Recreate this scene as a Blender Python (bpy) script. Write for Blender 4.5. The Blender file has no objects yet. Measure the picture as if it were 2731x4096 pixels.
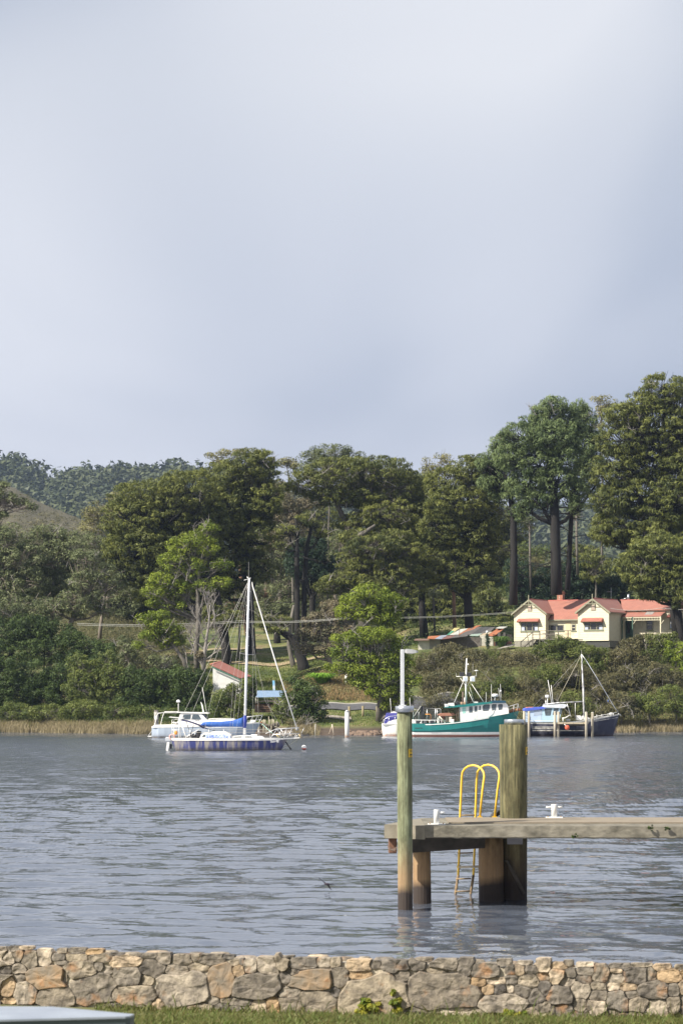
import bpy, math, random
import numpy as np
from mathutils import Vector, Matrix, noise as mnoise
random.seed(7); rng = np.random.default_rng(7)
R = math.radians
sc = bpy.context.scene
col = sc.collection
F = 9671.0            # focal length in photograph pixels
CX, HY, CAMZ = 1365.5, 2714.0, 5.5

# ---------------------------------------------------------------- camera
cam_d = bpy.data.cameras.new("camera"); cam = bpy.data.objects.new("camera", cam_d); col.objects.link(cam)
cam_d.sensor_fit = 'VERTICAL'; cam_d.sensor_height = 36.0; cam_d.sensor_width = 24.0
cam_d.lens = F / 4096 * 36.0
cam_d.shift_y = (HY - 2048) / 4096
cam_d.clip_start = 0.5; cam_d.clip_end = 9000
cam_d.dof.use_dof = True; cam_d.dof.focus_distance = 215; cam_d.dof.aperture_fstop = 5.6
cam.location = (0, 0, CAMZ); cam.rotation_euler = (R(90), 0, 0)
sc.camera = cam

# ---------------------------------------------------------------- world: daylight sky behind thin high cloud
SUN_AZ, SUN_EL = -60.0, 41.0      # azimuth measured from the direction behind the camera, to the left
sun_vec = Vector((math.sin(R(SUN_AZ)) * math.cos(R(SUN_EL)), -math.cos(R(SUN_AZ)) * math.cos(R(SUN_EL)), math.sin(R(SUN_EL))))
world = bpy.data.worlds.new("World"); sc.world = world; world.use_nodes = True
wn = world.node_tree.nodes; wl = world.node_tree.links; wn.clear()
wo = wn.new('ShaderNodeOutputWorld'); bg = wn.new('ShaderNodeBackground')
sky = wn.new('ShaderNodeTexSky'); sky.sky_type = 'NISHITA'; sky.sun_disc = False
sky.sun_elevation = R(SUN_EL); sky.sun_rotation = math.atan2(sun_vec.x, sun_vec.y)
sky.air_density = 1.0; sky.dust_density = 1.5
tc = wn.new('ShaderNodeTexCoord'); mp = wn.new('ShaderNodeMapping'); mp.inputs['Scale'].default_value = (3.2, 1.6, 4.6)
mp.inputs['Location'].default_value = (1.62, 0.4, 2.2); mp.inputs['Rotation'].default_value = (0, R(14), 0)
wl.new(tc.outputs['Generated'], mp.inputs['Vector'])
n1 = wn.new('ShaderNodeTexNoise'); n1.inputs['Scale'].default_value = 1.1; n1.inputs['Detail'].default_value = 3.0; n1.inputs['Roughness'].default_value = 0.42; n1.inputs['Distortion'].default_value = 0.5
wl.new(mp.outputs[0], n1.inputs['Vector'])
r1 = wn.new('ShaderNodeValToRGB'); e = r1.color_ramp.elements
e[0].position = 0.43; e[0].color = (0.55, 0.595, 0.69, 1); e[1].position = 0.62; e[1].color = (0.90, 0.91, 0.94, 1)
wl.new(n1.outputs['Fac'], r1.inputs['Fac'])
sep = wn.new('ShaderNodeSeparateXYZ'); wl.new(tc.outputs['Generated'], sep.inputs[0])
r2 = wn.new('ShaderNodeValToRGB'); e = r2.color_ramp.elements   # cloud is a little deeper low down, brighter higher up
e[0].position = 0.0; e[0].color = (0.53, 0.545, 0.62, 1); e[1].position = 1.0; e[1].color = (.72, .72, .74, 1); x_ = e.new(.24); x_.color = (.66, .665, .68, 1)
wl.new(sep.outputs['Z'], r2.inputs['Fac'])
mul = wn.new('ShaderNodeMixRGB'); mul.blend_type = 'MULTIPLY'; mul.inputs[0].default_value = 1.0
wl.new(r1.outputs[0], mul.inputs[1]); wl.new(r2.outputs[0], mul.inputs[2])
CLOUD = wn.new('ShaderNodeVectorMath'); CLOUD.operation = 'SCALE'; CLOUD.inputs['Scale'].default_value = 8.0
wl.new(mul.outputs[0], CLOUD.inputs[0])
mx = wn.new('ShaderNodeMixRGB'); mx.inputs[0].default_value = 0.92
wl.new(sky.outputs[0], mx.inputs[1]); wl.new(CLOUD.outputs[0], mx.inputs[2])
bg.inputs['Strength'].default_value = 0.10
wl.new(mx.outputs[0], bg.inputs['Color']); wl.new(bg.outputs[0], wo.inputs['Surface'])

sun_d = bpy.data.lights.new("sun", 'SUN'); sun_d.energy = 5.0; sun_d.angle = R(0.55); sun_d.color = (1.0, 0.93, 0.82)
sun = bpy.data.objects.new("sun", sun_d); col.objects.link(sun)
sun.rotation_euler = sun_vec.to_track_quat('Z', 'Y').to_euler()

sc.view_settings.view_transform = 'Standard'; sc.view_settings.look = 'None'
sc.view_settings.exposure = 0.80; sc.view_settings.gamma = 1.0; sc.view_settings.use_curve_mapping = False
sc.cycles.use_denoising = True
sc.cycles.max_bounces = 6; sc.cycles.diffuse_bounces = 3; sc.cycles.glossy_bounces = 3
sc.cycles.transmission_bounces = 4; sc.cycles.volume_bounces = 0; sc.cycles.transparent_max_bounces = 6

# ---------------------------------------------------------------- helpers
def WX(px, D): return (px - CX) / F * D
def WZ(py, D): return CAMZ - (py - HY) / F * D
def W(px, py, D): return Vector((WX(px, D), D, WZ(py, D)))

def tag(o, label=None, cat=None, group=None, kind=None):
    if label: o['label'] = label
    if cat: o['category'] = cat
    if group: o['group'] = group
    if kind: o['kind'] = kind
    return o
def empty(name, loc, label=None, cat=None, group=None, rz=0.0):
    o = bpy.data.objects.new(name, None); col.objects.link(o); o.location = loc; o.rotation_euler = (0, 0, rz)
    o.empty_display_size = 0.2
    return tag(o, label, cat, group)
def copy_tree(o, parent=None):
    c = o.copy(); col.objects.link(c)
    if parent is not None:
        c.parent = parent
    for ch in list(o.children): copy_tree(ch, c)
    return c

_mats = {}
def mat(name, c1, c2=None, rough=0.7, metal=0.0, scale=3.0, bump=0.0, detail=4.0, spec=None, stretch=None, c3=None, bscale=None, contrast=0.25):
    if name in _mats: return _mats[name]
    m = bpy.data.materials.new(name); m.use_nodes = True; nt = m.node_tree; N = nt.nodes; L = nt.links
    b = N['Principled BSDF']; b.inputs['Roughness'].default_value = rough; b.inputs['Metallic'].default_value = metal
    if spec is not None: b.inputs['Specular IOR Level'].default_value = spec
    if c2 is None: c2 = tuple(v * 0.8 for v in c1)
    t = N.new('ShaderNodeTexCoord'); mp = N.new('ShaderNodeMapping')
    if stretch: mp.inputs['Scale'].default_value = stretch
    L.new(t.outputs['Object'], mp.inputs['Vector'])
    n = N.new('ShaderNodeTexNoise'); n.inputs['Scale'].default_value = scale; n.inputs['Detail'].default_value = detail; n.inputs['Roughness'].default_value = 0.6
    L.new(mp.outputs[0], n.inputs['Vector'])
    r = N.new('ShaderNodeValToRGB'); e = r.color_ramp.elements
    e[0].position = 0.5 - contrast; e[0].color = (*c2, 1); e[1].position = 0.5 + contrast * 0.6; e[1].color = (*c1, 1)
    if c3: x = e.new(0.5 + contrast * 0.6 + 0.12); x.color = (*c3, 1)
    L.new(n.outputs['Fac'], r.inputs['Fac']); L.new(r.outputs[0], b.inputs['Base Color'])
    if bump:
        n2 = N.new('ShaderNodeTexNoise'); n2.inputs['Scale'].default_value = bscale or scale * 4; n2.inputs['Detail'].default_value = 4
        L.new(mp.outputs[0], n2.inputs['Vector'])
        bp = N.new('ShaderNodeBump'); bp.inputs['Strength'].default_value = 0.6; bp.inputs['Distance'].default_value = bump
        L.new(n2.outputs['Fac'], bp.inputs['Height']); L.new(bp.outputs[0], b.inputs['Normal'])
    _mats[name] = m
    return m

def leaf_mat(name, ca, cb, trans=0.18):
    if name in _mats: return _mats[name]
    m = bpy.data.materials.new(name); m.use_nodes = True; nt = m.node_tree; N = nt.nodes; L = nt.links
    for n in list(N): N.remove(n)
    out = N.new('ShaderNodeOutputMaterial'); at = N.new('ShaderNodeAttribute'); at.attribute_name = 'tint'
    mixc = N.new('ShaderNodeMixRGB'); mixc.inputs[1].default_value = (*ca, 1); mixc.inputs[2].default_value = (*cb, 1)
    L.new(at.outputs['Fac'], mixc.inputs[0])
    d = N.new('ShaderNodeBsdfPrincipled'); d.inputs['Roughness'].default_value = 0.55; d.inputs['Specular IOR Level'].default_value = 0.25
    t = N.new('ShaderNodeBsdfTranslucent'); mix = N.new('ShaderNodeMixShader'); mix.inputs[0].default_value = trans
    L.new(mixc.outputs[0], d.inputs['Base Color']); L.new(mixc.outputs[0], t.inputs['Color'])
    L.new(d.outputs[0], mix.inputs[1]); L.new(t.outputs[0], mix.inputs[2]); L.new(mix.outputs[0], out.inputs['Surface'])
    _mats[name] = m
    return m

def np_mesh(name, V, faces, material, parent=None, tint=None, smooth=False, kind=None):
    """V (n,3) world coordinates; faces (m,k) int array. One mesh object, its origin at its parent's base."""
    V = np.asarray(V, dtype=np.float64); faces = np.asarray(faces, dtype=np.int32)
    if parent is not None: V = to_local(V, parent)
    me = bpy.data.meshes.new(name); k = faces.shape[1]; m = faces.shape[0]
    me.vertices.add(len(V)); me.vertices.foreach_set('co', V.astype(np.float32).ravel())
    me.loops.add(m * k); me.loops.foreach_set('vertex_index', faces.ravel())
    me.polygons.add(m); me.polygons.foreach_set('loop_start', np.arange(0, m * k, k, dtype=np.int32))
    me.polygons.foreach_set('loop_total', np.full(m, k, dtype=np.int32))
    me.polygons.foreach_set('use_smooth', np.full(m, smooth, dtype=bool))
    me.update(calc_edges=True)
    if tint is not None:
        a = me.attributes.new('tint', 'FLOAT', 'FACE'); a.data.foreach_set('value', np.asarray(tint, dtype=np.float32))
    me.materials.append(material)
    o = bpy.data.objects.new(name, me); col.objects.link(o)
    if parent is not None: o.parent = parent
    if kind: o['kind'] = kind
    return o
def root_of(p):
    while p.parent is not None: p = p.parent
    return p
def to_local(V, parent):
    r = root_of(parent); a = -r.rotation_euler.z; L = np.array(r.location)
    V = V - L
    if abs(a) > 1e-9:
        c, s = math.cos(a), math.sin(a)
        V = np.stack([V[:, 0] * c - V[:, 1] * s, V[:, 0] * s + V[:, 1] * c, V[:, 2]], 1)
    return V

class MB:
    """collects solids and links them as ONE mesh object. local=True: points are already in the root's own frame"""
    def __init__(s, T=None): s.v = []; s.f = []; s.sm = []; s.T = T
    def add(s, vs, fs, smooth=False):
        o = len(s.v); T = s.T
        s.v += [tuple(T(p)) if T else tuple(p) for p in vs]
        s.f += [tuple(i + o for i in f) for f in fs]; s.sm += [smooth] * len(fs)
        return s
    def box(s, a, b):
        x0, y0, z0 = (min(a[i], b[i]) for i in range(3)); x1, y1, z1 = (max(a[i], b[i]) for i in range(3))
        return s.add([(x0, y0, z0), (x1, y0, z0), (x1, y1, z0), (x0, y1, z0), (x0, y0, z1), (x1, y0, z1), (x1, y1, z1), (x0, y1, z1)],
                     [(0, 3, 2, 1), (4, 5, 6, 7), (0, 1, 5, 4), (1, 2, 6, 5), (2, 3, 7, 6), (3, 0, 4, 7)])
    def cbox(s, c, sz): return s.box([c[i] - sz[i] / 2 for i in range(3)], [c[i] + sz[i] / 2 for i in range(3)])
    def bevbox(s, a, b, bv):
        x0, y0, z0 = (min(a[i], b[i]) for i in range(3)); x1, y1, z1 = (max(a[i], b[i]) for i in range(3))
        def ring(z, d): return [(x0 + d, y0 + bv, z), (x0 + bv, y0 + d, z), (x1 - bv, y0 + d, z), (x1 - d, y0 + bv, z), (x1 - d, y1 - bv, z), (x1 - bv, y1 - d, z), (x0 + bv, y1 - d, z), (x0 + d, y1 - bv, z)]
        return s.loft([ring(z0, bv * .6), ring(z0 + bv, 0), ring(z1 - bv, 0), ring(z1, bv * .6)])
    def loft(s, rings, closed=True, caps=True, smooth=False):
        n = len(rings[0]); vs = [p for r in rings for p in r]; fs = []
        for i in range(len(rings) - 1):
            for j in range(n if closed else n - 1):
                a = i * n + j; b = i * n + (j + 1) % n
                fs.append((a, b, b + n, a + n))
        s.add(vs, fs, smooth)
        if caps:
            o = len(s.v) - len(vs)
            s.f.append(tuple(o + j for j in range(n))[::-1]); s.sm.append(False)
            s.f.append(tuple(o + (len(rings) - 1) * n + j for j in range(n))); s.sm.append(False)
        return s
    def tube(s, pts, r, n=6, smooth=True):
        pts = [Vector(p) for p in pts]; rs = r if isinstance(r, (list, tuple)) else [r] * len(pts)
        rings = []; up = None
        for i, p in enumerate(pts):
            t = (pts[min(i + 1, len(pts) - 1)] - pts[max(i - 1, 0)])
            if t.length < 1e-9: t = Vector((0, 0, 1))
            t.normalize()
            if up is None: up = Vector((0, 0, 1)) if abs(t.z) < 0.9 else Vector((1, 0, 0))
            a = t.cross(up)
            if a.length < 1e-6: a = t.cross(Vector((0, 1, 0.1)))
            a.normalize(); b = t.cross(a).normalized(); up = -b if False else up
            rings.append([p + (a * math.cos(2 * math.pi * k / n) + b * math.sin(2 * math.pi * k / n)) * rs[i] for k in range(n)])
        return s.loft(rings, smooth=smooth and n > 4)
    def lathe(s, c, prof, n=16, smooth=True, sq=1.0):
        rings = [[(c[0] + r * math.cos(2 * math.pi * k / n), c[1] + r * sq * math.sin(2 * math.pi * k / n), c[2] + z) for k in range(n)] for r, z in prof]
        return s.loft(rings, smooth=smooth)
    def prism(s, poly, ext):
        e = Vector(ext); n = len(poly); vs = [Vector(p) for p in poly]; vs += [p + e for p in vs[:n]]
        fs = [tuple(range(n))[::-1], tuple(range(n, 2 * n))] + [(i, (i + 1) % n, (i + 1) % n + n, i + n) for i in range(n)]
        return s.add(vs, fs)
    def sphere(s, c, r, n=10, m=7):
        if not hasattr(r, '__len__'): r = (r, r, r)
        rings = []
        for i in range(m + 1):
            a = math.pi * min(max(i / m, 0.02), 0.98)
            rings.append([(c[0] + r[0] * math.sin(a) * math.cos(2 * math.pi * k / n), c[1] + r[1] * math.sin(a) * math.sin(2 * math.pi * k / n), c[2] - r[2] * math.cos(a)) for k in range(n)])
        return s.loft(rings, smooth=True)
    def slab(s, q, th):
        q = [Vector(p) for p in q]; nrm = (q[1] - q[0]).cross(q[-1] - q[0]).normalized() * th
        return s.prism(q, nrm)
    def build(s, name, material, parent=None, label=None, kind=None, local=False, autofix=True):
        V = np.array([tuple(p) for p in s.v], dtype=np.float64)
        if parent is not None and not local: V = to_local(V, parent)
        me = bpy.data.meshes.new(name); me.from_pydata([tuple(p) for p in V], [], s.f)
        me.polygons.foreach_set('use_smooth', s.sm); me.materials.append(material); me.update()
        if autofix:
            import bmesh
            bm = bmesh.new(); bm.from_mesh(me); bmesh.ops.recalc_face_normals(bm, faces=bm.faces); bm.to_mesh(me); bm.free()
        o = bpy.data.objects.new(name, me); col.objects.link(o)
        if parent is not None: o.parent = parent
        if label: o['label'] = label
        if kind: o['kind'] = kind
        return o
def arc(c, r, a0, a1, n, ax=(1, 0, 0), ay=(0, 0, 1)):
    c = Vector(c); ax = Vector(ax); ay = Vector(ay)
    return [c + ax * r * math.cos(R(a0 + (a1 - a0) * i / n)) + ay * r * math.sin(R(a0 + (a1 - a0) * i / n)) for i in range(n + 1)]

def lerp(xs, ys, x):
    return float(np.interp(x, xs, ys))
# ================================================================ setting: land, water, hills
PXC = [-1500, -600, 0, 350, 600, 850, 1100, 1300, 1500, 1700, 2000, 2300, 2731, 3300, 4300]
SHD = [252, 250, 246, 243, 239, 234, 232, 235, 234, 239, 240, 243, 249, 254, 258]   # distance of the far shoreline
DD = [0, 2, 5, 10, 20, 35, 60, 100, 200, 300, 450, 650, 1000, 1800]
HL = {
 'left':  [0, .5, .9, 1.8, 4.2, 7.0, 11.5, 17, 27, 40, 60, 44, 25, 20],
 'left2': [0, .5, .9, 1.6, 3.6, 6.0, 10.0, 15, 26, 36, 51, 38, 25, 20],
 'midl':  [0, .6, 1.0, 1.5, 2.6, 5.0, 8.6, 12.8, 22, 26, 30, 28, 25, 20],
 'mid':   [0, .5, .9, 1.4, 2.3, 4.9, 8.5, 12.8, 22, 26, 28, 26, 25, 20],
 'road':  [0, .5, .85, 1.5, 2.9, 6.5, 8.8, 13, 22, 26, 28, 26, 25, 20],
 'rm':    [0, .5, 1.0, 2.2, 5.2, 8.1, 10.5, 15, 24, 27, 28, 26, 25, 20],
 'right': [0, .5, 1.0, 2.6, 6.6, 9.0, 10.4, 18, 27, 28, 28, 26, 25, 20],
}
COLS = ['left', 'left', 'left', 'left2', 'midl', 'mid', 'mid', 'road', 'road', 'rm', 'right', 'right', 'right', 'right', 'right']
HT = np.array([HL[c] for c in COLS], dtype=float)
def shore(px): return np.interp(px, PXC, SHD) + 0.8 * np.sin(np.asarray(px) * 0.013) + 0.5 * np.sin(np.asarray(px) * 0.041 + 1)
def ground_px(px, D):
    px = np.atleast_1d(np.asarray(px, float)); D = np.atleast_1d(np.asarray(D, float))
    d = D - shore(px)
    ci = np.clip(np.searchsorted(PXC, px) - 1, 0, len(PXC) - 2); P = np.array(PXC, float)
    t = np.clip((px - P[ci]) / (P[ci + 1] - P[ci]), 0, 1); t = t * t * (3 - 2 * t)
    ha = np.empty_like(px); hb = np.empty_like(px)
    for c in range(len(PXC)):
        k = ci == c
        if k.any(): ha[k] = np.interp(d[k], DD, HT[c])
        k = ci + 1 == c
        if k.any(): hb[k] = np.interp(d[k], DD, HT[c])
    h = ha * (1 - t) + hb * t
    h = np.where(d < 0, np.maximum(-2.5, d * 0.25), h)
    return h
def ground(x, D):
    px = CX + np.asarray(x, float) / np.asarray(D, float) * F
    return ground_px(px, D)
def gz(px, D): return float(ground_px(px, D)[0])

# far bank terrain sheet
pc = np.concatenate([np.linspace(-6000, -800, 24), np.linspace(-700, 3500, 210), np.linspace(3600, 9000, 24)])
dc = np.concatenate([np.array([-60, -25, -10, -4, -2, -1, 0, .5, 1, 1.5, 2, 3, 4, 5]), np.linspace(6, 70, 80), np.geomspace(72, 1900, 60)])
PXg, DGg = np.meshgrid(pc, dc); Dg = shore(PXg) + DGg
Zg = ground_px(PXg.ravel(), Dg.ravel()).reshape(Dg.shape)
nz = np.array([mnoise.noise(Vector((x * .09, y * .09, 0))) + .5 * mnoise.noise(Vector((x * .31, y * .31, 3))) for x, y in zip(((PXg - CX) / F * Dg).ravel(), Dg.ravel())]).reshape(Dg.shape)
Zg = Zg + nz * np.clip(DGg * 0.03, 0, 1.0) * np.clip(0.15 + DGg / 300, 0, 3)
Vt = np.stack([((PXg - CX) / F * Dg).ravel(), Dg.ravel(), Zg.ravel()], 1)
nr, nc = Dg.shape; ii, jj = np.meshgrid(np.arange(nr - 1), np.arange(nc - 1), indexing='ij'); a = (ii * nc + jj).ravel()
Ft = np.stack([a, a + 1, a + nc + 1, a + nc], 1)
def ground_mat():
    m = bpy.data.materials.new('bank_ground'); m.use_nodes = True; N = m.node_tree.nodes; L = m.node_tree.links; b = N['Principled BSDF']; b.inputs['Roughness'].default_value = .95
    t = N.new('ShaderNodeTexCoord')
    n = N.new('ShaderNodeTexNoise'); n.inputs['Scale'].default_value = .22; n.inputs['Detail'].default_value = 6; n.inputs['Roughness'].default_value = .65; L.new(t.outputs['Object'], n.inputs['Vector'])
    r = N.new('ShaderNodeValToRGB'); e = r.color_ramp.elements; e[0].position = .38; e[0].color = (.045, .065, .018, 1); e[1].position = .52; e[1].color = (.13, .15, .04, 1)
    x = e.new(.60); x.color = (.19, .17, .075, 1); x = e.new(.72); x.color = (.17, .12, .07, 1)
    L.new(n.outputs['Fac'], r.inputs['Fac'])
    n2 = N.new('ShaderNodeTexNoise'); n2.inputs['Scale'].default_value = 2.5; n2.inputs['Detail'].default_value = 5; L.new(t.outputs['Object'], n2.inputs['Vector'])
    mm = N.new('ShaderNodeMixRGB'); mm.blend_type = 'MULTIPLY'; mm.inputs[0].default_value = .7; r3 = N.new('ShaderNodeValToRGB'); r3.color_ramp.elements[0].color = (.45, .45, .42, 1); r3.color_ramp.elements[0].position = .3; r3.color_ramp.elements[1].color = (1.2, 1.2, 1.1, 1); r3.color_ramp.elements[1].position = .7
    L.new(n2.outputs['Fac'], r3.inputs['Fac']); L.new(r.outputs[0], mm.inputs[1]); L.new(r3.outputs[0], mm.inputs[2])
    # mud and stone where the bank meets the water (height above the water)
    s = N.new('ShaderNodeSeparateXYZ'); L.new(t.outputs['Object'], s.inputs[0]); mr = N.new('ShaderNodeMapRange'); mr.inputs['From Min'].default_value = .55; mr.inputs['From Max'].default_value = .85; L.new(s.outputs['Z'], mr.inputs['Value'])
    m2 = N.new('ShaderNodeMixRGB'); m2.inputs[1].default_value = (.07, .05, .035, 1); L.new(mr.outputs[0], m2.inputs[0]); yb = N.new('ShaderNodeMapRange'); yb.inputs['From Min'].default_value = 420; yb.inputs['From Max'].default_value = 520; L.new(s.outputs['Y'], yb.inputs['Value']); m3 = N.new('ShaderNodeMixRGB'); m3.inputs[2].default_value = (.085, .075, .038, 1); L.new(yb.outputs[0], m3.inputs[0]); L.new(mm.outputs[0], m3.inputs[1]); L.new(m3.outputs[0], m2.inputs[2]); L.new(m2.outputs[0], b.inputs['Base Color'])
    bp = N.new('ShaderNodeBump'); bp.inputs['Distance'].default_value = .12; L.new(n2.outputs['Fac'], bp.inputs['Height']); L.new(bp.outputs[0], b.inputs['Normal'])
    return m
tag(np_mesh('far_bank_ground', Vt, Ft, ground_mat(), smooth=True), kind='structure')

# near bank: river bed and the lawn this side, sloping up towards the camera
lawn_m = mat('lawn', (.12, .13, .04), (.14, .12, .06), rough=.95, scale=2.2, bump=.02, detail=6)
def near_ground(D): return np.interp(D, [-40, 0, 10, 20, 27.6, 28.6, 29.8, 30.3, 30.6, 60, 260], [4.6, 3.9, 3.2, 2.25, 1.6, 1.5, 1.5, 1.5, -1.6, -2.2, -3.0])
ys = np.array([-40, -10, 0, 5, 10, 14, 18, 22, 25, 26, 27, 28, 29, 30.3, 30.35, 31, 40, 80, 160, 230, 262.]); xs = np.linspace(-400, 400, 161)
Xn, Yn = np.meshgrid(xs, ys); Zn = near_ground(Yn)
nr, nc = Xn.shape; ii, jj = np.meshgrid(np.arange(nr - 1), np.arange(nc - 1), indexing='ij'); a = (ii * nc + jj).ravel()
tag(np_mesh('lawn_ground', np.stack([Xn.ravel(), Yn.ravel(), Zn.ravel()], 1), np.stack([a, a + 1, a + nc + 1, a + nc], 1), lawn_m, smooth=True), kind='structure')

# ---------------------------------------------------------------- water: a real rippled surface, finer close by
def water_mat():
    m = bpy.data.materials.new('river_water'); m.use_nodes = True; N = m.node_tree.nodes; L = m.node_tree.links; b = N['Principled BSDF']
    b.inputs['Base Color'].default_value = (.080, .094, .122, 1); b.inputs['Roughness'].default_value = .06; b.inputs['IOR'].default_value = 3.1; b.inputs['Specular IOR Level'].default_value = .5
    t = N.new('ShaderNodeTexCoord')
    def nse(sc, st, det, ro=.55):
        mp = N.new('ShaderNodeMapping'); mp.inputs['Scale'].default_value = st; L.new(t.outputs['Object'], mp.inputs['Vector'])
        n = N.new('ShaderNodeTexNoise'); n.inputs['Scale'].default_value = sc; n.inputs['Detail'].default_value = det; n.inputs['Roughness'].default_value = ro; L.new(mp.outputs[0], n.inputs['Vector']); return n
    a = nse(WB[0], (.55, 1, 1), 3); c = nse(WB[1], (.7, 1, 1), 2)
    pt = nse(.035, (.35, 1.5, 1), 2)          # wind patches: where the breeze ruffles the river and where it lies smoother
    pr = N.new('ShaderNodeMapRange'); pr.inputs['From Min'].default_value = .38; pr.inputs['From Max'].default_value = .62; pr.inputs['To Min'].default_value = .55; pr.inputs['To Max'].default_value = 1.25; L.new(pt.outputs['Fac'], pr.inputs['Value'])
    b1 = N.new('ShaderNodeBump'); b1.inputs['Distance'].default_value = WB[2]; b1.inputs['Strength'].default_value = 1; L.new(a.outputs['Fac'], b1.inputs['Height'])
    ml = N.new('ShaderNodeMath'); ml.operation = 'MULTIPLY'; L.new(pr.outputs[0], ml.inputs[0]); ml.inputs[1].default_value = WB[3]
    L.new(ml.outputs[0], b1.inputs['Strength'])
    b2 = N.new('ShaderNodeBump'); b2.inputs['Distance'].default_value = WB[4]; b2.inputs['Strength'].default_value = .8; L.new(c.outputs['Fac'], b2.inputs['Height']); L.new(b1.outputs[0], b2.inputs['Normal'])
    d3 = nse(.95, (1.5, .42, 1), 3, .6); b3 = N.new('ShaderNodeBump'); b3.inputs['Distance'].default_value = .15; y3 = N.new('ShaderNodeSeparateXYZ'); L.new(t.outputs['Object'], y3.inputs[0]); q3 = N.new('ShaderNodeMapRange'); q3.inputs['From Min'].default_value = 55; q3.inputs['From Max'].default_value = 95; q3.inputs['To Min'].default_value = .12; q3.inputs['To Max'].default_value = 1.0; L.new(y3.outputs['Y'], q3.inputs['Value']); L.new(q3.outputs[0], b3.inputs['Strength']); L.new(d3.outputs['Fac'], b3.inputs['Height']); L.new(b2.outputs[0], b3.inputs['Normal'])
    L.new(b3.outputs[0], b.inputs['Normal'])
    # open river ruffled by the breeze, smoother in the lee near this wall and under the far bank
    s = N.new('ShaderNodeSeparateXYZ'); L.new(t.outputs['Object'], s.inputs[0]); fc = N.new('ShaderNodeFloatCurve'); mr = N.new('ShaderNodeMapRange'); mr.inputs['From Max'].default_value = 260; L.new(s.outputs['Y'], mr.inputs['Value']); L.new(mr.outputs[0], fc.inputs['Value'])
    cv = fc.mapping.curves[0]; cv.points[0].location = (0, .03); cv.points[1].location = (1, .14)
    for x, y in ((.20, .03), (.40, .09), (.60, .17), (.82, .20), (.91, .12)): cv.points.new(x, y)
    fc.mapping.update(); L.new(fc.outputs[0], b.inputs['Roughness'])
    return m
WB = (2.2, 7.0, .035, .9, .006)
water_m = water_mat()
# distance rows grow with D, columns fan out a little wider than the picture
dr = np.concatenate([np.geomspace(30.3, 110, 420), np.arange(110.5, 285, .68)])
uc = np.concatenate([np.linspace(-.9, -.19, 20), np.linspace(-.185, .185, 200), np.linspace(.19, .9, 20)])
U, DR = np.meshgrid(uc, dr); XX = U * np.maximum(DR, 60) * 1.0
XX = U * (DR * .8 + 12)
ZZ = np.zeros_like(XX)
wr = np.random.default_rng(3)
for i in range(64):                                   # sum of short-crested wavelets running mostly across the river
    lam = math.exp(wr.uniform(math.log(.35), math.log(3.2))); th = wr.normal(0, .33); k = 2 * math.pi / lam
    am = .0098 * lam ** .7 * wr.uniform(.5, 1.2); ph = wr.uniform(0, 6.28)
    env = .5 + .5 * np.sin(XX * wr.uniform(.1, .35) + DR * wr.uniform(.1, .35) + wr.uniform(0, 6.28))
    keep = np.clip((lam / (DR * .0085)) - .6, 0, 1)    # waves too short for the grid are left to the ripple relief
    ZZ += am * env * keep * np.sin(k * (XX * math.sin(th) + DR * math.cos(th)) + ph)
ZZ *= np.clip((DR - 30.3) / 1.0, .3, 1) * np.interp(DR, [30, 58, 95], [.52, .62, 1.0])   # calmer in the lee of the wall and jetty
nr, nc = XX.shape; ii, jj = np.meshgrid(np.arange(nr - 1), np.arange(nc - 1), indexing='ij'); a = (ii * nc + jj).ravel()
water = tag(np_mesh('river_water', np.stack([XX.ravel(), DR.ravel(), ZZ.ravel()], 1), np.stack([a, a + 1, a + nc + 1, a + nc], 1), water_m, smooth=True), kind='structure')

# ---------------------------------------------------------------- far wooded ridge
RPX = [-3000, -800, 0, 90, 190, 330, 560, 780, 1000, 1150, 1500, 2000, 2300, 2731, 3500, 6000]
RPY = [2020, 1950, 1915, 1930, 2000, 1965, 1955, 1950, 1975, 2040, 2070, 2100, 2105, 2100, 2090, 2150]
RD = 1500.
def ridge_z(px, D):
    top = CAMZ + (HY - np.interp(px, RPX, RPY)) / F * RD
    t = np.clip((D - 900) / (RD - 900), 0, 1); f = np.where(D < RD, t ** 1.1, 1 - ((D - RD) / 900) ** 2 * .6)
    return 18 + (top - 18) * f
pc = np.linspace(-3000, 6000, 240); dc = np.linspace(880, 2100, 60); PXg, Dg = np.meshgrid(pc, dc); Zg = ridge_z(PXg, Dg)
Xg = (PXg - CX) / F * Dg
Zg += np.array([6 * mnoise.noise(Vector((x * .006, y * .006, 5))) + 2 * mnoise.noise(Vector((x * .02, y * .02, 8))) for x, y in zip(Xg.ravel(), Dg.ravel())]).reshape(Zg.shape) * np.clip((Dg - 950) / 200, 0, 1)
nr, nc = Xg.shape; ii, jj = np.meshgrid(np.arange(nr - 1), np.arange(nc - 1), indexing='ij'); a = (ii * nc + jj).ravel()
tag(np_mesh('hills', np.stack([Xg.ravel(), Dg.ravel(), Zg.ravel()], 1), np.stack([a, a + 1, a + nc + 1, a + nc], 1), mat('hill_ground', (.045, .06, .025), (.03, .045, .02), rough=1, scale=.05), smooth=True), kind='structure')
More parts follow.
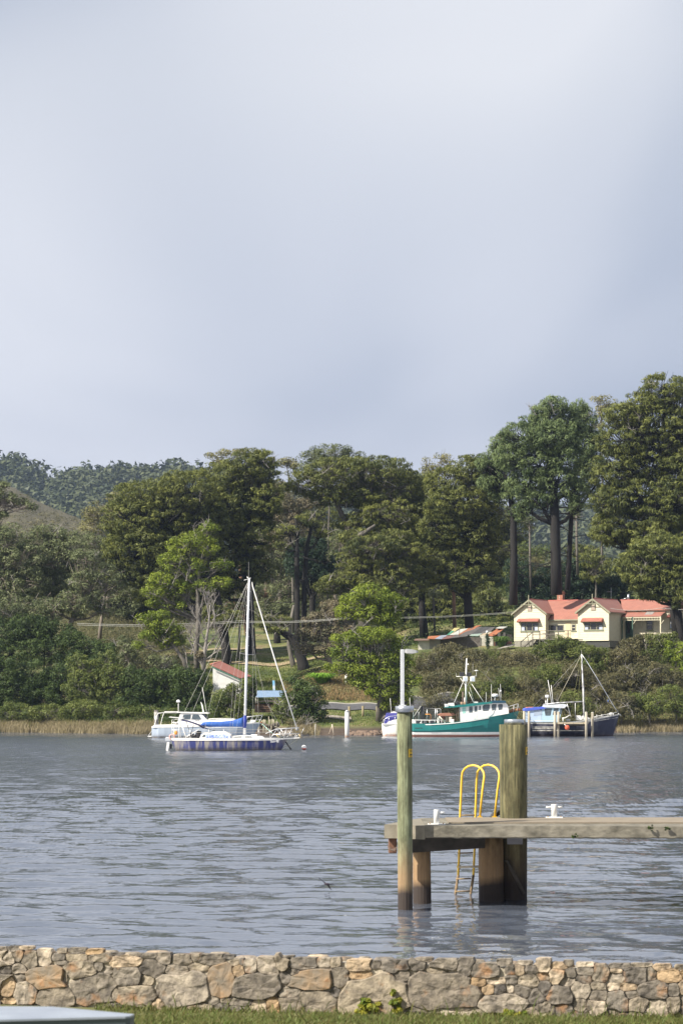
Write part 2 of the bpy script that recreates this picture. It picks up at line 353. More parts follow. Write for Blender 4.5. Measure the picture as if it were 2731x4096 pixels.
# ================================================================ foliage builders
def leaves_for(C, rc, n_leaf, leaf, flat, asp, tintc, upb=.25, spread=.38, tuft=0.):
    """C (n,3) clump centres, rc (n,) radii -> leaf quads"""
    n = len(C)
    d = rng.normal(size=(n, n_leaf, 3)); d[..., 2] += .45; d /= np.linalg.norm(d, axis=2, keepdims=True)
    fr = rng.uniform(.45, 1.0, (n, n_leaf, 1)) ** .5
    P = C[:, None, :] + d * fr * (rc[:, None, None] * np.array([1, 1, flat]))
    N = d + rng.normal(size=d.shape) * spread; N[..., 2] += upb; N /= np.linalg.norm(N, axis=2, keepdims=True)
    T = np.cross(N, rng.normal(size=d.shape)); T[..., 2] += tuft * 1.2 * (1 - abs(N[..., 2])); T /= np.linalg.norm(T, axis=2, keepdims=True) + 1e-9
    B = np.cross(N, T); B /= np.linalg.norm(B, axis=2, keepdims=True) + 1e-9
    s = leaf * rng.uniform(.65, 1.35, (n, n_leaf, 1)) * .5
    V = np.stack([P - T * s, P + T * s * .9, P + B * s * asp * 2.0], 2).reshape(-1, 3)
    t = (np.clip(tintc[:, None] + rng.normal(0, .16, (n, n_leaf)), 0, 1)).ravel()
    return V, t
KINDS = {  # rc, leaf, n_leaf, flat, asp, colourA, colourB, bark, tuft, dens
 'pine':   dict(rc=.52, leaf=.49, n=35, flat=.50, asp=.17, a=(0.050, 0.066, 0.020), b=(0.200, 0.215, 0.052), bark='bark_grey', tuft=1.3, dens=1.0, twig=.8),
 'bluepine': dict(rc=.50, leaf=.44, n=42, flat=.85, asp=.17, a=(0.055, 0.086, 0.036), b=(0.195, 0.250, 0.095), bark='bark_dark', tuft=1.2, dens=1.05, twig=.6),
 'gum':    dict(rc=.68, leaf=.34, n=58, flat=.62, asp=.24, a=(0.053, 0.072, 0.030), b=(0.215, 0.240, 0.110), bark='bark_pale', tuft=.0, dens=.85, twig=.9),
 'palegum': dict(rc=.80, leaf=.28, n=57, flat=.60, asp=.40, a=(0.132, 0.138, 0.053), b=(0.279, 0.255, 0.105), bark='bark_pale', tuft=.0, dens=.60, twig=1.0),
 'wattle': dict(rc=.55, leaf=.30, n=60, flat=.75, asp=.26, a=(0.078, 0.120, 0.015), b=(0.240, 0.290, 0.030), bark='bark_grey', tuft=.4, dens=1.0, twig=.4),
 'tea':    dict(rc=.52, leaf=.32, n=54, flat=.85, asp=.22, a=(0.022, 0.042, 0.013), b=(0.093, 0.135, 0.033), bark='bark_dark', tuft=.8, dens=1.0, twig=.4),
 'heath':  dict(rc=.50, leaf=.30, n=56, flat=.80, asp=.20, a=(0.070, 0.075, 0.036), b=(0.178, 0.158, 0.072), bark='bark_grey', tuft=.8, dens=1.05, twig=.6),
 'greenheath': dict(rc=.50, leaf=.30, n=56, flat=.80, asp=.22, a=(0.054, 0.083, 0.021), b=(0.163, 0.188, 0.045), bark='bark_grey', tuft=.6, dens=1.0, twig=.5),
 'cypress': dict(rc=.55, leaf=.24, n=72, flat=.9, asp=.4, a=(0.016, 0.036, 0.019), b=(0.040, 0.069, 0.033), bark='bark_dark', tuft=.6, dens=1.1, twig=.2),
 'greygum': dict(rc=.60, leaf=.22, n=70, flat=.7, asp=.5, a=(0.101, 0.105, 0.060), b=(0.232, 0.188, 0.112), bark='bark_pale', tuft=0., dens=1.0, twig=.9),
}
mat('bark_grey', (.17, .155, .13), (.07, .06, .05), rough=.95, scale=2.5, bump=.05, stretch=(1, 1, .3))
mat('bark_dark', (.020, .018, .016), (.012, .011, .010), rough=.95, scale=3, bump=.05, stretch=(1, 1, .3))
mat('bark_pale', (.26, .22, .18), (.13, .11, .09), rough=.9, scale=1.6, bump=.02, stretch=(1, 1, .3))
mat('bark_bleached', (.30, .28, .25), (.17, .15, .14), rough=.9, scale=2)
mat('bark_orange', (.30, .17, .10), (.12, .08, .06), rough=.95, scale=2, stretch=(1, 1, .3))
def leafm(kind):
    k = KINDS[kind]; return leaf_mat('leaf_' + kind, k['a'], k['b'])

def tree(name, label, cat, px, D, lobes, kind, group=None, trunk_r=.35, trunk=None, bark=None, dens=1., dy=0., bare=0, yext=.85, scale=1., lean_limbs=True, crown_name='crown', twigs=True, dead=None):
    """lobes: (px, py, rx, ry) outline of each foliage mass on the photograph at distance D; trunk: optional [(px, py, radius)]"""
    K = KINDS[kind]; s = F / D; rt = random.Random(int(px * 7 + D * 13 + len(lobes)))
    base = Vector((WX(px, D), D, gz(px, D) - .25))
    root = empty(name, base, label, cat, group); gs = 1.08 if kind == 'bluepine' else 1.22 if kind in ('pine', 'heath', 'greenheath', 'tea') else 1.3 if kind == 'gum' else 1.12; lobes = [(l[0], l[1], l[2] * gs, l[3] * gs) + tuple(l[4:]) for l in lobes]; bare = int(bare * .5 + .5) if bare else 0
    C = []; RC = []; TC = []; LB = []
    for li, lo in enumerate(lobes):
        lx, ly, rx, ry = lo[:4]; off = lo[4] if len(lo) > 4 else rt.uniform(-.6, .6) * rx / s * .5
        c = np.array([WX(lx, D), D + off, WZ(ly, D)]); r = np.array([rx / s, max(rx, ry) / s * yext, ry / s]); LB.append((c, r))
        rc0 = K['rc'] * scale
        area = 4 * math.pi * ((r[0] * r[1]) ** 1.6 / 3 + (r[0] * r[2]) ** 1.6 / 3 + (r[1] * r[2]) ** 1.6 / 3) ** (1 / 1.6)
        n = max(6, int(area / (rc0 * rc0) * .36 * K['dens'] * dens))
        d = rng.normal(size=(n, 3)); d /= np.linalg.norm(d, axis=1, keepdims=True)
        fr = rng.uniform(.25, 1, (n, 1)) ** .33
        rr = np.maximum(r - rc0 * .55, rc0 * .2)
        p = c + d * fr * rr; C.append(p); RC.append(rc0 * rng.uniform(.65, 1.35, n))
        TC.append(np.clip(rng.normal(.5, .22, n) + rng.normal(0, .10), 0, 1))
    C = np.concatenate(C); RC = np.concatenate(RC); TC = np.concatenate(TC)
    gzz = ground(C[:, 0], C[:, 1]); C[:, 2] = np.maximum(C[:, 2], gzz + .25)
    bm = MB(); bark_m = _mats[bark or K['bark']]
    top = max(LB, key=lambda l: l[0][2])[0]
    if trunk: tp = [(W(a, b, D), r) for a, b, r in trunk]
    else:
        tgt = Vector(np.mean([l[0] for l in LB], axis=0)); tt = Vector(top); n = 5; tp = []
        for i in range(n + 1):
            f = i / n; q = base.lerp(tgt, min(1, f * 1.5)) if f < .66 else tgt.lerp(tt, (f - .66) * 3 * .8)
            w = trunk_r * .6 * math.sin(f * 7 + px); tp.append((Vector((q.x + w, q.y + w * .5, q.z)), trunk_r * (1.25 - f) if i else trunk_r * 1.5))
    bm.tube([p for p, r in tp], [max(r, .03) for p, r in tp], 8)
    tz = [p for p, r in tp]
    for (c, r) in LB:
        c = Vector(c); # limb leaves the trunk below the mass
        cand = [(i, p) for i, p in enumerate(tz) if p.z < c.z - .1] or [(0, tz[0])]
        i, p0 = max(cand, key=lambda q: q[1].z - .25 * abs(q[1].x - c.x))
        lr = min(tp[i][1] * .5, trunk_r * .5) + .03
        mid = p0.lerp(c, .5) + Vector((0, 0, -.1 * (c - p0).length + rt.uniform(-.3, .3)))
        bm.tube([p0, mid, c, c + (c - mid) * .35], [lr, lr * .75, lr * .45, .03], 5)
        nb = int(7 + 2.2 * r[0]); ext = Vector((r[0], r[1], r[2]))
        for _ in range(nb):
            dv = Vector((rt.gauss(0, 1), rt.gauss(0, 1), rt.gauss(.25, .8))).normalized(); e = c + Vector((dv.x * ext.x, dv.y * ext.y, dv.z * ext.z)) * rt.uniform(.7, 1.0)
            st = p0.lerp(c, rt.uniform(.5, 1.)); m_ = st.lerp(e, .55) + Vector((rt.uniform(-.3, .3), rt.uniform(-.3, .3), -.12 * (e - st).length))
            bm.tube([st, m_, e], [lr * .38 + .01, lr * .24 + .012, .012], 4)
    bm.build('trunk', bark_m, root, autofix=False)
    if twigs and K['twig'] > 0:
        nt = int(len(C) * 3.2 * K['twig']); idx = rng.integers(0, len(C), nt); e = C[idx] + rng.normal(0, .35, (nt, 3)) * RC[idx][:, None]
        cen = np.mean([l[0] for l in LB], axis=0); dr_ = (e - cen); dr_ /= np.linalg.norm(dr_, axis=1, keepdims=True); L_ = rng.uniform(.7, 1.9, (nt, 1)) * scale
        st = e - dr_ * L_ + rng.normal(0, .3, (nt, 3)) * scale - np.array([0, 0, .35 * scale]); wv = np.cross(dr_, rng.normal(size=(nt, 3))); wv /= np.linalg.norm(wv, axis=1, keepdims=True); wv *= .028
        V = np.stack([st - wv, st + wv, e], 1).reshape(-1, 3)
        np_mesh('twigs', V, np.arange(len(V)).reshape(-1, 3), bark_m, root, kind='stuff')
    V, t = leaves_for(C, RC, K['n'], K['leaf'] * scale ** .5, K['flat'], K['asp'], TC, tuft=K['tuft'])
    np_mesh(crown_name, V, np.arange(len(V)).reshape(-1, 3), leafm(kind), root, tint=t)
    if dead:
        db = MB()
        for k in range(dead[2]):
            py_ = rt.uniform(dead[0], dead[1]); x0 = float(np.interp(py_, [b_[1] for b_ in trunk[::-1]], [b_[0] for b_ in trunk[::-1]])); p = W(x0, py_, D); sg = rt.choice((-1, 1)); e = p + Vector((sg * rt.uniform(1.2, 3.6), rt.uniform(-1.5, 1.5), rt.uniform(-1.0, 1.2))); m_ = p.lerp(e, .5) + Vector((0, 0, rt.uniform(-.5, .1)))
            db.tube([p, m_, e], [.06, .04, .012], 4)
            for q in range(5): a = m_.lerp(e, rt.uniform(-.3, 1)); z = a + Vector((sg * rt.uniform(.1, .9), rt.uniform(-.4, .4), rt.uniform(-.8, .3))); db.tube([a, z], [.018, .006], 3)
        db.build('dead_branch', bark_m, root, autofix=False, kind='stuff')
    if bare:
        bb = MB()
        for k in range(bare):
            c, r = LB[k % len(LB)]; p = Vector(c) + Vector((rt.uniform(-.7, .7) * r[0], -r[1] * .6, rt.uniform(-1.2, .1) * r[2])); e = p + Vector((rt.uniform(-1.6, 1.6), rt.uniform(-.5, .2), rt.uniform(.3, 1.6)))
            for q in range(6):
                a = p.lerp(e, rt.uniform(.1, .9)); z = a + Vector((rt.uniform(-.9, .9), rt.uniform(-.3, .3), rt.uniform(0, .9))); bb.tube([a, a.lerp(z, .5) + Vector((0, 0, .1)), z], [.022, .015, .006], 3)
            bb.tube([p, p.lerp(e, .5) + Vector((rt.uniform(-.2, .2), 0, .1)), e], [.045, .03, .01], 4)
        bb.build('bare_branch', _mats['bark_bleached'], root, autofix=False, kind='stuff')
    return root

def scrub(name, pxr, dr_, n, rc, kinds, leaf=.2, nl=40, hmul=.8, seed=1, cond=None):
    """low vegetation nobody could count: one mesh per colour family"""
    r_ = np.random.default_rng(seed); k = KINDS[kinds]
    px = r_.uniform(*pxr, n); d = r_.uniform(*dr_, n); D = shore(px) + d
    if cond is not None: kp = cond(px, d); px = px[kp]; D = D[kp]
    z = ground_px(px, D); C = np.stack([(px - CX) / F * D, D, z + rc * .3 * hmul], 1); RC = rc * r_.uniform(.5, 1.3, len(px))
    V, t = leaves_for(C, RC, nl, leaf, hmul, k['asp'], np.clip(r_.normal(.5, .25, len(px)), 0, 1), tuft=k['tuft'])
    return tag(np_mesh(name, V, np.arange(len(V)).reshape(-1, 3), leafm(kinds), tint=t), kind='stuff')

def blades(name, px, D, z, h, w, ca, cb, seed=1, lean=.25, trans=.25):
    n = len(px); r_ = np.random.default_rng(seed); X = (px - CX) / F * D
    b = np.stack([X, D, z], 1); l = r_.normal(0, lean, (n, 2)) * h[:, None]; l[:, 0] += .1 * h
    tip = b + np.stack([l[:, 0], l[:, 1], h], 1); mid = b + np.stack([l[:, 0] * .35, l[:, 1] * .35, h * .55], 1)
    a = r_.uniform(-.9, .9, n); wv = np.stack([np.cos(a), np.sin(a), np.zeros(n)], 1) * w[:, None] * .5
    V = np.stack([b - wv, b + wv, mid + wv * .8, tip, mid - wv * .8], 1).reshape(-1, 3)
    return tag(np_mesh(name, V, np.arange(len(V)).reshape(-1, 5), leaf_mat('blade_' + name, ca, cb, trans), tint=r_.uniform(0, 1, n)), kind='stuff')
# ================================================================ near: stone wall, slab table, jetty
# wall line: distance 29.7 at the left edge of the picture, 27.8 at the right
WD0, WD1 = 29.7, 27.8
def wall_pt(px, py, out=0.):
    """point of the wall's front face seen at (px, py); out = how far the point stands proud of it"""
    k = (px - CX) / F
    x0, x1 = WX(0, WD0), WX(2731, WD1); g = (WD1 - WD0) / (x1 - x0)
    D = (WD0 - g * x0) / (1 - g * k); x = k * D
    n = Vector((g, -1, 0)).normalized()
    return Vector((x, D, WZ(py, D))) + n * out
xL, xR = -13., 13.
gw = (WD1 - WD0) / (WX(2731, WD1) - WX(0, WD0)); wline = lambda x: WD0 + gw * (x - WX(0, WD0))
wroot = empty('stone_wall', (0, wline(0), 1.4), 'low riverside wall of irregular tan and grey fieldstones set in pale mortar', 'wall')
mcore = mat('mortar', (.50, .45, .35), (.24, .20, .15), rough=.95, scale=9, bump=.03, detail=6, contrast=.3)
m_ = MB(); nrm = Vector((gw, -1, 0)).normalized()
for i in range(26):
    xa = xL + i; xb = xa + 1; zt = 2.16 + random.uniform(-.012, .012)
    m_.add([(xa, wline(xa), 1.3), (xb, wline(xb), 1.3), (xb, wline(xb) + .42, 1.3), (xa, wline(xa) + .42, 1.3), (xa, wline(xa), 2.12), (xb, wline(xb), 2.12), (xb, wline(xb) + .42, 2.12), (xa, wline(xa) + .42, 2.12)],
           [(0, 3, 2, 1), (4, 5, 6, 7), (0, 1, 5, 4), (1, 2, 6, 5), (2, 3, 7, 6), (3, 0, 4, 7)])
m_.build('mortar', mcore, wroot)
m_ = MB()
m_.add([(xL, wline(xL) + .1, -1.6), (xR, wline(xR) + .1, -1.6), (xR, wline(xR) + .62, -1.6), (xL, wline(xL) + .62, -1.6), (xL, wline(xL) + .1, 1.32), (xR, wline(xR) + .1, 1.32), (xR, wline(xR) + .62, 1.32), (xL, wline(xL) + .62, 1.32)],
       [(0, 3, 2, 1), (4, 5, 6, 7), (0, 1, 5, 4), (1, 2, 6, 5), (2, 3, 7, 6), (3, 0, 4, 7)]); m_.build('footing', mcore, wroot)
def stone_mat():
    m = bpy.data.materials.new('fieldstone'); m.use_nodes = True; N = m.node_tree.nodes; L = m.node_tree.links; b = N['Principled BSDF']; b.inputs['Roughness'].default_value = .9
    oi = N.new('ShaderNodeObjectInfo'); r = N.new('ShaderNodeValToRGB'); e = r.color_ramp.elements; r.color_ramp.interpolation = 'LINEAR'
    e[0].position = 0; e[0].color = (.13, .12, .11, 1); e[1].position = 1; e[1].color = (.36, .25, .14, 1)
    for p, c in ((.22, (.21, .185, .15)), (.42, (.30, .26, .20)), (.60, (.165, .15, .13)), (.8, (.42, .37, .30))): x = e.new(p); x.color = (*c, 1)
    L.new(oi.outputs['Random'], r.inputs['Fac'])
    t = N.new('ShaderNodeTexCoord'); ad = N.new('ShaderNodeVectorMath'); ad.operation = 'ADD'; cm = N.new('ShaderNodeCombineXYZ'); ml = N.new('ShaderNodeMath'); ml.operation = 'MULTIPLY'; ml.inputs[1].default_value = 37; L.new(oi.outputs['Random'], ml.inputs[0]); L.new(ml.outputs[0], cm.inputs[0]); L.new(cm.outputs[0], ad.inputs[1]); L.new(t.outputs['Object'], ad.inputs[0])
    n = N.new('ShaderNodeTexNoise'); n.inputs['Scale'].default_value = 7; n.inputs['Detail'].default_value = 7; n.inputs['Roughness'].default_value = .65; L.new(ad.outputs[0], n.inputs['Vector'])
    rr = N.new('ShaderNodeValToRGB'); q = rr.color_ramp.elements; q[0].position = .33; q[0].color = (.32, .31, .31, 1); q[1].position = .66; q[1].color = (1.35, 1.3, 1.22, 1); L.new(n.outputs['Fac'], rr.inputs['Fac'])
    mm = N.new('ShaderNodeMixRGB'); mm.blend_type = 'MULTIPLY'; mm.inputs[0].default_value = 1; L.new(r.outputs[0], mm.inputs[1]); L.new(rr.outputs[0], mm.inputs[2])
    n2 = N.new('ShaderNodeTexNoise'); n2.inputs['Scale'].default_value = 3.2; n2.inputs['Detail'].default_value = 4; L.new(ad.outputs[0], n2.inputs['Vector'])
    r2 = N.new('ShaderNodeValToRGB'); q = r2.color_ramp.elements; q[0].position = .60; q[0].color = (0, 0, 0, 1); q[1].position = .72; q[1].color = (.62, .62, .62, 1); L.new(n2.outputs['Fac'], r2.inputs['Fac'])
    m2 = N.new('ShaderNodeMixRGB'); m2.inputs[2].default_value = (.36, .17, .06, 1); L.new(r2.outputs[0], m2.inputs[0]); L.new(mm.outputs[0], m2.inputs[1]); L.new(m2.outputs[0], b.inputs['Base Color'])
    n3 = N.new('ShaderNodeTexNoise'); n3.inputs['Scale'].default_value = 22; n3.inputs['Detail'].default_value = 5; L.new(ad.outputs[0], n3.inputs['Vector'])
    bp = N.new('ShaderNodeBump'); bp.inputs['Distance'].default_value = .02; bp.inputs['Strength'].default_value = .9; L.new(n3.outputs['Fac'], bp.inputs['Height']); L.new(bp.outputs[0], b.inputs['Normal'])
    return m
stone_m = stone_mat()
rust_st = mat('fieldstone_rusty', (.29, .20, .12), (.19, .165, .13), rough=.9, scale=4, bump=.02, detail=8, c3=(.36, .14, .04), contrast=.15)
A_ = [(20,35,45,20),(130,30,50,20),(75,115,75,48),(170,90,50,50),(280,130,70,70),(405,115,60,75),(530,110,60,28),(560,50,40,20),(700,45,70,20),(855,60,70,25),(560,155,50,18),(690,115,85,32),(920,115,95,38),(1140,140,125,55),(1340,95,75,22),(1475,120,60,50),(240,25,60,16),(1050,80,60,14),(1220,85,60,12),
 (50,220,60,45),(185,215,60,45),(190,285,50,40),(440,290,180,95),(740,225,140,75),(590,290,25,60),(975,225,40,30),(890,190,40,40),(1160,280,115,85),(1380,215,105,75),(1330,310,55,50),
 (60,365,80,90),(245,430,95,100),(520,465,170,85),(850,400,190,140),(1220,450,180,90),(1040,440,35,55),(1430,400,30,60),(60,495,90,30),(900,525,60,15),(1000,560,120,35),(1150,560,60,25),(1430,530,50,50),(250,560,90,30),(470,580,110,30),(700,580,100,25)]
B_ = [(70,135,80,48),(190,110,40,30),(330,130,110,45),(540,155,40,28),(600,150,20,30),(685,190,60,60),(840,185,100,75),(965,150,70,70),(1135,165,130,50),(1340,155,60,40),(1440,155,45,40),(480,105,50,18),(1000,105,60,14),
 (75,375,225,165),(30,235,110,55),(210,200,90,35),(420,320,110,145),(580,230,50,50),(740,370,200,110),(1000,290,50,50),(1060,240,60,30),(1230,310,180,85),(1040,430,100,50),(1180,520,230,110),(1480,290,75,80),(1440,420,40,40),
 (350,495,55,35),(465,495,50,25),(600,510,100,35),(210,570,120,45),(430,560,60,40),(560,575,90,35),(760,560,75,75),(880,540,60,80),(650,600,40,30),(80,590,70,30)]
C_ = [(90,185,100,55),(230,175,55,35),(410,190,125,55),(600,170,70,50),(650,130,80,20),(850,175,115,50),(790,225,90,35),(1040,200,70,80),(1190,230,130,65),(1380,155,60,30),(100,270,110,40),(470,270,60,60),(1140,330,80,45),(250,450,290,190),(840,420,330,165),(1310,320,90,30),(1240,400,60,45),(1340,400,55,50),(1370,520,200,90),(590,610,100,50),(950,610,230,60),(1320,630,110,30)]
D_ = [(30,225,50,40),(100,220,50,45),(210,220,60,35),(320,180,60,60),(455,185,70,30),(150,160,60,20),(190,330,85,60),(320,280,55,38),(440,275,65,70),(560,255,45,40),(690,175,70,22),(700,235,75,38),(530,330,70,45),(680,310,60,50),(835,260,70,80),(1005,190,90,25),(970,228,50,25),(965,295,75,40),(1195,180,85,18),(1155,270,105,75),(1375,200,75,30),(1280,265,50,60),(1450,275,110,60),(1545,200,50,25),
 (30,310,50,40),(20,385,30,45),(140,410,75,60),(330,390,60,70),(265,460,75,75),(470,440,125,80),(650,400,90,85),(815,365,70,40),(945,370,60,38),(1080,375,80,35),(810,455,75,60),(650,535,55,75),(980,510,90,100),(1110,440,60,35),(1310,400,150,80),(1480,400,60,60),(1190,530,95,75),(800,550,85,75),
 (310,555,70,55),(480,590,100,65),(1330,560,130,80),(1500,540,90,80),(210,620,85,60),(370,650,80,45),(600,640,100,50),(700,610,30,30),(870,640,45,45),(950,590,60,40),(1030,650,70,50),(1140,630,65,40),(1280,660,90,40),(1520,640,70,35),(1500,690,60,25),(700,690,60,30),(540,160,40,25)]
q = .4464; ST = []
for lst, ox in ((A_, 0), (B_, 700), (C_, 1400), (D_, 2031)):
    for (x, y, a, b) in lst: ST.append([ox + x * q, 3780 + y * q, a * q, b * q])
rs = random.Random(5)
for side in (-1, 1):       # the wall goes on beyond the frame
    x = -20 if side < 0 else 2760
    while -1500 < x < 4200:
        y = 3800 if side < 0 else 3865
        while y < (4040 if side < 0 else 4130):
            h = rs.uniform(18, 50); ST.append([x + rs.uniform(-20, 20), y + h, rs.uniform(28, 60), h]); y += h * 2.1
        x += side * 95
S_ = np.array(ST)
for i, (x, y, a, b) in enumerate(ST):
    near = [j for j in range(len(ST)) if j != i and abs(ST[j][0] - x) < 330 and abs(ST[j][1] - y) < 260]
    Nn = S_[near]; pts = []; NA = 20
    for k in range(NA):
        th = 2 * math.pi * (k + .5 * rs.random()) / NA; dx, dy = math.cos(th) * a, math.sin(th) * b; t = 1.28
        # super-ellipse corners: stones are blocky rather than oval
        sq = 1 / (abs(math.cos(th)) ** 7 + abs(math.sin(th)) ** 7) ** (1 / 7)
        lim = 1.22 * sq; lo = 0.05
        tt = np.linspace(.05, lim, 26)
        if len(Nn):
            X = x + dx * tt; Y = y + dy * tt
            d2 = ((X[:, None] - Nn[:, 0]) / Nn[:, 2]) ** 2 + ((Y[:, None] - Nn[:, 1]) / Nn[:, 3]) ** 2
            own = tt ** 2
            bad = np.where(d2.min(axis=1) < own)[0]
            if len(bad): lim = tt[bad[0]]
        rr_ = max(lim, .2); L_ = math.hypot(dx, dy) * rr_; rr_ *= max(.5, (L_ - 1.5) / L_)
        pts.append((dx * rr_, dy * rr_))
    pr = rs.uniform(.03, .07) * min(1.2, max(.5, min(a, b) / 30)); rings = []
    for f, o in ((1.0, -.06), (1.0, pr * .7), (.955, pr * .98), (.7, pr * 1.0), (.25, pr * 1.0)):
        ring = []
        for k, (dx, dy) in enumerate(pts):
            jn = mnoise.noise(Vector((x * .03 + dx * f * .05, y * .03 + dy * f * .05, i))) * .020
            ring.append(wall_pt(x + dx * f, y + dy * f, o + (jn if o > 0 else 0)))
        rings.append(ring)
    mb = MB(); mb.loft(rings, smooth=False)
    rusty = min(math.hypot(x - a_, y - b_) for a_, b_ in ((196, 3910), (887, 3923), (1249, 3918), (820, 3945), (1965, 3875))) < 26
    mb.build('stone', rust_st if rusty else stone_m, wroot)
# coping stones lying along the top, behind the front edge
x = xL
while x < xR:
    w = rs.uniform(.12, .34); D = wline(x)
    mb = MB(); yy = D + rs.uniform(.1, .2); dz = rs.uniform(.02, .06)
    mb.lathe((x + w / 2, yy + .09, 2.09), [(.30 * w, 0), (.5 * w, .015), (.5 * w, dz), (.38 * w, dz + .028), (.1 * w, dz + .034)], 9, sq=.8)
    mb.build('stone', stone_m, wroot); x += w * 1.08
# weeds rooted in the wall
def leafy(name, label, cat, loc, r, kind, n, nl=46, leaf=.05, group=None):
    root = empty(name, loc, label, cat, group); C = np.array(loc) + rng.normal(0, .45, (n, 3)) * np.array(r) + np.array([0, 0, r[2] * .6])
    V, t = leaves_for(C, np.full(n, min(r) * .5), nl, leaf, .8, .6, rng.uniform(0, 1, n)); np_mesh('foliage', V, np.arange(len(V)).reshape(-1, 3), leafm(kind), root, tint=t)
    mb = MB()
    for k in range(6): mb.tube([loc, C[k * max(1, n // 8) % n]], .004, 4)
    mb.build('stem', _mats['bark_grey'], root, autofix=False); return root
KINDS['weed'] = dict(a=(.10, .15, .02), b=(.32, .30, .04), bark='bark_grey')
leafy('wall_weed', 'yellow-green weed sprouting at the foot of the stone wall', 'plant', wall_pt(1492, 4050, .10), (.18, .06, .13), 'weed', 34)
leafy('wall_weed', 'small weed clump at the foot of the big grey boulder in the stone wall', 'plant', wall_pt(1585, 4040, .10), (.06, .05, .16), 'weed', 16)
leafy('wall_weed', 'low green tuft by the lowest stones right of the pale bottom block', 'plant', wall_pt(2055, 4068, .12), (.16, .06, .06), 'weed', 18)
# lawn grass
n = 30000; D = rng.uniform(26.6, 29.4, n); px = rng.uniform(380, 2900, n)
keep = D < (WD0 + (WD1 - WD0) * px / 2731) - .03; px = px[keep]; D = D[keep]; hh = rng.uniform(.02, .05, len(px)) * (1 + 1.6 * (rng.random(len(px)) < .06))
edge = (WD0 + (WD1 - WD0) * px / 2731) - D < .22; hh = np.where(edge, hh * rng.uniform(1, 2.6, len(px)), hh)
blades('lawn_grass', px, D, near_ground(D), hh, np.full(len(px), .011), (.17, .15, .06), (.12, .17, .04), seed=4, lean=.5)

# blurred blue-grey slab table, bottom left
troot = empty('outdoor_table', (WX(150, 16.6), 16.6, near_ground(16.6)), 'smooth blue-grey slab table top cut off by the bottom left corner, out of focus', 'table')
zt = WZ(4066, 16.5); m_ = MB()
Dn, Df = 16.5, 17.15
xr = WX(520, Dn); poly = [(-3.2, Dn - .32), (xr - .03, Dn), (xr, Dn + .03), (xr + .02, Dn + .12), (WX(210, 17.), 17.0), (-3.2, 17.05)]
zt2 = zt
m_.prism([(x, y + .012, zt - .13) for x, y in poly], (0, 0, .115)); m_.build('edge_panel', mat('slab_leg', (.07, .095, .105), rough=.5), troot)
m_ = MB(); m_.prism([(x, y, zt - .014) for x, y in poly], (0, 0, .014)); m_.build('table_top', mat('painted_slab', (.33, .37, .42), (.22, .25, .30), rough=.25, scale=2.2, detail=8), troot)
for xx in (-2.9, xr - .45):
    m_ = MB(); m_.box((xx, Dn + .1, near_ground(16.7) - .05), (xx + .12, Dn + .35, zt - .131)); m_.build('leg', mat('slab_leg', (.10, .13, .14), rough=.5), troot)

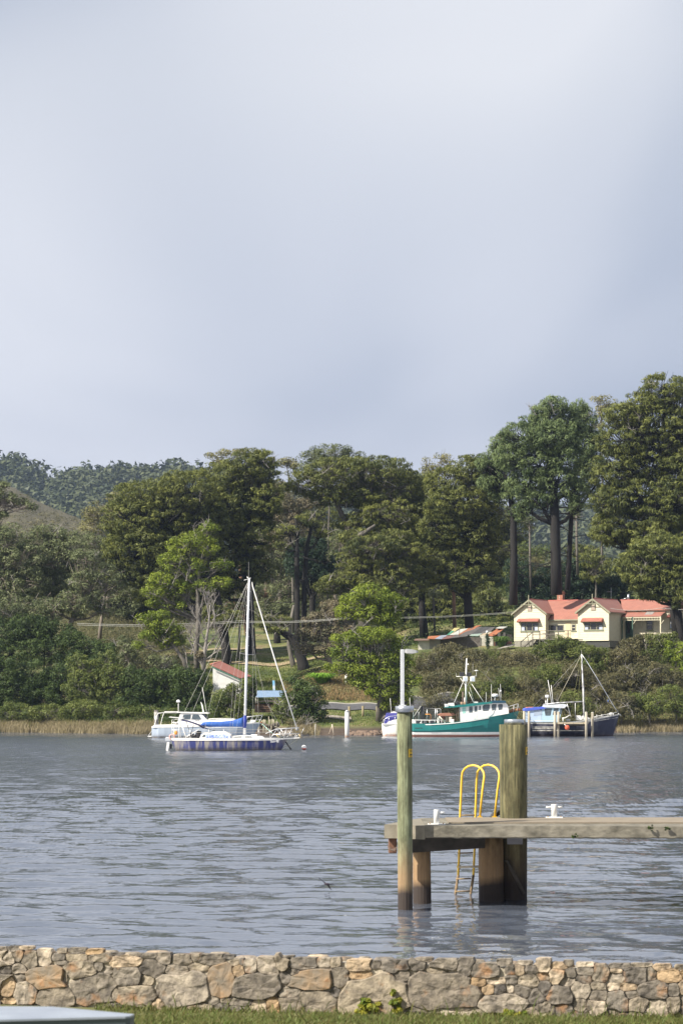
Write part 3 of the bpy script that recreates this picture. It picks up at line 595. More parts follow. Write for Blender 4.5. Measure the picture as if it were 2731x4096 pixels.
# ---------------------------------------------------------------- jetty
def timber_mat(name, cg, cb, wl=None, rust=None, tan=.75, dk=.78):
    """vertical-grained pile timber, wet and dark with growth where the tide reaches; the dark band can also carry painted under-deck shade"""
    m = bpy.data.materials.new(name); m.use_nodes = True; N = m.node_tree.nodes; L = m.node_tree.links; b = N['Principled BSDF']; b.inputs['Roughness'].default_value = .85
    t = N.new('ShaderNodeTexCoord'); mp = N.new('ShaderNodeMapping'); mp.inputs['Scale'].default_value = (9, 9, .55); L.new(t.outputs['Object'], mp.inputs['Vector'])
    n = N.new('ShaderNodeTexNoise'); n.inputs['Scale'].default_value = 1.; n.inputs['Detail'].default_value = 6; n.inputs['Roughness'].default_value = .65; L.new(mp.outputs[0], n.inputs['Vector'])
    r = N.new('ShaderNodeValToRGB'); e = r.color_ramp.elements; e[0].position = .30; e[0].color = (*cb, 1); e[1].position = .62; e[1].color = (*cg, 1); x = e.new(.74); x.color = tuple(min(1, v * 1.3) for v in cg) + (1,)
    L.new(n.outputs['Fac'], r.inputs['Fac'])
    n2 = N.new('ShaderNodeTexNoise'); n2.inputs['Scale'].default_value = 1.6; n2.inputs['Detail'].default_value = 5; L.new(t.outputs['Object'], n2.inputs['Vector'])
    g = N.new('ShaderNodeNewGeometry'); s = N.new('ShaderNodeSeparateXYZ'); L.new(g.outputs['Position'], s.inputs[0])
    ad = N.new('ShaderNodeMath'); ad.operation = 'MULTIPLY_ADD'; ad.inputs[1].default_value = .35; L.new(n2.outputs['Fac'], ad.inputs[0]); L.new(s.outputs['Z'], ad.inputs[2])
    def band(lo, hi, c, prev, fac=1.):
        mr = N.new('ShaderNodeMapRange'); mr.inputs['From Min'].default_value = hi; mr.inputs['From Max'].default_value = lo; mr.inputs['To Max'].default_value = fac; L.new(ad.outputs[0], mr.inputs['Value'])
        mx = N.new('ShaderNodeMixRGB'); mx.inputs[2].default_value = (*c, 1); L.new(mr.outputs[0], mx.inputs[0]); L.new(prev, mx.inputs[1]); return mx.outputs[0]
    n4 = N.new('ShaderNodeTexNoise'); n4.inputs['Scale'].default_value = 1; n4.inputs['Detail'].default_value = 7; n4.inputs['Roughness'].default_value = .7; m4 = N.new('ShaderNodeMapping'); m4.inputs['Scale'].default_value = (5, 5, 1.6); L.new(t.outputs['Object'], m4.inputs['Vector']); L.new(m4.outputs[0], n4.inputs['Vector'])
    r4 = N.new('ShaderNodeValToRGB'); q4 = r4.color_ramp.elements; q4[0].position = .36; q4[0].color = (.38, .36, .30, 1); q4[1].position = .60; q4[1].color = (1.12, 1.1, 1.05, 1); L.new(n4.outputs['Fac'], r4.inputs['Fac'])
    x4 = N.new('ShaderNodeMixRGB'); x4.blend_type = 'MULTIPLY'; x4.inputs[0].default_value = .95; L.new(r.outputs[0], x4.inputs[1]); L.new(r4.outputs[0], x4.inputs[2])
    c = x4.outputs[0]
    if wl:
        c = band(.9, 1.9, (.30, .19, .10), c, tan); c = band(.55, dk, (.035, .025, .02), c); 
    L.new(c, b.inputs['Base Color'])
    w = N.new('ShaderNodeTexNoise'); mp2 = N.new('ShaderNodeMapping'); mp2.inputs['Scale'].default_value = (22, 22, .8); L.new(t.outputs['Object'], mp2.inputs['Vector']); L.new(mp2.outputs[0], w.inputs['Vector']); w.inputs['Scale'].default_value = 1; w.inputs['Detail'].default_value = 4
    bp = N.new('ShaderNodeBump'); bp.inputs['Distance'].default_value = .03; L.new(w.outputs['Fac'], bp.inputs['Height']); L.new(bp.outputs[0], b.inputs['Normal'])
    _mats[name] = m; return m
pile_green = timber_mat('pile_treated_green', (.24, .27, .165), (.075, .075, .035), True)
pile_olive = timber_mat('pile_weathered_olive', (.18, .165, .085), (.03, .035, .014), True, tan=.3, dk=1.5)  # dark band raised above the wet base to paint in shade below the deck
pile_tan = timber_mat('pile_tan', (.30, .21, .11), (.10, .07, .04), True)
steel = mat('cap_steel', (.62, .64, .66), (.50, .52, .55), rough=.28, metal=.9, scale=4)
def pile(mb, px0, px1, py_top, D, pb0=None, pb1=None, n=28, grooves=0., seed=0, zb=-1.5):
    cx = (px0 + px1) / 2; r = (px1 - px0) / 2 / F * D; zt = WZ(py_top, D); cb = ((pb0 + pb1) / 2) if pb0 else cx; rb = ((pb1 - pb0) / 2 / F * D) if pb0 else r
    rr = random.Random(seed); gr = [(rr.uniform(0, 6.28), rr.uniform(.03, .09), rr.uniform(.4, 1)) for _ in range(int(grooves))]
    rings = []
    for k in range(9):
        f = k / 8; z = zb + (zt - zb) * f; X = WX(cb + (cx - cb) * f, D); ra = rb + (r - rb) * f; ring = []
        for j in range(n):
            a = 2 * math.pi * j / n; q = ra * (1 + .012 * mnoise.noise(Vector((math.cos(a) * 2, math.sin(a) * 2, z * .8 + seed))))
            for ga, gw_, gd in gr:
                dd = abs((a - ga + math.pi) % (2 * math.pi) - math.pi); q -= ra * .09 * gd * max(0, 1 - dd / gw_ / 1.6)
            ring.append((X + q * math.cos(a), D + q * math.sin(a), z))
        rings.append(ring)
    mb.loft(rings, smooth=True); return (WX(cx, D), D, zt, r)
DP = 57.4
root = empty('mooring_pile', (WX(1619, DP), DP, 0), 'slim green-stained mooring pile carrying the lamp post at the jetty end', 'pile', 'tall piles beside the jetty')
mb = MB(); X, Y, Z, r = pile(mb, 1587, 1648, 2845, DP, 1592, 1651, grooves=5, seed=3); mb.build('timber', pile_green, root)
mb = MB(); mb.lathe((X, Y, Z - .02), [(.222, 0), (.222, .135), (.205, .145), (.02, .15)], 28); mb.build('cap', steel, root)
yel = mat('sticker_yellow', (.65, .42, .02), (.50, .30, .02), rough=.5, scale=20)
def sticker(root, px0, px1, py0, py1, D, X, r):
    a0 = math.acos(max(-1, min(1, (WX(px0, D) - X) / r))); a1 = math.acos(max(-1, min(1, (WX(px1, D) - X) / r))); mb = MB(); rings = []
    z1, z0 = WZ(py0, D), WZ(py1, D)
    for k in range(5):
        a = -(a0 + (a1 - a0) * k / 4); rings.append([(X + (r + o) * math.cos(a), D + (r + o) * math.sin(a), z) for o, z in ((.004, z0), (.010, z0), (.010, z1), (.004, z1))])
    mb.loft(rings); st = mb.build('sticker', yel, root)
    mb = MB()
    for q0, q1 in ((.18, .24), (.30, .36), (.62, .78), (.86, .9)):
        rg = []
        for k in range(4):
            a = -(a0 + (a1 - a0) * (.25 + .6 * k / 3)); zz0 = z1 + (z0 - z1) * q0; zz1 = z1 + (z0 - z1) * q1; rg.append([(X + (r + o) * math.cos(a), D + (r + o) * math.sin(a), z) for o, z in ((.0104, zz0), (.0125, zz0), (.0125, zz1), (.0104, zz1))])
        mb.loft(rg)
    mb.build('print', mat('sticker_print', (.03, .03, .02)), st, kind='stuff')
sticker(root, 1633, 1646.5, 2995, 3028, DP, WX(1619.5, DP), .181)
# lamp post standing on that pile
root = empty('lamp_post', (X, Y, Z + .13), 'square galvanised lamp post standing on the steel cap of the slim pile', 'lamp post')
gal = mat('galvanised', (.60, .62, .64), (.48, .50, .53), rough=.55, metal=.35, scale=6)
mb = MB(); zt = WZ(2598, DP); xa, xb = WX(1601, DP), WX(1616.5, DP)
mb.bevbox((xa, Y - .05, Z + .13), (xb, Y + .045, zt), .008); mb.build('post', gal, root)
mb = MB(); mb.cbox(((xa + xb) / 2, Y, Z + .14), (.17, .17, .02)); mb.build('base_plate', gal, root)
xe = WX(1670, DP); mb = MB(); rings = []
for f, h0, h1, w in ((0, -.055, .0, .045), (.15, -.07, .012, .07), (.55, -.075, .005, .085), (.85, -.06, -.02, .08), (1, -.05, -.035, .05)):
    x = xb + .01 + (xe - xb) * f; rings.append([(x, Y - w, zt - .02 + h0), (x, Y + w, zt - .02 + h0), (x, Y + w * .8, zt + h1), (x, Y - w * .8, zt + h1)])
mb.loft(rings); lh = mb.build('lamp_head', mat('lamp_grey', (.32, .33, .34), rough=.5), root)
mb = MB(); mb.box((xb + .08, Y - .05, zt - .105), (xe - .06, Y + .05, zt - .0955)); mb.build('lens', mat('lamp_lens', (.2, .19, .18), rough=.2), lh)
# thick pile
DQ = 60.3
root = empty('mooring_pile', (WX(2055, DQ), DQ, 0), 'thick grooved olive mooring pile beside the ladder, deck built against it', 'pile', 'tall piles beside the jetty')
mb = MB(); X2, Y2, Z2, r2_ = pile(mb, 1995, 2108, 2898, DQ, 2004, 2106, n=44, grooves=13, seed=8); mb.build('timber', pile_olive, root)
mb = MB(); mb.lathe((X2 + .02, Y2, Z2 - .004), [(.25, 0), (.25, .12), (.24, .132), (.02, .137)], 28); mb.build('cap', steel, root)
sticker(root, 2097.5, 2106.5, 2987, 3018, DQ, X2, r2_ + .001)

jr = empty('jetty', (WX(1900, 59.5), 59.5, 0), 'concrete-decked jetty reaching in from the right on timber piles', 'jetty')
conc = mat('concrete_weathered', (.22, .20, .155), (.075, .068, .05), rough=.9, scale=2.2, bump=.03, detail=9, c3=(.26, .24, .195), stretch=(1, 1, 1.4), contrast=.18)
ZD = WZ(3300, 57.9); TH = .295
dk = [(WX(1536, 58.1), 58.1), (WX(1700, 57.6), 57.6), (WX(2731, 57.3) + 3.5, 57.2), (WX(2731, 57.3) + 3.5, 60.75), (WX(1780, 60.9), 60.9), (WX(1640, 60.2), 60.2)]
mb = MB(); n = 60
def dpt(px): 
    return (WX(px, 57.6), 57.6 + (57.25 - 57.6) * (px - 1700) / 1400)
# irregular broken lower edge: built in short lengths with slightly different depths
xs_ = [1700 + i * (3250 - 1700) / n for i in range(n + 1)]
low = [TH + .02 * mnoise.noise(Vector((i * .7, 0, 2))) + .012 * mnoise.noise(Vector((i * 2.3, 0, 2))) for i in range(n + 1)]
front = [dpt(p) for p in xs_]
rings = []
for i, (x, y) in enumerate(front):
    yb = 60.85; rings.append([(x, y, ZD), (x, yb, ZD), (x, yb, ZD - TH), (x, y + .06, ZD - low[i]), (x, y, ZD - low[i] + .03)])
mb.loft(rings); mb.build('deck_slab', conc, jr)
mb = MB(); mb.prism([(WX(1536, 58.1), 58.1, ZD - .33), (WX(1586, 58.05), 58.05, ZD - .33), (WX(1586, 58.05), 58.0, ZD - .33), (WX(1699.5, 57.6), 57.63, ZD - .33), (WX(1699.5, 57.6), 60.8, ZD - .33), (WX(1640, 60.2), 60.2, ZD - .33)], (0, 0, .325)); mb.build('deck_end', mat('concrete_end', (.24, .215, .165), (.14, .125, .09), rough=.9, scale=4, bump=.01), jr)
# raised strip along the middle of the deck
mb = MB(); mb.box((WX(1790, 59), 58.45, ZD + .002), (front[-1][0], 60.5, ZD + .035)); mb.build('deck_topping', mat('deck_topping', (.25, .21, .155), (.18, .15, .11), rough=.9, scale=3, bump=.006), jr)
tim_dark = mat('wharf_timber_dark', (.10, .085, .07), (.04, .035, .03), rough=.9, scale=3, bump=.02, stretch=(.3, 1, 1))
tim_grey = mat('wharf_timber_grey', (.27, .27, .30), (.16, .15, .16), rough=.85, scale=3, bump=.01, stretch=(.3, 1, 1))
mb = MB(); a = W(1650, 3352, 58.3); b = W(2068, 3352, 60.4); a2 = W(1650, 3411, 58.3); b2 = W(2068, 3384, 60.4)
a.z = b.z = ZD - .335; dv = Vector((-.10, .28, 0))
mb.add([a, b, b + dv, a + dv, Vector((a.x, a.y, a2.z)), Vector((b.x, b.y, b2.z)), Vector((b.x, b.y, b2.z)) + dv, Vector((a.x, a.y, a2.z)) + dv], [(0, 3, 2, 1), (4, 5, 6, 7), (0, 1, 5, 4), (1, 2, 6, 5), (2, 3, 7, 6), (3, 0, 4, 7)]); mb.build('headstock', tim_dark, jr)
for (p0, p1) in ((1553, 1586),):
    mb = MB(); mb.bevbox((WX(p0, 58.4), 58.3, WZ(3412, 58.4)), (WX(p1, 58.4), 58.62, ZD - .335), .02); mb.build('headstock_end', mat('timber_rusty', (.20, .10, .06), (.08, .05, .04), rough=.9, scale=6), jr)
mb = MB(); mb.box((WX(2020, 60.6), 59.9, ZD - .60), (WX(2081, 60.6), 60.0, ZD - .34)); mb.build('bearer', tim_grey, jr)
for (p0, p1, D, q0, q1, mt) in ((1650, 1720, 59.2, 1651, 1728, pile_tan), (1912, 2012, 60.0, 1916, 2022, pile_tan)):
    mb = MB(); pile(mb, p0, p1, 3345, D, q0, q1, n=24, grooves=7, seed=int(p0)); mb.build('pile', mt, jr)
for (p0, p1, D) in ((2900, 2960, 58.6), (2900, 2960, 60.4), (3180, 3240, 58.6), (3180, 3240, 60.4)):
    mb = MB(); pile(mb, p0, p1, 3345, D, n=16, seed=int(p0)); mb.build('pile', pile_tan, jr)
mb = MB(); mb.tube([W(2025, 3440, 59.9), W(2095, 3575, 60.0)], .045, 6); mb.build('brace', tim_dark, jr)
# chain round the end of the headstock
cr = empty('chain', W(1570, 3395, 58.2), 'rusty chain slung between the jetty end timber and the slim pile', 'chain'); mb = None
for k in range(11):
    f = k / 10; p = W(1551 + 36 * f, 3384 + 14 * math.sin(f * 3.14) * .9 + 6 * f, 58.25 - .3 * f); mb = MB(); ax = Vector((1, 0, .2)) if k % 2 else Vector((1, .1, -.2)); ay = Vector((0, 0, 1)) if k % 2 else Vector((0, 1, .3))
    pts = arc(p, .022, 0, 360, 8, ax, ay); mb.tube(pts, .006, 4); mb.build('link', mat('chain_steel', (.22, .17, .14), rough=.7, metal=.4), cr)
# grass tufts on the deck edge
m_w = leafm('tea')
for (p, l) in ((2292, 'dark weed tuft hanging under the deck edge'), (2600, 'moss tuft on the deck edge, left of two near the right border'), (2665, 'moss tuft on the deck edge nearest the right border')):
    leafy('moss_tuft', l, 'plant', W(p, 3352 if p < 2500 else 3318, 57.28), (.07, .02, .05), 'tea', 12, nl=26, leaf=.04)
# ladder
lyel = mat('ladder_yellow', (.80, .52, .05), (.70, .44, .04), rough=.4, scale=5)
lrust = mat('ladder_wet', (.28, .20, .10), (.10, .06, .04), rough=.7, scale=14)
DL = 61.2; lr = empty('ladder', W(1868, 3270, DL), 'yellow swim ladder with two hooped handrails at the back of the deck', 'ladder')
def hoop(xw, xd, xt0, xt1, ytop, xf):
    p = [W(xw, 3700 if False else 3360, DL)]
    p = [W(xf, 3590, DL + .25), W((xf + xw) / 2 + 3, 3500, DL + .15), W(xw - 3, 3400, DL + .03), W(xw, 3270, DL), W(xt0, 3110, DL)]
    top = []
    for i in range(9):
        f = i / 8; a = math.pi * (1 - f); cx_ = (xt0 + xt1) / 2; rx = (xt1 - xt0) / 2
        q = W(cx_ + rx * math.cos(a), 3104 - (3104 - ytop) * math.sin(a), DL - .5 * f); top.append(q)
    p += top[1:] + [W((xt1 * .6 + xd * .4), 3160, DL - .52), W(xd, 3270, DL - .5)]
    return p
h1 = hoop(1839, 1918, 1846, 1936, 3061, 1818); h2 = hoop(1900, 1977, 1906, 1997, 3059, 1879)
for h in (h1, h2):
    mb = MB(); mb.tube(h[1:], .0285, 8); mb.build('handrail', lyel, lr)
    mb = MB(); mb.tube([h[1], h[0], h[0] + Vector((.02, -.03, -.07))], .034, 8); mb.build('rail_foot', lrust, lr)
    mb = MB(); mb.cbox(h[-1] + Vector((0, 0, .012)), (.12, .12, .02)); mb.build('foot_plate', lyel, lr)
for py, mt in ((3262, lrust), (3413, lrust), (3467, lyel), (3516, lrust), (3566, lrust)):
    f = (py - 3270) / 320; xa_ = 1839 - 22 * f; xb_ = 1900 - 22 * f; mb = MB(); mb.tube([W(xa_, py, DL + .1 * f), W(xb_, py - 2, DL + .1 * f)], .021, 6); mb.build('rung', mt, lr)
mb = MB(); mb.tube([W(1836, 3468, DL - .05), W(1925, 3466, 60.4)], .03, 8); mb.tube([W(1836, 3468, DL - .06), W(1842, 3468, DL - .06)], .055, 8); mb.tube([W(1914, 3467, 60.5), W(1922, 3467, 60.45)], .05, 8); mb.build('stand_off', mat('bracket_grey', (.42, .38, .28), (.3, .25, .18), rough=.6), lr)
# tyre fender
tr = empty('tyre', W(2015, 3270, 60.98), 'worn black tyre hung as a fender between the ladder and the thick pile', 'tyre')
cT = W(2013, 3277, 61.03); mb = MB(); rings = []
for i in range(28):
    a = 2 * math.pi * i / 28; cc = cT + Vector((math.cos(a) * .27, 0, math.sin(a) * .27 * .72)); ring = []
    for k in range(10):
        b = 2 * math.pi * k / 10; rr_ = .085 * (1 + (.03 if i % 2 else 0)); ring.append(cc + Vector((math.cos(a), 0, math.sin(a) * .8)) * rr_ * math.cos(b) + Vector((0, 1, 0)) * .10 * math.sin(b))
    rings.append(ring)
rings.append(rings[0]); mb.loft(rings, caps=False, smooth=True); mb.build('rubber', mat('tyre_rubber', (.045, .043, .042), (.025, .025, .025), rough=.8, scale=9, bump=.006), tr)
mb = MB(); mb.tube([cT + Vector((-.02, -.12, .2)), cT + Vector((-.02, -.25, .12)), cT + Vector((0, -.5, .10))], .012, 5); mb.build('lashing', mat('rope_grey', (.3, .27, .2)), tr)
# bollards
wht = mat('white_paint', (.80, .80, .78), (.70, .70, .68), rough=.45, scale=8)
def bollard(px, pyb, pyt, D, lab, arms):
    base = W(px, pyb, D); r = 11.5 / F * D; br = empty('mooring_bollard', base, lab, 'bollard', 'white mooring bollards on the jetty deck'); h = (pyb - pyt) / F * D
    mb = MB(); mb.lathe(base, [(r, .015), (r, h - .01), (r * .95, h), (.01, h)], 20); mb.build('post', wht, br)
    mb = MB(); mb.bevbox(base + Vector((-.21, -.12, -.012)), base + Vector((.21, .12, .014)), .005); mb.build('base_plate', wht, br)
    for sg in arms:
        mb = MB(); z = h - .07; mb.tube([base + Vector((sg * r * .7, 0, z)), base + Vector((sg * (r + .13), -.0, z))], .024, 10); mb.build('horn', wht, br)
    mb = MB()
    for sx in (-.16, .16):
        mb.lathe(base + Vector((sx, -.06, .014)), [(.018, 0), (.018, .025), (.002, .027)], 6)
    mb.build('bolt', mat('bolt_rust', (.35, .22, .12), rough=.8), br, kind='stuff')
bollard(1745, HY + (CAMZ - ZD) / 58.2 * F, HY + (CAMZ - ZD) / 58.2 * F - 58, 58.2, 'white mooring bollard at the left end of the deck, by the slim pile', (1,))
bollard(2215, 3270, 3217, 60.35, 'white double-armed mooring bollard right of the thick pile', (-1, 1))

# bird skimming the water
bc = W(1304, 3536, 62); br = empty('bird', bc, 'dark swallow banking low over the water with wings spread', 'bird'); s = F / 62 * 1.
def bw(px, py, dy=0.): return W(px, py, 62 + dy)
mb = MB(); p = [bw(1296, 3534), bw(1300, 3535), bw(1306, 3536.5), bw(1312, 3537), bw(1318, 3536), bw(1330, 3538.5)]; mb.tube(p, [.006, .026, .034, .026, .012, .002], 8)
def wing(pts, w):
    n = len(pts); rings = []
    for i, q in enumerate(pts):
        c = w[i]; rings.append([q + Vector((-c * .6, -c * .5, c * .25)), q + Vector((0, 0, .006)), q + Vector((c * .6, c * .5, -c * .25)), q + Vector((0, 0, -.006))])
    mb.loft(rings)
wing([bw(1303, 3535), bw(1295, 3527, -.02), bw(1283, 3518, -.05), bw(1273, 3509, -.08)], [.05, .045, .035, .006])
wing([bw(1311, 3537), bw(1315, 3546, .02), bw(1320, 3554, .04), bw(1327, 3561, .07)], [.05, .045, .032, .006])
wing([bw(1316, 3536), bw(1326, 3535.5, .0), bw(1336, 3538, .02)], [.02, .015, .004])
mb.build('body', mat('bird_dark', (.04, .03, .045), (.025, .02, .03), rough=.7), br)
# ================================================================ boats
chrome = mat('stainless', (.72, .72, .72), (.6, .6, .6), rough=.35, metal=.6)
rope = mat('rope_pale', (.50, .46, .36), (.36, .33, .25), rough=.9)
wire = mat('rigging_wire', (.52, .50, .46), rough=.5, metal=.3)
black = mat('black_gear', (.03, .03, .035), (.02, .02, .02), rough=.6)
glass = mat('boat_glass', (.10, .13, .15), (.05, .06, .07), rough=.12, spec=.8)
gel = mat('gelcoat_white', (.82, .81, .78), (.74, .73, .70), rough=.35, scale=2)
class Boat:
    """local frame of a boat seen broadside: px,py of the photograph -> u (along), w (up); v is across, negative towards the camera"""
    def __init__(s, px0, pyw, name, label, cat, group=None):
        s.px0 = px0; s.pyw = pyw; s.S = (pyw - HY) / CAMZ; s.D = F / s.S
        s.root = empty(name, (WX(px0, s.D), s.D, 0), label, cat, group)
    def p(s, px, py, v=0.):
        D = s.D + v; return Vector((WX(px, D), D, WZ(py, D)))
    def m(s, n): return n / s.S          # photograph pixels -> metres
    def mb(s): return MB()
    def build(s, mb, name, material, parent=None, **k): return mb.build(name, material, parent or s.root, **k)
    def hull_rings(s, st, k=3., t0=0., t1=1., grow=0., nseg=7):
        """st: (px_top, py_top, px_bottom, beam_top) ; bottom lies .45 m under water"""
        rings = []
        for (pt, yt, pb, bm_) in st:
            a = s.p(pt, yt); b = s.p(pb, s.pyw + .45 * s.S); pts = []
            for i in range(nseg + 1):
                t = t0 + (t1 - t0) * i / nseg; h = bm_ * max(0.0, 1 - t ** k) ** .5 + grow; q = a.lerp(b, t); pts.append((q.x, -h, q.z))
            ring = [(x, s.D + v, z) for x, v, z in pts] + [(x, s.D - v, z) for x, v, z in reversed(pts)]
            rings.append(ring)
        return rings
    def hull(s, st, k=3.): return MB().loft(s.hull_rings(st, k), smooth=False)
    def rail(s, pts, r=.02, n=5): return MB().tube(pts, r, n)
def sheer(st, px):
    xs = [a[0] for a in st]; return float(np.interp(px, xs, [a[1] for a in st])), float(np.interp(px, xs, [a[3] for a in st]))

def hull_paint(name, base, stains, sx=1.2, lo=.42, hi=.60, rough=.45, waterline=None):
    """painted hull with streaks running down from the deck"""
    m = bpy.data.materials.new(name); m.use_nodes = True; N = m.node_tree.nodes; L = m.node_tree.links; b = N['Principled BSDF']; b.inputs['Roughness'].default_value = rough
    t = N.new('ShaderNodeTexCoord'); mp = N.new('ShaderNodeMapping'); mp.inputs['Scale'].default_value = (sx, .2, .16); L.new(t.outputs['Object'], mp.inputs['Vector'])
    n = N.new('ShaderNodeTexNoise'); n.inputs['Scale'].default_value = 3; n.inputs['Detail'].default_value = 5; n.inputs['Roughness'].default_value = .6; L.new(mp.outputs[0], n.inputs['Vector'])
    r = N.new('ShaderNodeValToRGB'); e = r.color_ramp.elements; e[0].position = lo; e[0].color = (*base, 1); e[1].position = hi; e[1].color = (*stains, 1); L.new(n.outputs['Fac'], r.inputs['Fac'])
    L.new(r.outputs[0], b.inputs['Base Color'])
    if waterline:
        g = N.new('ShaderNodeNewGeometry'); s = N.new('ShaderNodeSeparateXYZ'); L.new(g.outputs['Position'], s.inputs[0]); mr = N.new('ShaderNodeMapRange'); mr.inputs['From Min'].default_value = .30; mr.inputs['From Max'].default_value = .02; L.new(s.outputs['Z'], mr.inputs['Value'])
        n2 = N.new('ShaderNodeTexNoise'); n2.inputs['Scale'].default_value = 4; L.new(t.outputs['Object'], n2.inputs['Vector']); mu = N.new('ShaderNodeMath'); mu.operation = 'MULTIPLY'; L.new(mr.outputs[0], mu.inputs[0]); L.new(n2.outputs['Fac'], mu.inputs[1]); mu2 = N.new('ShaderNodeMath'); mu2.operation = 'MULTIPLY'; mu2.inputs[1].default_value = 1.7; L.new(mu.outputs[0], mu2.inputs[0]); mu2.use_clamp = True
        mx = N.new('ShaderNodeMixRGB'); mx.inputs[2].default_value = (*waterline, 1); L.new(mu2.outputs[0], mx.inputs[0]); L.new(r.outputs[0], mx.inputs[1]); L.new(mx.outputs[0], b.inputs['Base Color'])
    _mats[name] = m; return m

# ---------------------------------------------------------------- the yacht
b = Boat(912, 3001, 'sailing_yacht', 'weathered blue-hulled yacht with bare white mast and blue sail cover, moored', 'sailing yacht')
st = [(686, 2959, 716, .55), (700, 2960, 722, .85), (760, 2961, 775, 1.25), (850, 2960, 860, 1.42), (950, 2959, 950, 1.36), (1040, 2957, 1030, 1.0), (1100, 2957, 1080, .58), (1135, 2957, 1105, .25), (1149, 2957, 1112, .04)]
yh = hull_paint('yacht_blue_paint', (.03, .038, .16), (.25, .23, .21), sx=1.0, lo=.46, hi=.64, waterline=(.07, .06, .05))
b.build(b.hull(st, 3.4), 'hull', yh)
mb = MB(); rg = []
for (px, bm_) in ((686, .6), (700, .9), (760, 1.3), (850, 1.47), (950, 1.41), (1040, 1.05), (1100, .63), (1121, .44)):
    top = b.p(px, 2952.5); bot = b.p(px, 2960.5); rg.append([(top.x, b.D - bm_, bot.z), (top.x, b.D - bm_, top.z), (top.x, b.D + bm_, top.z), (top.x, b.D + bm_, bot.z)])
mb.loft(rg); b.build(mb, 'deck', gel)
mb = MB(); rg = []
for px, py, bm_ in ((1110, 2957, .5), (1150, 2955, .2), (1199, 2951, .10)):
    t_ = b.p(px, py - 2.4); u_ = b.p(px, py + 1.6); rg.append([(t_.x, b.D - bm_, u_.z), (t_.x, b.D - bm_, t_.z), (t_.x, b.D + bm_, t_.z), (t_.x, b.D + bm_, u_.z)])
mb.loft(rg); b.build(mb, 'bowsprit', gel)
# name on the bow, on the camera side
def hull_text(b, body, px, py, h, vy, material, name, rz=0., weight=.004):
    cu = bpy.data.curves.new(name, 'FONT'); cu.body = body; cu.size = h; cu.extrude = .003; cu.offset = weight; cu.align_x = 'LEFT'
    o = bpy.data.objects.new(name, cu); col.objects.link(o)
    dg = bpy.context.evaluated_depsgraph_get(); me = bpy.data.meshes.new_from_object(o.evaluated_get(dg)); bpy.data.objects.remove(o)
    V = np.array([v.co[:] for v in me.vertices]); pos = b.p(px, py) - b.root.location; c_, s_ = math.cos(rz), math.sin(rz)
    W_ = np.stack([pos.x + V[:, 0] * c_ , vy + V[:, 0] * s_ - V[:, 2], pos.z + V[:, 1]], 1)
    for v, q in zip(me.vertices, W_): v.co = q
    me.materials.append(material); o = bpy.data.objects.new(name, me); col.objects.link(o); o.parent = b.root; return o
hull_text(b, "Surreal", 1083, 2968.5, .235, -.93, gel, 'boat_name', rz=.34, weight=.008)
mb = MB(); q = b.p(1110, 2962); rg = []
pts = []
for k in range(10):
    a = math.pi * 2 * k / 10 + .3; r = .12 if k % 2 == 0 else .045; pts.append(Vector((q.x + r * math.cos(a), b.D - .66 + r * .3 * math.cos(a), q.z + r * math.sin(a))))
mb.prism(pts, (0, -.006, 0)); b.build(mb, 'star_emblem', gel)
# coachroof
def box_px(b, px0, px1, py0, py1, v0, v1, bev=.0, mb=None):
    mb = mb or MB(); a = b.p(px0, py1); c = b.p(px1, py0)
    if bev: return mb.bevbox((a.x, b.D + v0, a.z), (c.x, b.D + v1, c.z), bev)
    return mb.box((a.x, b.D + v0, a.z), (c.x, b.D + v1, c.z))
def prof(b, pts, v0, v1, mb=None):
    mb = mb or MB(); q = [b.p(x, y) for x, y in pts]; return mb.prism([(p.x, b.D + v0, p.z) for p in q], (0, v1 - v0, 0))
b.build(prof(b, [(800, 2953), (806, 2940), (818, 2930), (860, 2925), (905, 2926), (925, 2936), (925, 2953)], -.72, .72), 'cabin_top', gel)
b.build(prof(b, [(925.5, 2953), (928, 2944), (985, 2940), (1050, 2945), (1060, 2953)], -.62, .62), 'coachroof', gel)
b.build(box_px(b, 1005, 1030, 2937, 2942, -.25, .25, .03), 'hatch', gel)
b.build(prof(b, [(810, 2948), (816, 2938), (845, 2936), (845, 2948)], -.735, -.722), 'window', glass)
b.build(prof(b, [(935, 2949.5), (937, 2946), (968, 2945), (968, 2949)], -.634, -.622), 'window', glass)
b.build(prof(b, [(980, 2949), (980, 2945), (1008, 2945), (1010, 2949)], -.634, -.622), 'window', glass)
# crumpled tarpaulin over the cabin
mb = MB(); rg = []
for i in range(15):
    px = 822 + i * 7.2; h = 2929 + 4 * mnoise.noise(Vector((i * .9, 0, 0))) + (6 if i > 11 else 0); w_ = .80 + .06 * mnoise.noise(Vector((i * .8, 3, 0))); ring = []
    for j in range(9):
        a = math.pi * j / 8; f = mnoise.noise(Vector((i * 1.1, j * 1.3, 1))) * .07; q = b.p(px + 3 * math.sin(j * 2 + i), 2951); top = b.p(px, h); ring.append((q.x, b.D - w_ * math.cos(a) * (1 + f), q.z + (top.z - q.z) * math.sin(a) ** .55 * (1 + f)))
    rg.append(ring)
mb.loft(rg, closed=False, caps=False); b.build(mb, 'tarpaulin', mat('tarp_blue_grey', (.42, .50, .66), (.07, .13, .42), rough=.6, scale=5, detail=3, contrast=.14))
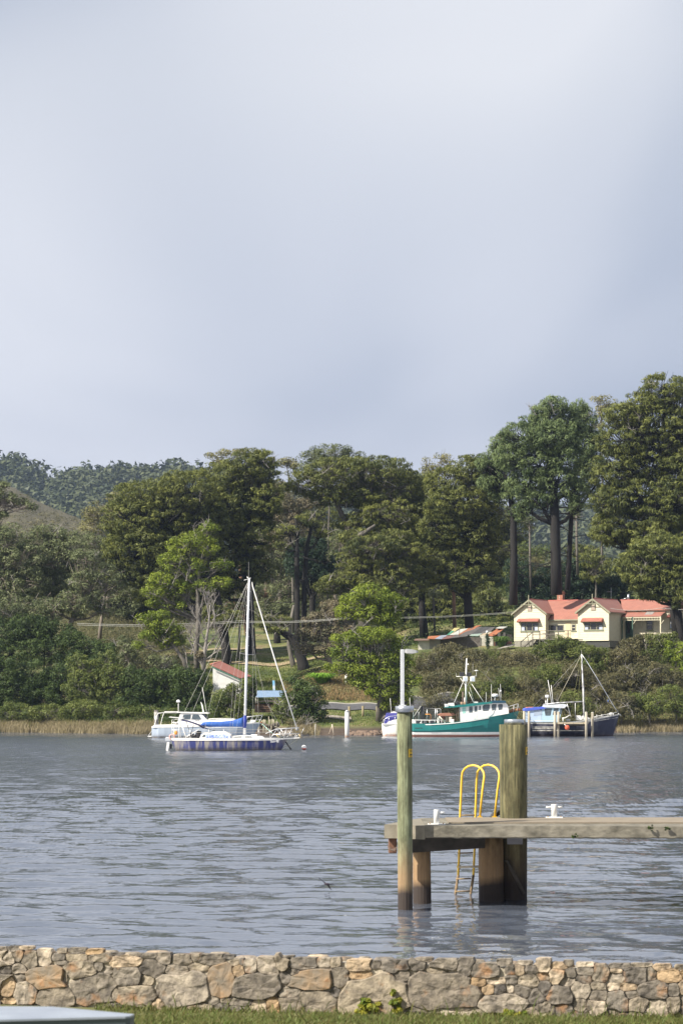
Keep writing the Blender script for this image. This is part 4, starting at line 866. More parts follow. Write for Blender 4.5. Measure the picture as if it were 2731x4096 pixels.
# mast
mast_m = mat('mast_white', (.78, .79, .80), (.66, .67, .69), rough=.4)
mb = MB(); mb.tube([b.p(978.5, 2938), b.p(985, 2700), b.p(991, 2500), b.p(997, 2316)], [.098, .098, .09, .075], 12); b.build(mb, 'mast', mast_m)
mb = MB()
for i in range(16):
    py = 2350 + i * 36; px = 997 - (py - 2316) * (18.5 / 622); mb.tube([b.p(px - 4.5, py, 0), b.p(px - 6.5, py, -.03)], .022, 4); mb.tube([b.p(px + 4, py + 17, 0), b.p(px + 6, py + 17, -.03)], .022, 4)
b.build(mb, 'mast_steps', gel, kind='stuff')
mb = MB(); mb.tube([b.p(997, 2316), b.p(988, 2307)], [.05, .03], 6); mb.tube([b.p(999, 2314), b.p(976, 2321)], .018, 5); mb.tube([b.p(994, 2316), b.p(1003, 2312)], .04, 5); b.build(mb, 'masthead_fitting', gel)
mb = MB(); mb.tube([b.p(995, 2312), b.p(995, 2248)], .008, 4); b.build(mb, 'antenna', wire)
mb = MB(); mb.tube([b.p(960, 2612, -.9), b.p(984, 2618.5, 0), b.p(1018, 2618, .9)], .026, 6); b.build(mb, 'spreader', wire)
# boom and sail cover
mb = MB(); mb.tube([b.p(806, 2909), b.p(976, 2908)], .055, 8); b.build(mb, 'boom', mast_m)
cov = mat('sail_cover_blue', (.035, .14, .46), (.02, .06, .28), rough=.75, scale=2.2, bump=.02, stretch=(1, 1, 3))
mb = MB(); rg = []
for px, yt, yb, w_ in ((803, 2898, 2903, .05), (812, 2889, 2905, .12), (840, 2886, 2908, .16), (880, 2887, 2907, .17), (930, 2882, 2907, .18), (962, 2873, 2909, .18), (972, 2868, 2910, .16)):
    ring = []
    for j in range(10):
        a = 2 * math.pi * j / 10; q = b.p(px, (yt + yb) / 2 + (yb - yt) / 2 * math.cos(a)); ring.append((q.x, b.D + w_ * math.sin(a) * (1 + .15 * mnoise.noise(Vector((px * .1, j, 0)))), q.z))
    rg.append(ring)
mb.loft(rg, smooth=True); b.build(mb, 'sail_cover', cov)
mb = MB(); mb.tube([b.p(980, 2862), b.p(979.5, 2885), b.p(978, 2912)], [.12, .19, .13], 10); b.build(mb, 'mast_cover', mat('sail_cover_dark', (.02, .045, .30), (.015, .03, .18), rough=.75, scale=3))
# rigging: every stay its own wire
jib = MB(); jib.tube([b.p(1008, 2328), b.p(1011, 2345), b.p(1100, 2640), b.p(1188, 2916)], [.02, .05, .055, .05], 6); b.build(jib, 'furled_jib', gel)
jd = MB(); jd.tube([b.p(1186, 2910), b.p(1190, 2922)], .12, 8); b.build(jd, 'furling_drum', mat('drum_grey', (.3, .3, .3), rough=.5))
T0 = (996, 2330)
for pts, r in (([(990, 2331, 0), (744, 2836, 0), (690, 2950, .3)], .014), ([(991, 2332, 0), (776, 2836, 0), (735, 2950, .4)], .012), ([(993, 2340, 0), (850, 2770, -.5), (812, 2952, -1.2)], .010),
               ([(996, 2325, 0), (961, 2612, -.9), (927, 2946, -1.35)], .011), ([(1000, 2330, 0), (1018, 2618, .9), (1040, 2946, 1.2)], .011), ([(992, 2480, 0), (944, 2946, -1.35)], .010), ([(994, 2480, 0), (972, 2946, -1.3)], .010),
               ([(997, 2490, 0), (1022, 2620, .3), (1060, 2800, .4), (1122, 2908, .4)], .011), ([(1006, 2345, 0), (1011, 2640, .6), (1012, 2930, 1.1)], .009), ([(806, 2903, 0), (778, 2952, 0)], .014), ([(990, 2335, 0), (935, 2700, -.3), (918, 2948, -1.3)], .009), ([(1004, 2335, 0), (1013, 2620, .4), (1068, 2790, .4), (1098, 2905, .4)], .007), ([(988, 2345, 0), (905, 2720, -.4), (845, 2900, -.3)], .006)):
    mb = MB(); mb.tube([b.p(*q) for q in pts], r * .72, 4); b.build(mb, 'stay', wire)
mb = MB(); mb.tube([b.p(1098, 2905, .4), b.p(1122, 2914, .4), b.p(1145, 2912, .3)], .022, 4); b.build(mb, 'jib_sheet', rope)
mb = MB(); mb.tube([b.p(1062, 2935, -.5), b.p(1100, 2918, -.35), b.p(1195, 2911, -.2)], .027, 6); mb.tube([b.p(1062, 2935, .5), b.p(1104, 2916, .35), b.p(1196, 2910, .2)], .027, 6)
mb.tube([b.p(1082, 2952, -.7), b.p(1108, 2918, -.4)], .026, 6); mb.tube([b.p(1094, 2938, -.6), b.p(1196, 2933, -.15)], .024, 6)
for x0, y0, x1, y1 in ((1110, 2918, 1124, 2948), (1124, 2917, 1142, 2950), (1146, 2916, 1134, 2955), (1168, 2916, 1148, 2950), (1196, 2934, 1180, 2952), (1216, 2912, 1206, 2932), (1186, 2934, 1176, 2952), (1124, 2917, 1112, 2953)):
    mb.tube([b.p(x0, y0, -.3), b.p(x1, y1, -.35)], .021, 5)
b.build(mb, 'pulpit', chrome)
for v in (-1, 1):
    for z in (2919, 2930):
        mb = MB(); mb.tube([b.p(690, z, .5 * v), b.p(850, z, 1.35 * v), b.p(1080, z - 1, .7 * v)], .009, 4); b.build(mb, 'lifeline', wire)
    for px in (760, 835, 895, 1034, 1080):
        mb = MB(); yb_ = sheer(st, px)[1]; mb.tube([b.p(px, 2953, (yb_ - .06) * v), b.p(px, 2916, (yb_ - .06) * v)], .017, 5); b.build(mb, 'stanchion', chrome)
# stern gear: frame, solar panel, bimini, outboard, lifebuoys
mb = MB()
for px, v in ((689, -.5), (697, .5), (716, -.8), (722, .8)):
    mb.tube([b.p(px, 2956, v), b.p(px, 2877, v)], .024, 5)
for y in (2877, 2890, 2920, 2936): mb.tube([b.p(689, y, -.5), b.p(716, y, -.8)], .018, 5)
mb.tube([b.p(728, 2900, -.7), b.p(745, 2950, -.9)], .045, 6); mb.tube([b.p(748, 2946, -.9), b.p(800, 2916, -.8)], .045, 6)
b.build(mb, 'stern_frame', gel, kind='stuff')
mb = MB(); a_ = b.p(679, 2869); c_ = b.p(737, 2874); mb.slab([(a_.x, b.D - .7, a_.z), (c_.x, b.D - .7, c_.z), (c_.x, b.D + .7, c_.z), (a_.x, b.D + .7, a_.z)], .04); b.build(mb, 'solar_panel', gel)
nav = mat('bimini_navy', (.035, .035, .10), (.02, .02, .05), rough=.7, scale=3)
mb = MB(); rg = []
for px, py in ((726, 2880), (750, 2884), (775, 2892), (792, 2898), (812, 2905)):
    rg.append([b.p(px, py + 2, -1.), b.p(px, py - 2, -.8), b.p(px, py - 3.5, 0), b.p(px, py - 2, .8), b.p(px, py + 2, 1.), b.p(px, py + 3.5, .8), b.p(px, py + 3, 0), b.p(px, py + 3.5, -.8)])
mb.loft(rg); b.build(mb, 'bimini', nav)
mb = MB(); mb.loft([[b.p(790, 2900, v), b.p(800, 2906, v), b.p(812, 2914, v), b.p(828, 2916, v), b.p(830, 2913, v), b.p(812, 2907, v), b.p(796, 2898, v)] for v in (-.9, 0, .9)]); b.build(mb, 'dodger', nav)
mb = MB(); mb.tube([b.p(815, 2905, -.7), b.p(830, 2916, -.7), b.p(860, 2922, -.7)], .03, 5); mb.tube([b.p(745, 2885, -.9), b.p(768, 2950, -.9)], .022, 5); mb.tube([b.p(775, 2898, -.9), b.p(762, 2945, -.9)], .022, 5); b.build(mb, 'bimini_frame', black, kind='stuff')
mb = MB(); mb.sphere(b.p(793, 2938, -.3), (.18, .2, .28)); mb.sphere(b.p(800, 2930, -.3), (.14, .15, .12)); mb.sphere(b.p(772, 2943, -.2), (.35, .3, .14)); b.build(mb, 'covered_gear', black, kind='stuff')
wh = MB(); wh.tube([b.p(767, 2925, -.4), b.p(766, 2952, -.4)], .05, 6); wh.tube(arc(b.p(767, 2932, -.45), .26, 0, 360, 14), .016, 5); b.build(wh, 'steering_wheel', chrome)
mb = MB(); q0 = b.p(673, 2958, -.15); mb.loft([[(q0.x + dx * f, q0.y + dy * f, q0.z + z) for dx, dy in ((-.22, -.16), (.20, -.16), (.24, .16), (-.18, .16))] for f, z in ((.75, -.16), (1, -.1), (1, .10), (.6, .2))], smooth=False); om = b.build(mb, 'outboard_motor', mat('outboard_grey', (.45, .48, .52), rough=.4))
mb = MB(); mb.loft([[b.p(x - w0, y, -.25), b.p(x + w0, y, -.25), b.p(x + w0, y, -.05), b.p(x - w0, y, -.05)] for x, y, w0 in ((674, 2966, 5), (672, 2980, 5), (669, 2999, 4.5), (668, 3012, 3))]); b.build(mb, 'outboard_leg', gel, om)
mb = MB(); mb.tube([b.p(684, 2976), b.p(684, 2995)], .09, 6); b.build(mb, 'motor_bracket', black)
org = mat('orange_float', (.75, .33, .06), (.6, .2, .05), rough=.6)
mb = MB(); mb.tube(arc(b.p(689, 2948, -.72), .20, -60, 240, 12), .055, 6); b.build(mb, 'lifebuoy', mat('lifebuoy_pink', (.75, .42, .38), (.6, .3, .28), rough=.6))
mb = MB(); mb.sphere(b.p(704, 2931, -.75), (.14, .12, .16)); b.build(mb, 'life_light', org)
mb = MB(); mb.tube([b.p(1110, 2942, -.3), b.p(1106, 2935, -.3), b.p(1112, 2946, -.3), b.p(1120, 2949, -.3)], [.03, .07, .08, .05], 6); b.build(mb, 'rope_bag', mat('bag_yellow', (.6, .5, .25), rough=.8))
mb = MB(); mb.tube([b.p(1196, 2937, -.15), b.p(1203, 2951, -.15)], [.05, .08], 6); b.build(mb, 'anchor_roller', mat('tan_fitting', (.5, .4, .22), rough=.6))
mb = MB(); mb.tube([b.p(1143, 2968, 0), b.p(1164, 2998, -.1)], [.05, .06], 6); b.build(mb, 'boarding_pole', black)
mb = MB(); mb.tube([b.p(1190, 2958, 0), b.p(1128, 2998, 0)], .012, 4); b.build(mb, 'mooring_line', rope)
# mooring buoy
bb = Boat(1216, 3000, 'mooring_buoy', 'round white mooring buoy with a red underside ahead of the yacht', 'buoy')
mb = MB(); mb.sphere(bb.p(1216, 2990), .19, 14, 10); bb.build(mb, 'upper_half', gel)
mb = MB(); q = bb.p(1216, 2990); mb.lathe((q.x, q.y, q.z), [(.02, -.193), (.10, -.17), (.165, -.11), (.19, -.045), (.184, -.0448)], 14); bb.build(mb, 'red_base', mat('buoy_red', (.60, .08, .05), (.5, .12, .08), rough=.5))

# ---------------------------------------------------------------- grey motor cruiser behind the yacht
b = Boat(830, 2950, 'motor_cruiser', 'grey and white motor cruiser with wheelhouse windows, lying behind the yacht', 'motor cruiser')
st = [(612, 2906, 612, 1.35), (640, 2906, 640, 1.6), (760, 2905, 760, 1.75), (860, 2899, 850, 1.7), (960, 2894, 930, 1.25), (1010, 2893, 970, .75), (1036, 2892, 992, .3), (1043, 2892, 1000, .04)]
ch = hull_paint('cruiser_grey_paint', (.36, .42, .50), (.30, .35, .42), sx=.6, waterline=(.16, .14, .12))
b.build(b.hull(st, 5), 'hull', ch)
mb = MB(); rg = []
for px, yt, yb, bm_ in ((612, 2905, 2909.5, 1.38), (622, 2900, 2909, 1.6), (760, 2896, 2907.5, 1.79), (860, 2893, 2901, 1.74), (960, 2891, 2896, 1.29), (1010, 2890, 2895, .79), (1040, 2890, 2893.5, .25)):
    a_ = b.p(px, yt); c_ = b.p(px, yb); rg.append([(a_.x, b.D - bm_, c_.z), (a_.x, b.D - bm_, a_.z), (a_.x, b.D + bm_, a_.z), (a_.x, b.D + bm_, c_.z)])
mb.loft(rg); b.build(mb, 'gunwale', gel)
b.build(prof(b, [(703, 2900), (716, 2882), (724, 2854), (729, 2852), (800, 2852), (808, 2853), (831, 2878), (936, 2874), (960, 2892), (960, 2895), (703, 2903)], -1.25, 1.25), 'cabin', gel)
b.build(prof(b, [(712, 2850), (712, 2847.5), (830, 2850), (838, 2852.5), (836, 2854)], -1.35, 1.35), 'cabin_roof', gel)
b.build(prof(b, [(732, 2876), (738, 2858), (767, 2857), (766, 2877)], -1.275, -1.255), 'window', glass)
b.build(prof(b, [(769.5, 2877), (775, 2857), (797, 2857), (808, 2874), (806, 2877)], -1.275, -1.255), 'window', glass)
b.build(prof(b, [(811, 2857), (821, 2856), (831, 2871), (829, 2875), (822, 2875)], -1.10, 1.10), 'windscreen', mat('screen_glass', (.14, .16, .22), (.08, .09, .13), rough=.15, spec=.8))
hull_text(b, "XT07798", 783, 2882.2, .115, -1.262, mat('reg_grey', (.25, .25, .27)), 'registration')
mb = MB(); q = [(620, 2905), (622, 2890), (628, 2862), (634, 2853), (650, 2851), (715, 2851)]
for v in (-1.3, 1.3): mb.tube([b.p(x, y, v) for x, y in q], .035, 6); mb.tube([b.p(643, 2900, v), b.p(650, 2870, v), b.p(656, 2853, v)], .03, 6)
mb.tube([b.p(634, 2853, -1.3), b.p(634, 2853, 1.3)], .03, 6); mb.tube([b.p(690, 2851, -1.3), b.p(690, 2851, 1.3)], .03, 6); b.build(mb, 'canopy_frame', gel)
b.build(prof(b, [(658, 2848), (660, 2845.5), (716, 2846), (716, 2848)], -.8, .8), 'roof_hatch', gel)
mb = MB(); mb.tube([b.p(714, 2848), b.p(714, 2808)], .03, 6); mb.build('radar_pole', gel, b.root); mb = MB(); q = b.p(714, 2809); mb.lathe(q, [(.19, 0), (.19, .06), (.16, .16), (.09, .22), (.01, .24)], 14); b.build(mb, 'radar_dome', gel)
mb = MB(); mb.loft([[b.p(x, y, -.05), b.p(x + w_, y, -.05), b.p(x + w_, y, .05), b.p(x, y, .05)] for x, y, w_ in ((803, 2808, 2), (806, 2820, 5), (812, 2850, 5))]); b.build(mb, 'fin_mast', gel)
mb = MB(); mb.tube([b.p(827, 2850), b.p(810, 2750)], .022, 5); b.build(mb, 'antenna', gel)
mb = MB(); mb.box(tuple(b.p(591, 2947, -1.)), tuple(b.p(613, 2943, 1.))); b.build(mb, 'swim_platform', gel)
for v in (-.9, .9):
    mb = MB(); mb.tube([b.p(594, 2943, v), b.p(612, 2917, v)], .014, 4); b.build(mb, 'platform_stay', chrome)
mb = MB()
for v in (-1, 1): mb.tube([b.p(835, 2876, 1.3 * v), b.p(870, 2874, 1.3 * v), b.p(930, 2874, 1.0 * v)], .03, 5); mb.tube([b.p(975, 2870, 1.1 * v), b.p(1010, 2865, .75 * v), b.p(1052, 2860, .1 * v)], .035, 6); mb.tube([b.p(985, 2885, 1.0 * v), b.p(1046, 2878, .1 * v)], .026, 6)
for px, v in ((985, 1.05), (1003, .85), (1022, .55), (1040, .25)):
    for sg in (-1, 1): mb.tube([b.p(px - 4, 2892, v * sg), b.p(px + 8, 2864, v * sg * .85)], .028, 5)
b.build(mb, 'bow_rail', gel)
mb = MB(); mb.sphere(b.p(1012, 2886, -.1), (.28, .2, .16)); b.build(mb, 'fender', gel)
mb = MB(); mb.tube([b.p(1042, 2889, 0), b.p(1050, 2893, 0)], .09, 6); b.build(mb, 'anchor', mat('rust', (.30, .12, .05), (.16, .07, .04), rough=.9))
mb = MB(); pts = [b.p(1044, 2893, -.1), b.p(1056, 2902, -.6), b.p(1072, 2918, -1.4), b.p(1090, 2933, -2.4)]; mb.tube(pts, .022, 5); b.build(mb, 'mooring_rope', mat('rope_teal', (.30, .62, .55), (.5, .6, .5), rough=.8, scale=6))
mb = MB(); mb.tube([b.p(704, 2888, -1.4), b.p(706, 2898, -1.4)], .12, 7); b.build(mb, 'winch', mat('winch_grey', (.45, .42, .4), rough=.5))

# cream clinker dinghy on the shore
b = Boat(1215, 2936, 'rowing_dinghy', 'cream wooden rowing dinghy drawn up at the far shoreline', 'dinghy')
st = [(1147, 2916, 1152, .05), (1158, 2917, 1162, .45), (1180, 2919, 1182, .7), (1215, 2918, 1215, .8), (1250, 2917, 1250, .72), (1282, 2914, 1280, .55)]
b.build(b.hull(st, 2.6), 'hull', hull_paint('dinghy_cream', (.72, .60, .38), (.60, .42, .22), sx=.5, lo=.4, hi=.65, waterline=(.35, .22, .12)))
mb = MB(); rg = []
for px, py, _, bm_ in st: q = b.p(px, py - 2); z = b.p(px, py + 1); rg.append([(q.x, b.D - bm_ - .03, z.z), (q.x, b.D - bm_ - .03, q.z), (q.x, b.D + bm_ + .03, q.z), (q.x, b.D + bm_ + .03, z.z)])
mb.loft(rg); b.build(mb, 'gunwale', mat('cream_trim', (.78, .70, .52), rough=.6))
mb = MB(); mb.tube([b.p(1283, 2918), b.p(1286, 2930)], .1, 6); b.build(mb, 'rudder', mat('rudder_brown', (.18, .13, .09)))  # rudder in one plain brown

# ---------------------------------------------------------------- teal fishing boat
b = Boat(1840, 2946, 'fishing_boat', 'teal fishing boat with white wheelhouse and floodlight mast', 'fishing boat')
teal = mat('teal_paint', (.012, .15, .145), (.02, .19, .18), rough=.32, scale=1.2, detail=5, c3=(.06, .24, .23), stretch=(1, 1, .5))
teal_d = mat('teal_trim', (.012, .13, .13), (.01, .10, .11), rough=.4)
st = [(1610, 2893, 1618, 1.2), (1650, 2894.5, 1655, 1.6), (1720, 2894.5, 1722, 1.85), (1800, 2890, 1800, 1.95), (1880, 2880, 1875, 1.9), (1950, 2868, 1935, 1.65), (2010, 2856, 1985, 1.15), (2050, 2849, 2015, .6), (2074, 2844, 2035, .06)]
b.build(b.hull(st, 3.6), 'hull', teal)
# white boot stripe and red antifouling
def band(b, st, k, y0, y1, grow, n=3):
    rings = []
    for (pt, yt, pb, bm_) in st:
        a = b.p(pt, yt); c = b.p(pb, b.pyw + .45 * b.S); z0 = b.p(0, y0).z; z1 = b.p(0, y1).z; pts = []
        for i in range(n + 1):
            z = z0 + (z1 - z0) * i / n; t = (z - a.z) / (c.z - a.z); h = bm_ * max(0, 1 - t ** k) ** .5 + grow; x = a.x + (c.x - a.x) * t
            pts.append((x, h, z))
        rings.append([(x, b.D - h, z) for x, h, z in pts] + [(x, b.D - h + .03, z) for x, h, z in reversed(pts)])
    return MB().loft(rings)
b.build(band(b, st, 3.6, 2927, 2937, .008), 'boot_stripe', gel)
b.build(band(b, st, 3.6, 2937.2, 2960, .010), 'antifouling', mat('antifoul_red', (.34, .16, .12), (.25, .12, .09), rough=.7, scale=4))
def strip(b, st, pts, w, grow, name, m_, k=3.6):
    rings = []
    for px, py in pts:
        z = b.p(0, py).z; yt, bm_ = sheer(st, px); a = b.p(px, yt); c = b.p(px, b.pyw + .45 * b.S); t = (z - a.z) / (c.z - a.z); h = bm_ * max(0, 1 - max(t, 0) ** k) ** .5; x = a.x; hw = w / 2
        rings.append([(x, b.D - h + .02, z - hw), (x, b.D - h - grow, z - hw), (x, b.D - h - grow, z + hw), (x, b.D - h + .02, z + hw)])
    return b.build(MB().loft(rings), name, m_)
strip(b, st, [(1618, 2918), (1650, 2919), (1720, 2919), (1800, 2914), (1880, 2904), (1924, 2897)], .10, .09, 'rubbing_strake', teal)
strip(b, st, [(1612, 2896), (1720, 2897), (1800, 2892), (1880, 2882), (1950, 2870)], .07, .05, 'sheer_strake', gel)
mb = MB(); rg = []
for (px, py, _, bm_) in st: q = b.p(px, py + 3); rg.append([(q.x, b.D - bm_ + .05, q.z - .03), (q.x, b.D - bm_ + .05, q.z), (q.x, b.D + bm_ - .05, q.z), (q.x, b.D + bm_ - .05, q.z - .03)])
mb.loft(rg); b.build(mb, 'deck', mat('deck_grey', (.40, .42, .42), rough=.8))
for x0, x1 in ((1657, 1675), (1677, 1686)):
    strip(b, st, [(x0, 2911), (x1, 2911)], .07, .004, 'freeing_port', black)
# wheelhouse
b.build(prof(b, [(1838, 2889), (1836, 2826), (1928, 2812), (2018, 2811), (2026, 2820), (2030, 2853), (1960, 2866), (1860, 2888)], -1.3, 1.3), 'wheelhouse', gel)
b.build(prof(b, [(1777, 2831), (1777, 2828), (1860, 2817), (1930, 2810), (1966, 2807), (1966, 2812), (1930, 2817), (1860, 2826)], -1.55, 1.55), 'wheelhouse_roof', teal)
b.build(prof(b, [(1963, 2811), (1963, 2803), (2017, 2803), (2017, 2811)], -1.56, 1.56), 'roof_coaming', mat('teal_dark', (.01, .06, .10), rough=.5))
def win(b, pts, v, parent=None, name='window', m_=glass): return b.build(prof(b, pts, v - .012, v), name, m_, parent)
win(b, [(1845, 2853), (1845, 2830), (1859, 2829), (1859, 2852)], -1.302, name='window', m_=mat('window_mint', (.36, .62, .56), rough=.4))
win(b, [(1872, 2850), (1872, 2826), (1886, 2825), (1886, 2849)], -1.302)
win(b, [(1894, 2846), (1894, 2825), (1904, 2824), (1904, 2845)], -1.302)
win(b, [(1912, 2840), (1912, 2823), (1918, 2822), (1918, 2839)], -1.302)
for pts in ([(1929, 2842), (1928, 2824), (1934, 2819), (1951, 2818), (1953, 2822), (1951, 2837), (1948, 2841)], [(1964, 2840), (1963, 2820), (1967, 2817), (1979, 2817), (1980, 2820), (1978, 2839)], [(1990, 2838), (1988, 2820), (1992, 2817), (2003, 2817), (2005, 2820), (2003, 2836)]):
    cx_ = sum(p[0] for p in pts) / len(pts); cy_ = sum(p[1] for p in pts) / len(pts); fr = [(cx_ + (x - cx_) * 1.14, cy_ + (y - cy_) * 1.12) for x, y in pts]
    f_ = b.build(prof(b, fr, -1.306, -1.301), 'window', mat('window_rubber', (.05, .05, .05))); win(b, pts, -1.3065, f_, 'pane')
b.build(prof(b, [(1889, 2882), (1889, 2822), (1908, 2819), (1908, 2878)], -1.3025, -1.3005), 'door', mat('door_white', (.74, .73, .70), rough=.4))
mb = MB(); mb.tube([b.p(1832, 2888, -1.3), b.p(1834, 2835, -1.3), b.p(1838, 2829, -1.3)], .035, 6); mb.tube([b.p(1825, 2890, -1.2), b.p(1825, 2830, -1.2)], .03, 6); b.build(mb, 'support_post', mat('post_brown', (.22, .15, .11)))
# rails: aft low rail, side, bow
mb = MB(); T_ = [(1615, 2880), (1660, 2880), (1720, 2881), (1765, 2880)]; mb.tube([b.p(x, y, -sheer(st, x)[1] + .08) for x, y in T_], .035, 6); mb.tube([b.p(x, y, sheer(st, x)[1] - .08) for x, y in T_], .035, 6)
for px in (1632, 1654, 1685, 1717, 1748, 1765):
    for sg in (-1, 1): v = sg * (sheer(st, px)[1] - .08); mb.tube([b.p(px, 2895, v), b.p(px, 2880, v)], .028, 5)
b.build(mb, 'aft_rail', gel)
mb = MB()
for sg in (-1, 1):
    T_ = [(1850, 2866), (1900, 2858), (1960, 2845), (2020, 2830), (2070, 2815)]; mb.tube([b.p(x, y, sg * max(.1, sheer(st, x)[1] - .1)) for x, y in T_], .026, 5)
    T_ = [(1988, 2841), (2030, 2838), (2072, 2827)]; mb.tube([b.p(x, y, sg * max(.1, sheer(st, x)[1] - .1)) for x, y in T_], .022, 5)
    for px, yb_, yt_ in ((1862, 2884, 2865), (1900, 2878, 2858), (1950, 2868, 2847), (2032, 2853, 2828), (2052, 2849, 2821), (2067, 2846, 2815), (2020, 2856, 2830)): v = sg * max(.08, sheer(st, px)[1] - .1); mb.tube([b.p(px, yb_, v), b.p(px + 2, yt_, v)], .022, 5)
mb.tube([b.p(2070, 2815, -.1), b.p(2076, 2844, 0)], .028, 5); b.build(mb, 'bow_rail', gel)
for px in (2014, 2022):
    mb = MB(); mb.tube([b.p(px, 2815, -1.1), b.p(px + 8, 2850, -.9)], .045, 6); b.build(mb, 'wheelhouse_brace', gel)
mb = MB(); mb.tube([b.p(2062, 2842, 0), b.p(2078, 2838, 0), b.p(2082, 2844, 0)], [.14, .15, .08], 7); b.build(mb, 'anchor', _mats['rust'])
mb = MB(); mb.sphere(b.p(2040, 2846, -.3), (.3, .25, .15)); mb.sphere(b.p(2052, 2842, -.2), (.2, .2, .2)); b.build(mb, 'foredeck_gear', _mats['rust'], kind='stuff')
# mast with floodlights
mb = MB(); mb.tube([b.p(1862, 2818), b.p(1862.5, 2720), b.p(1865, 2637)], [.095, .08, .06], 8); mm_ = b.build(mb, 'mast', gel)
mb = MB(); mb.sphere(b.p(1865.5, 2636), .07); b.build(mb, 'masthead_lamp', gel, mm_); mb = MB(); mb.sphere(b.p(1871, 2657), .08); b.build(mb, 'masthead_lamp', gel, mm_)
for x0, y0, x1, y1, v, r in ((1850, 2730, 1816, 2810, -.9, .026), (1880, 2728, 1932, 2806, -.9, .026), (1876, 2742, 1896, 2810, .6, .018), (1840, 2712, 1862, 2745, 0, .022), (1886, 2712, 1866, 2745, 0, .02), (1874, 2768, 1893, 2811, -.5, .022)):
    mb = MB(); mb.tube([b.p(x0, y0, 0), b.p(x1, y1, v)], r, 5); b.build(mb, 'mast_stay', gel, mm_)
mb = MB(); mb.tube([b.p(1824, 2706), b.p(1905, 2704)], .035, 6); b.build(mb, 'crosstree', gel, mm_)
lampg = mat('floodlight_glass', (.50, .58, .66), rough=.2)
for x, y, f in ((1860, 2716, 1), (1889, 2716, 1), (1846, 2697, 0), (1875, 2698, 0)):
    h = 10 if f else 8; mb = box_px(b, x - 10, x + 9, y - h, y + h, -.35, -.05, .03); fl = b.build(mb, 'floodlight', gel if f else black, mm_)
    if f: b.build(box_px(b, x - 6, x + 6, y - 7, y + 7, -.362, -.352), 'lens', lampg, fl) if False else b.build(box_px(b, x - 6, x + 6, y - 7, y + 7, -.362, -.352), 'floodlight_lens', lampg, mm_)
mb = MB(); mb.tube([b.p(1904, 2704), b.p(1904, 2684)], .02, 5); q = b.p(1904, 2684); mb.lathe(q, [(.19, .0), (.20, .04), (.1, .09), (.01, .1)], 12); b.build(mb, 'gps_dome', gel, mm_)
mb = MB(); mb.tube([b.p(1890, 2690), b.p(1890, 2652)], .014, 4); mb.tube([b.p(1824, 2706), b.p(1823, 2693)], .02, 4); b.build(mb, 'antenna', wire, mm_)
# roof gear
mb = MB(); mb.tube([b.p(1978, 2803), b.p(1978, 2786)], .055, 6); q = b.p(1979, 2786.5); mb.lathe(q, [(.20, -.02), (.30, .01), (.30, .2), (.26, .26), (.02, .27)], 16); b.build(mb, 'radar', gel)
for x0, y1, x1 in ((1964, 2738, 1964), (2000, 2736, 2003), (1943, 2768, 1943), (1992, 2752, 2001)):
    mb = MB(); mb.tube([b.p(x1, 2808, .3), b.p(x0, y1, .3)], .018, 4); b.build(mb, 'antenna', gel)
mb = MB(); q = b.p(2001, 2764, .3); mb.sphere(q, (.09, .09, .11)); b.build(mb, 'satellite_dome', gel)
mb = MB(); mb.tube([b.p(1850, 2822, .4), b.p(1850, 2767, .4)], .055, 6); b.build(mb, 'exhaust_pipe', mat('exhaust', (.22, .16, .14)))
mb = MB(); mb.tube([b.p(1856, 2820, .2), b.p(1857, 2790, .2)], .04, 6); b.build(mb, 'vent_pipe', gel)
b.build(box_px(b, 1841, 1861, 2808, 2818, -.3, .3, .04), 'winch_box', mat('box_tan', (.45, .28, .18)))
b.build(prof(b, [(1789, 2822), (1791, 2812), (1812, 2811), (1815, 2824)], -1.2, -.3), 'life_raft', gel)
fl = b.build(prof(b, [(1776, 2827), (1774, 2815), (1786, 2815), (1790, 2827)], -1.5, -1.1), 'aft_floodlight', gel); b.build(prof(b, [(1779, 2825), (1777.5, 2817), (1784, 2817), (1787, 2825)], -1.515, -1.501), 'lens', lampg, fl)
b.build(box_px(b, 1895, 1910, 2807, 2812, -.3, .3, .02), 'roof_hatch', gel)
# working deck: crane, cage, machinery
mb = MB(); mb.loft([[b.p(x, y, -.25), b.p(x + 8, y - 2, -.25), b.p(x + 8, y - 2, .1), b.p(x, y, .1)] for x, y in ((1652, 2870), (1683, 2824))]); mb.loft([[b.p(x - 4, y, -.2), b.p(x + 7, y, -.2), b.p(x + 7, y, .1), b.p(x - 4, y, .1)] for x, y in ((1690, 2824), (1684, 2850), (1690, 2892))]); mb.tube([b.p(1693, 2826, -.2), b.p(1699, 2875, -.2)], .05, 6); b.build(mb, 'deck_crane', black)
mb = MB(); mb.tube([b.p(1655, 2866, -.3), b.p(1683, 2824, -.3)], .05, 6); b.build(mb, 'crane_ram', mat('ram_grey', (.4, .4, .36)))
cg = MB()
q = [(1652, 2880), (1652, 2840), (1656, 2837), (1756, 2834), (1762, 2838), (1762, 2880)]; cg.tube([b.p(x, y, .9) for x, y in q], .03, 6)
for px in (1674, 1707, 1741, 1748): cg.tube([b.p(px, 2880, .9), b.p(px, 2836, .9)], .028 if px != 1741 else .06, 5)
for i in range(10): cg.tube([b.p(1652, 2842 + i * 4, .92), b.p(1762, 2840 + i * 4, .92)], .004, 3)
for i in range(20): cg.tube([b.p(1654 + i * 5.4, 2838, .92), b.p(1654 + i * 5.4, 2880, .92)], .004, 3)
b.build(cg, 'mesh_cage', chrome)
mb = MB(); mb.tube([b.p(1700, 2857, -.4), b.p(1718, 2857, -.4), b.p(1722, 2860, -.4), b.p(1722, 2892, -.4)], .04, 6); b.build(mb, 'hose_rail', org)
wk = random.Random(2)
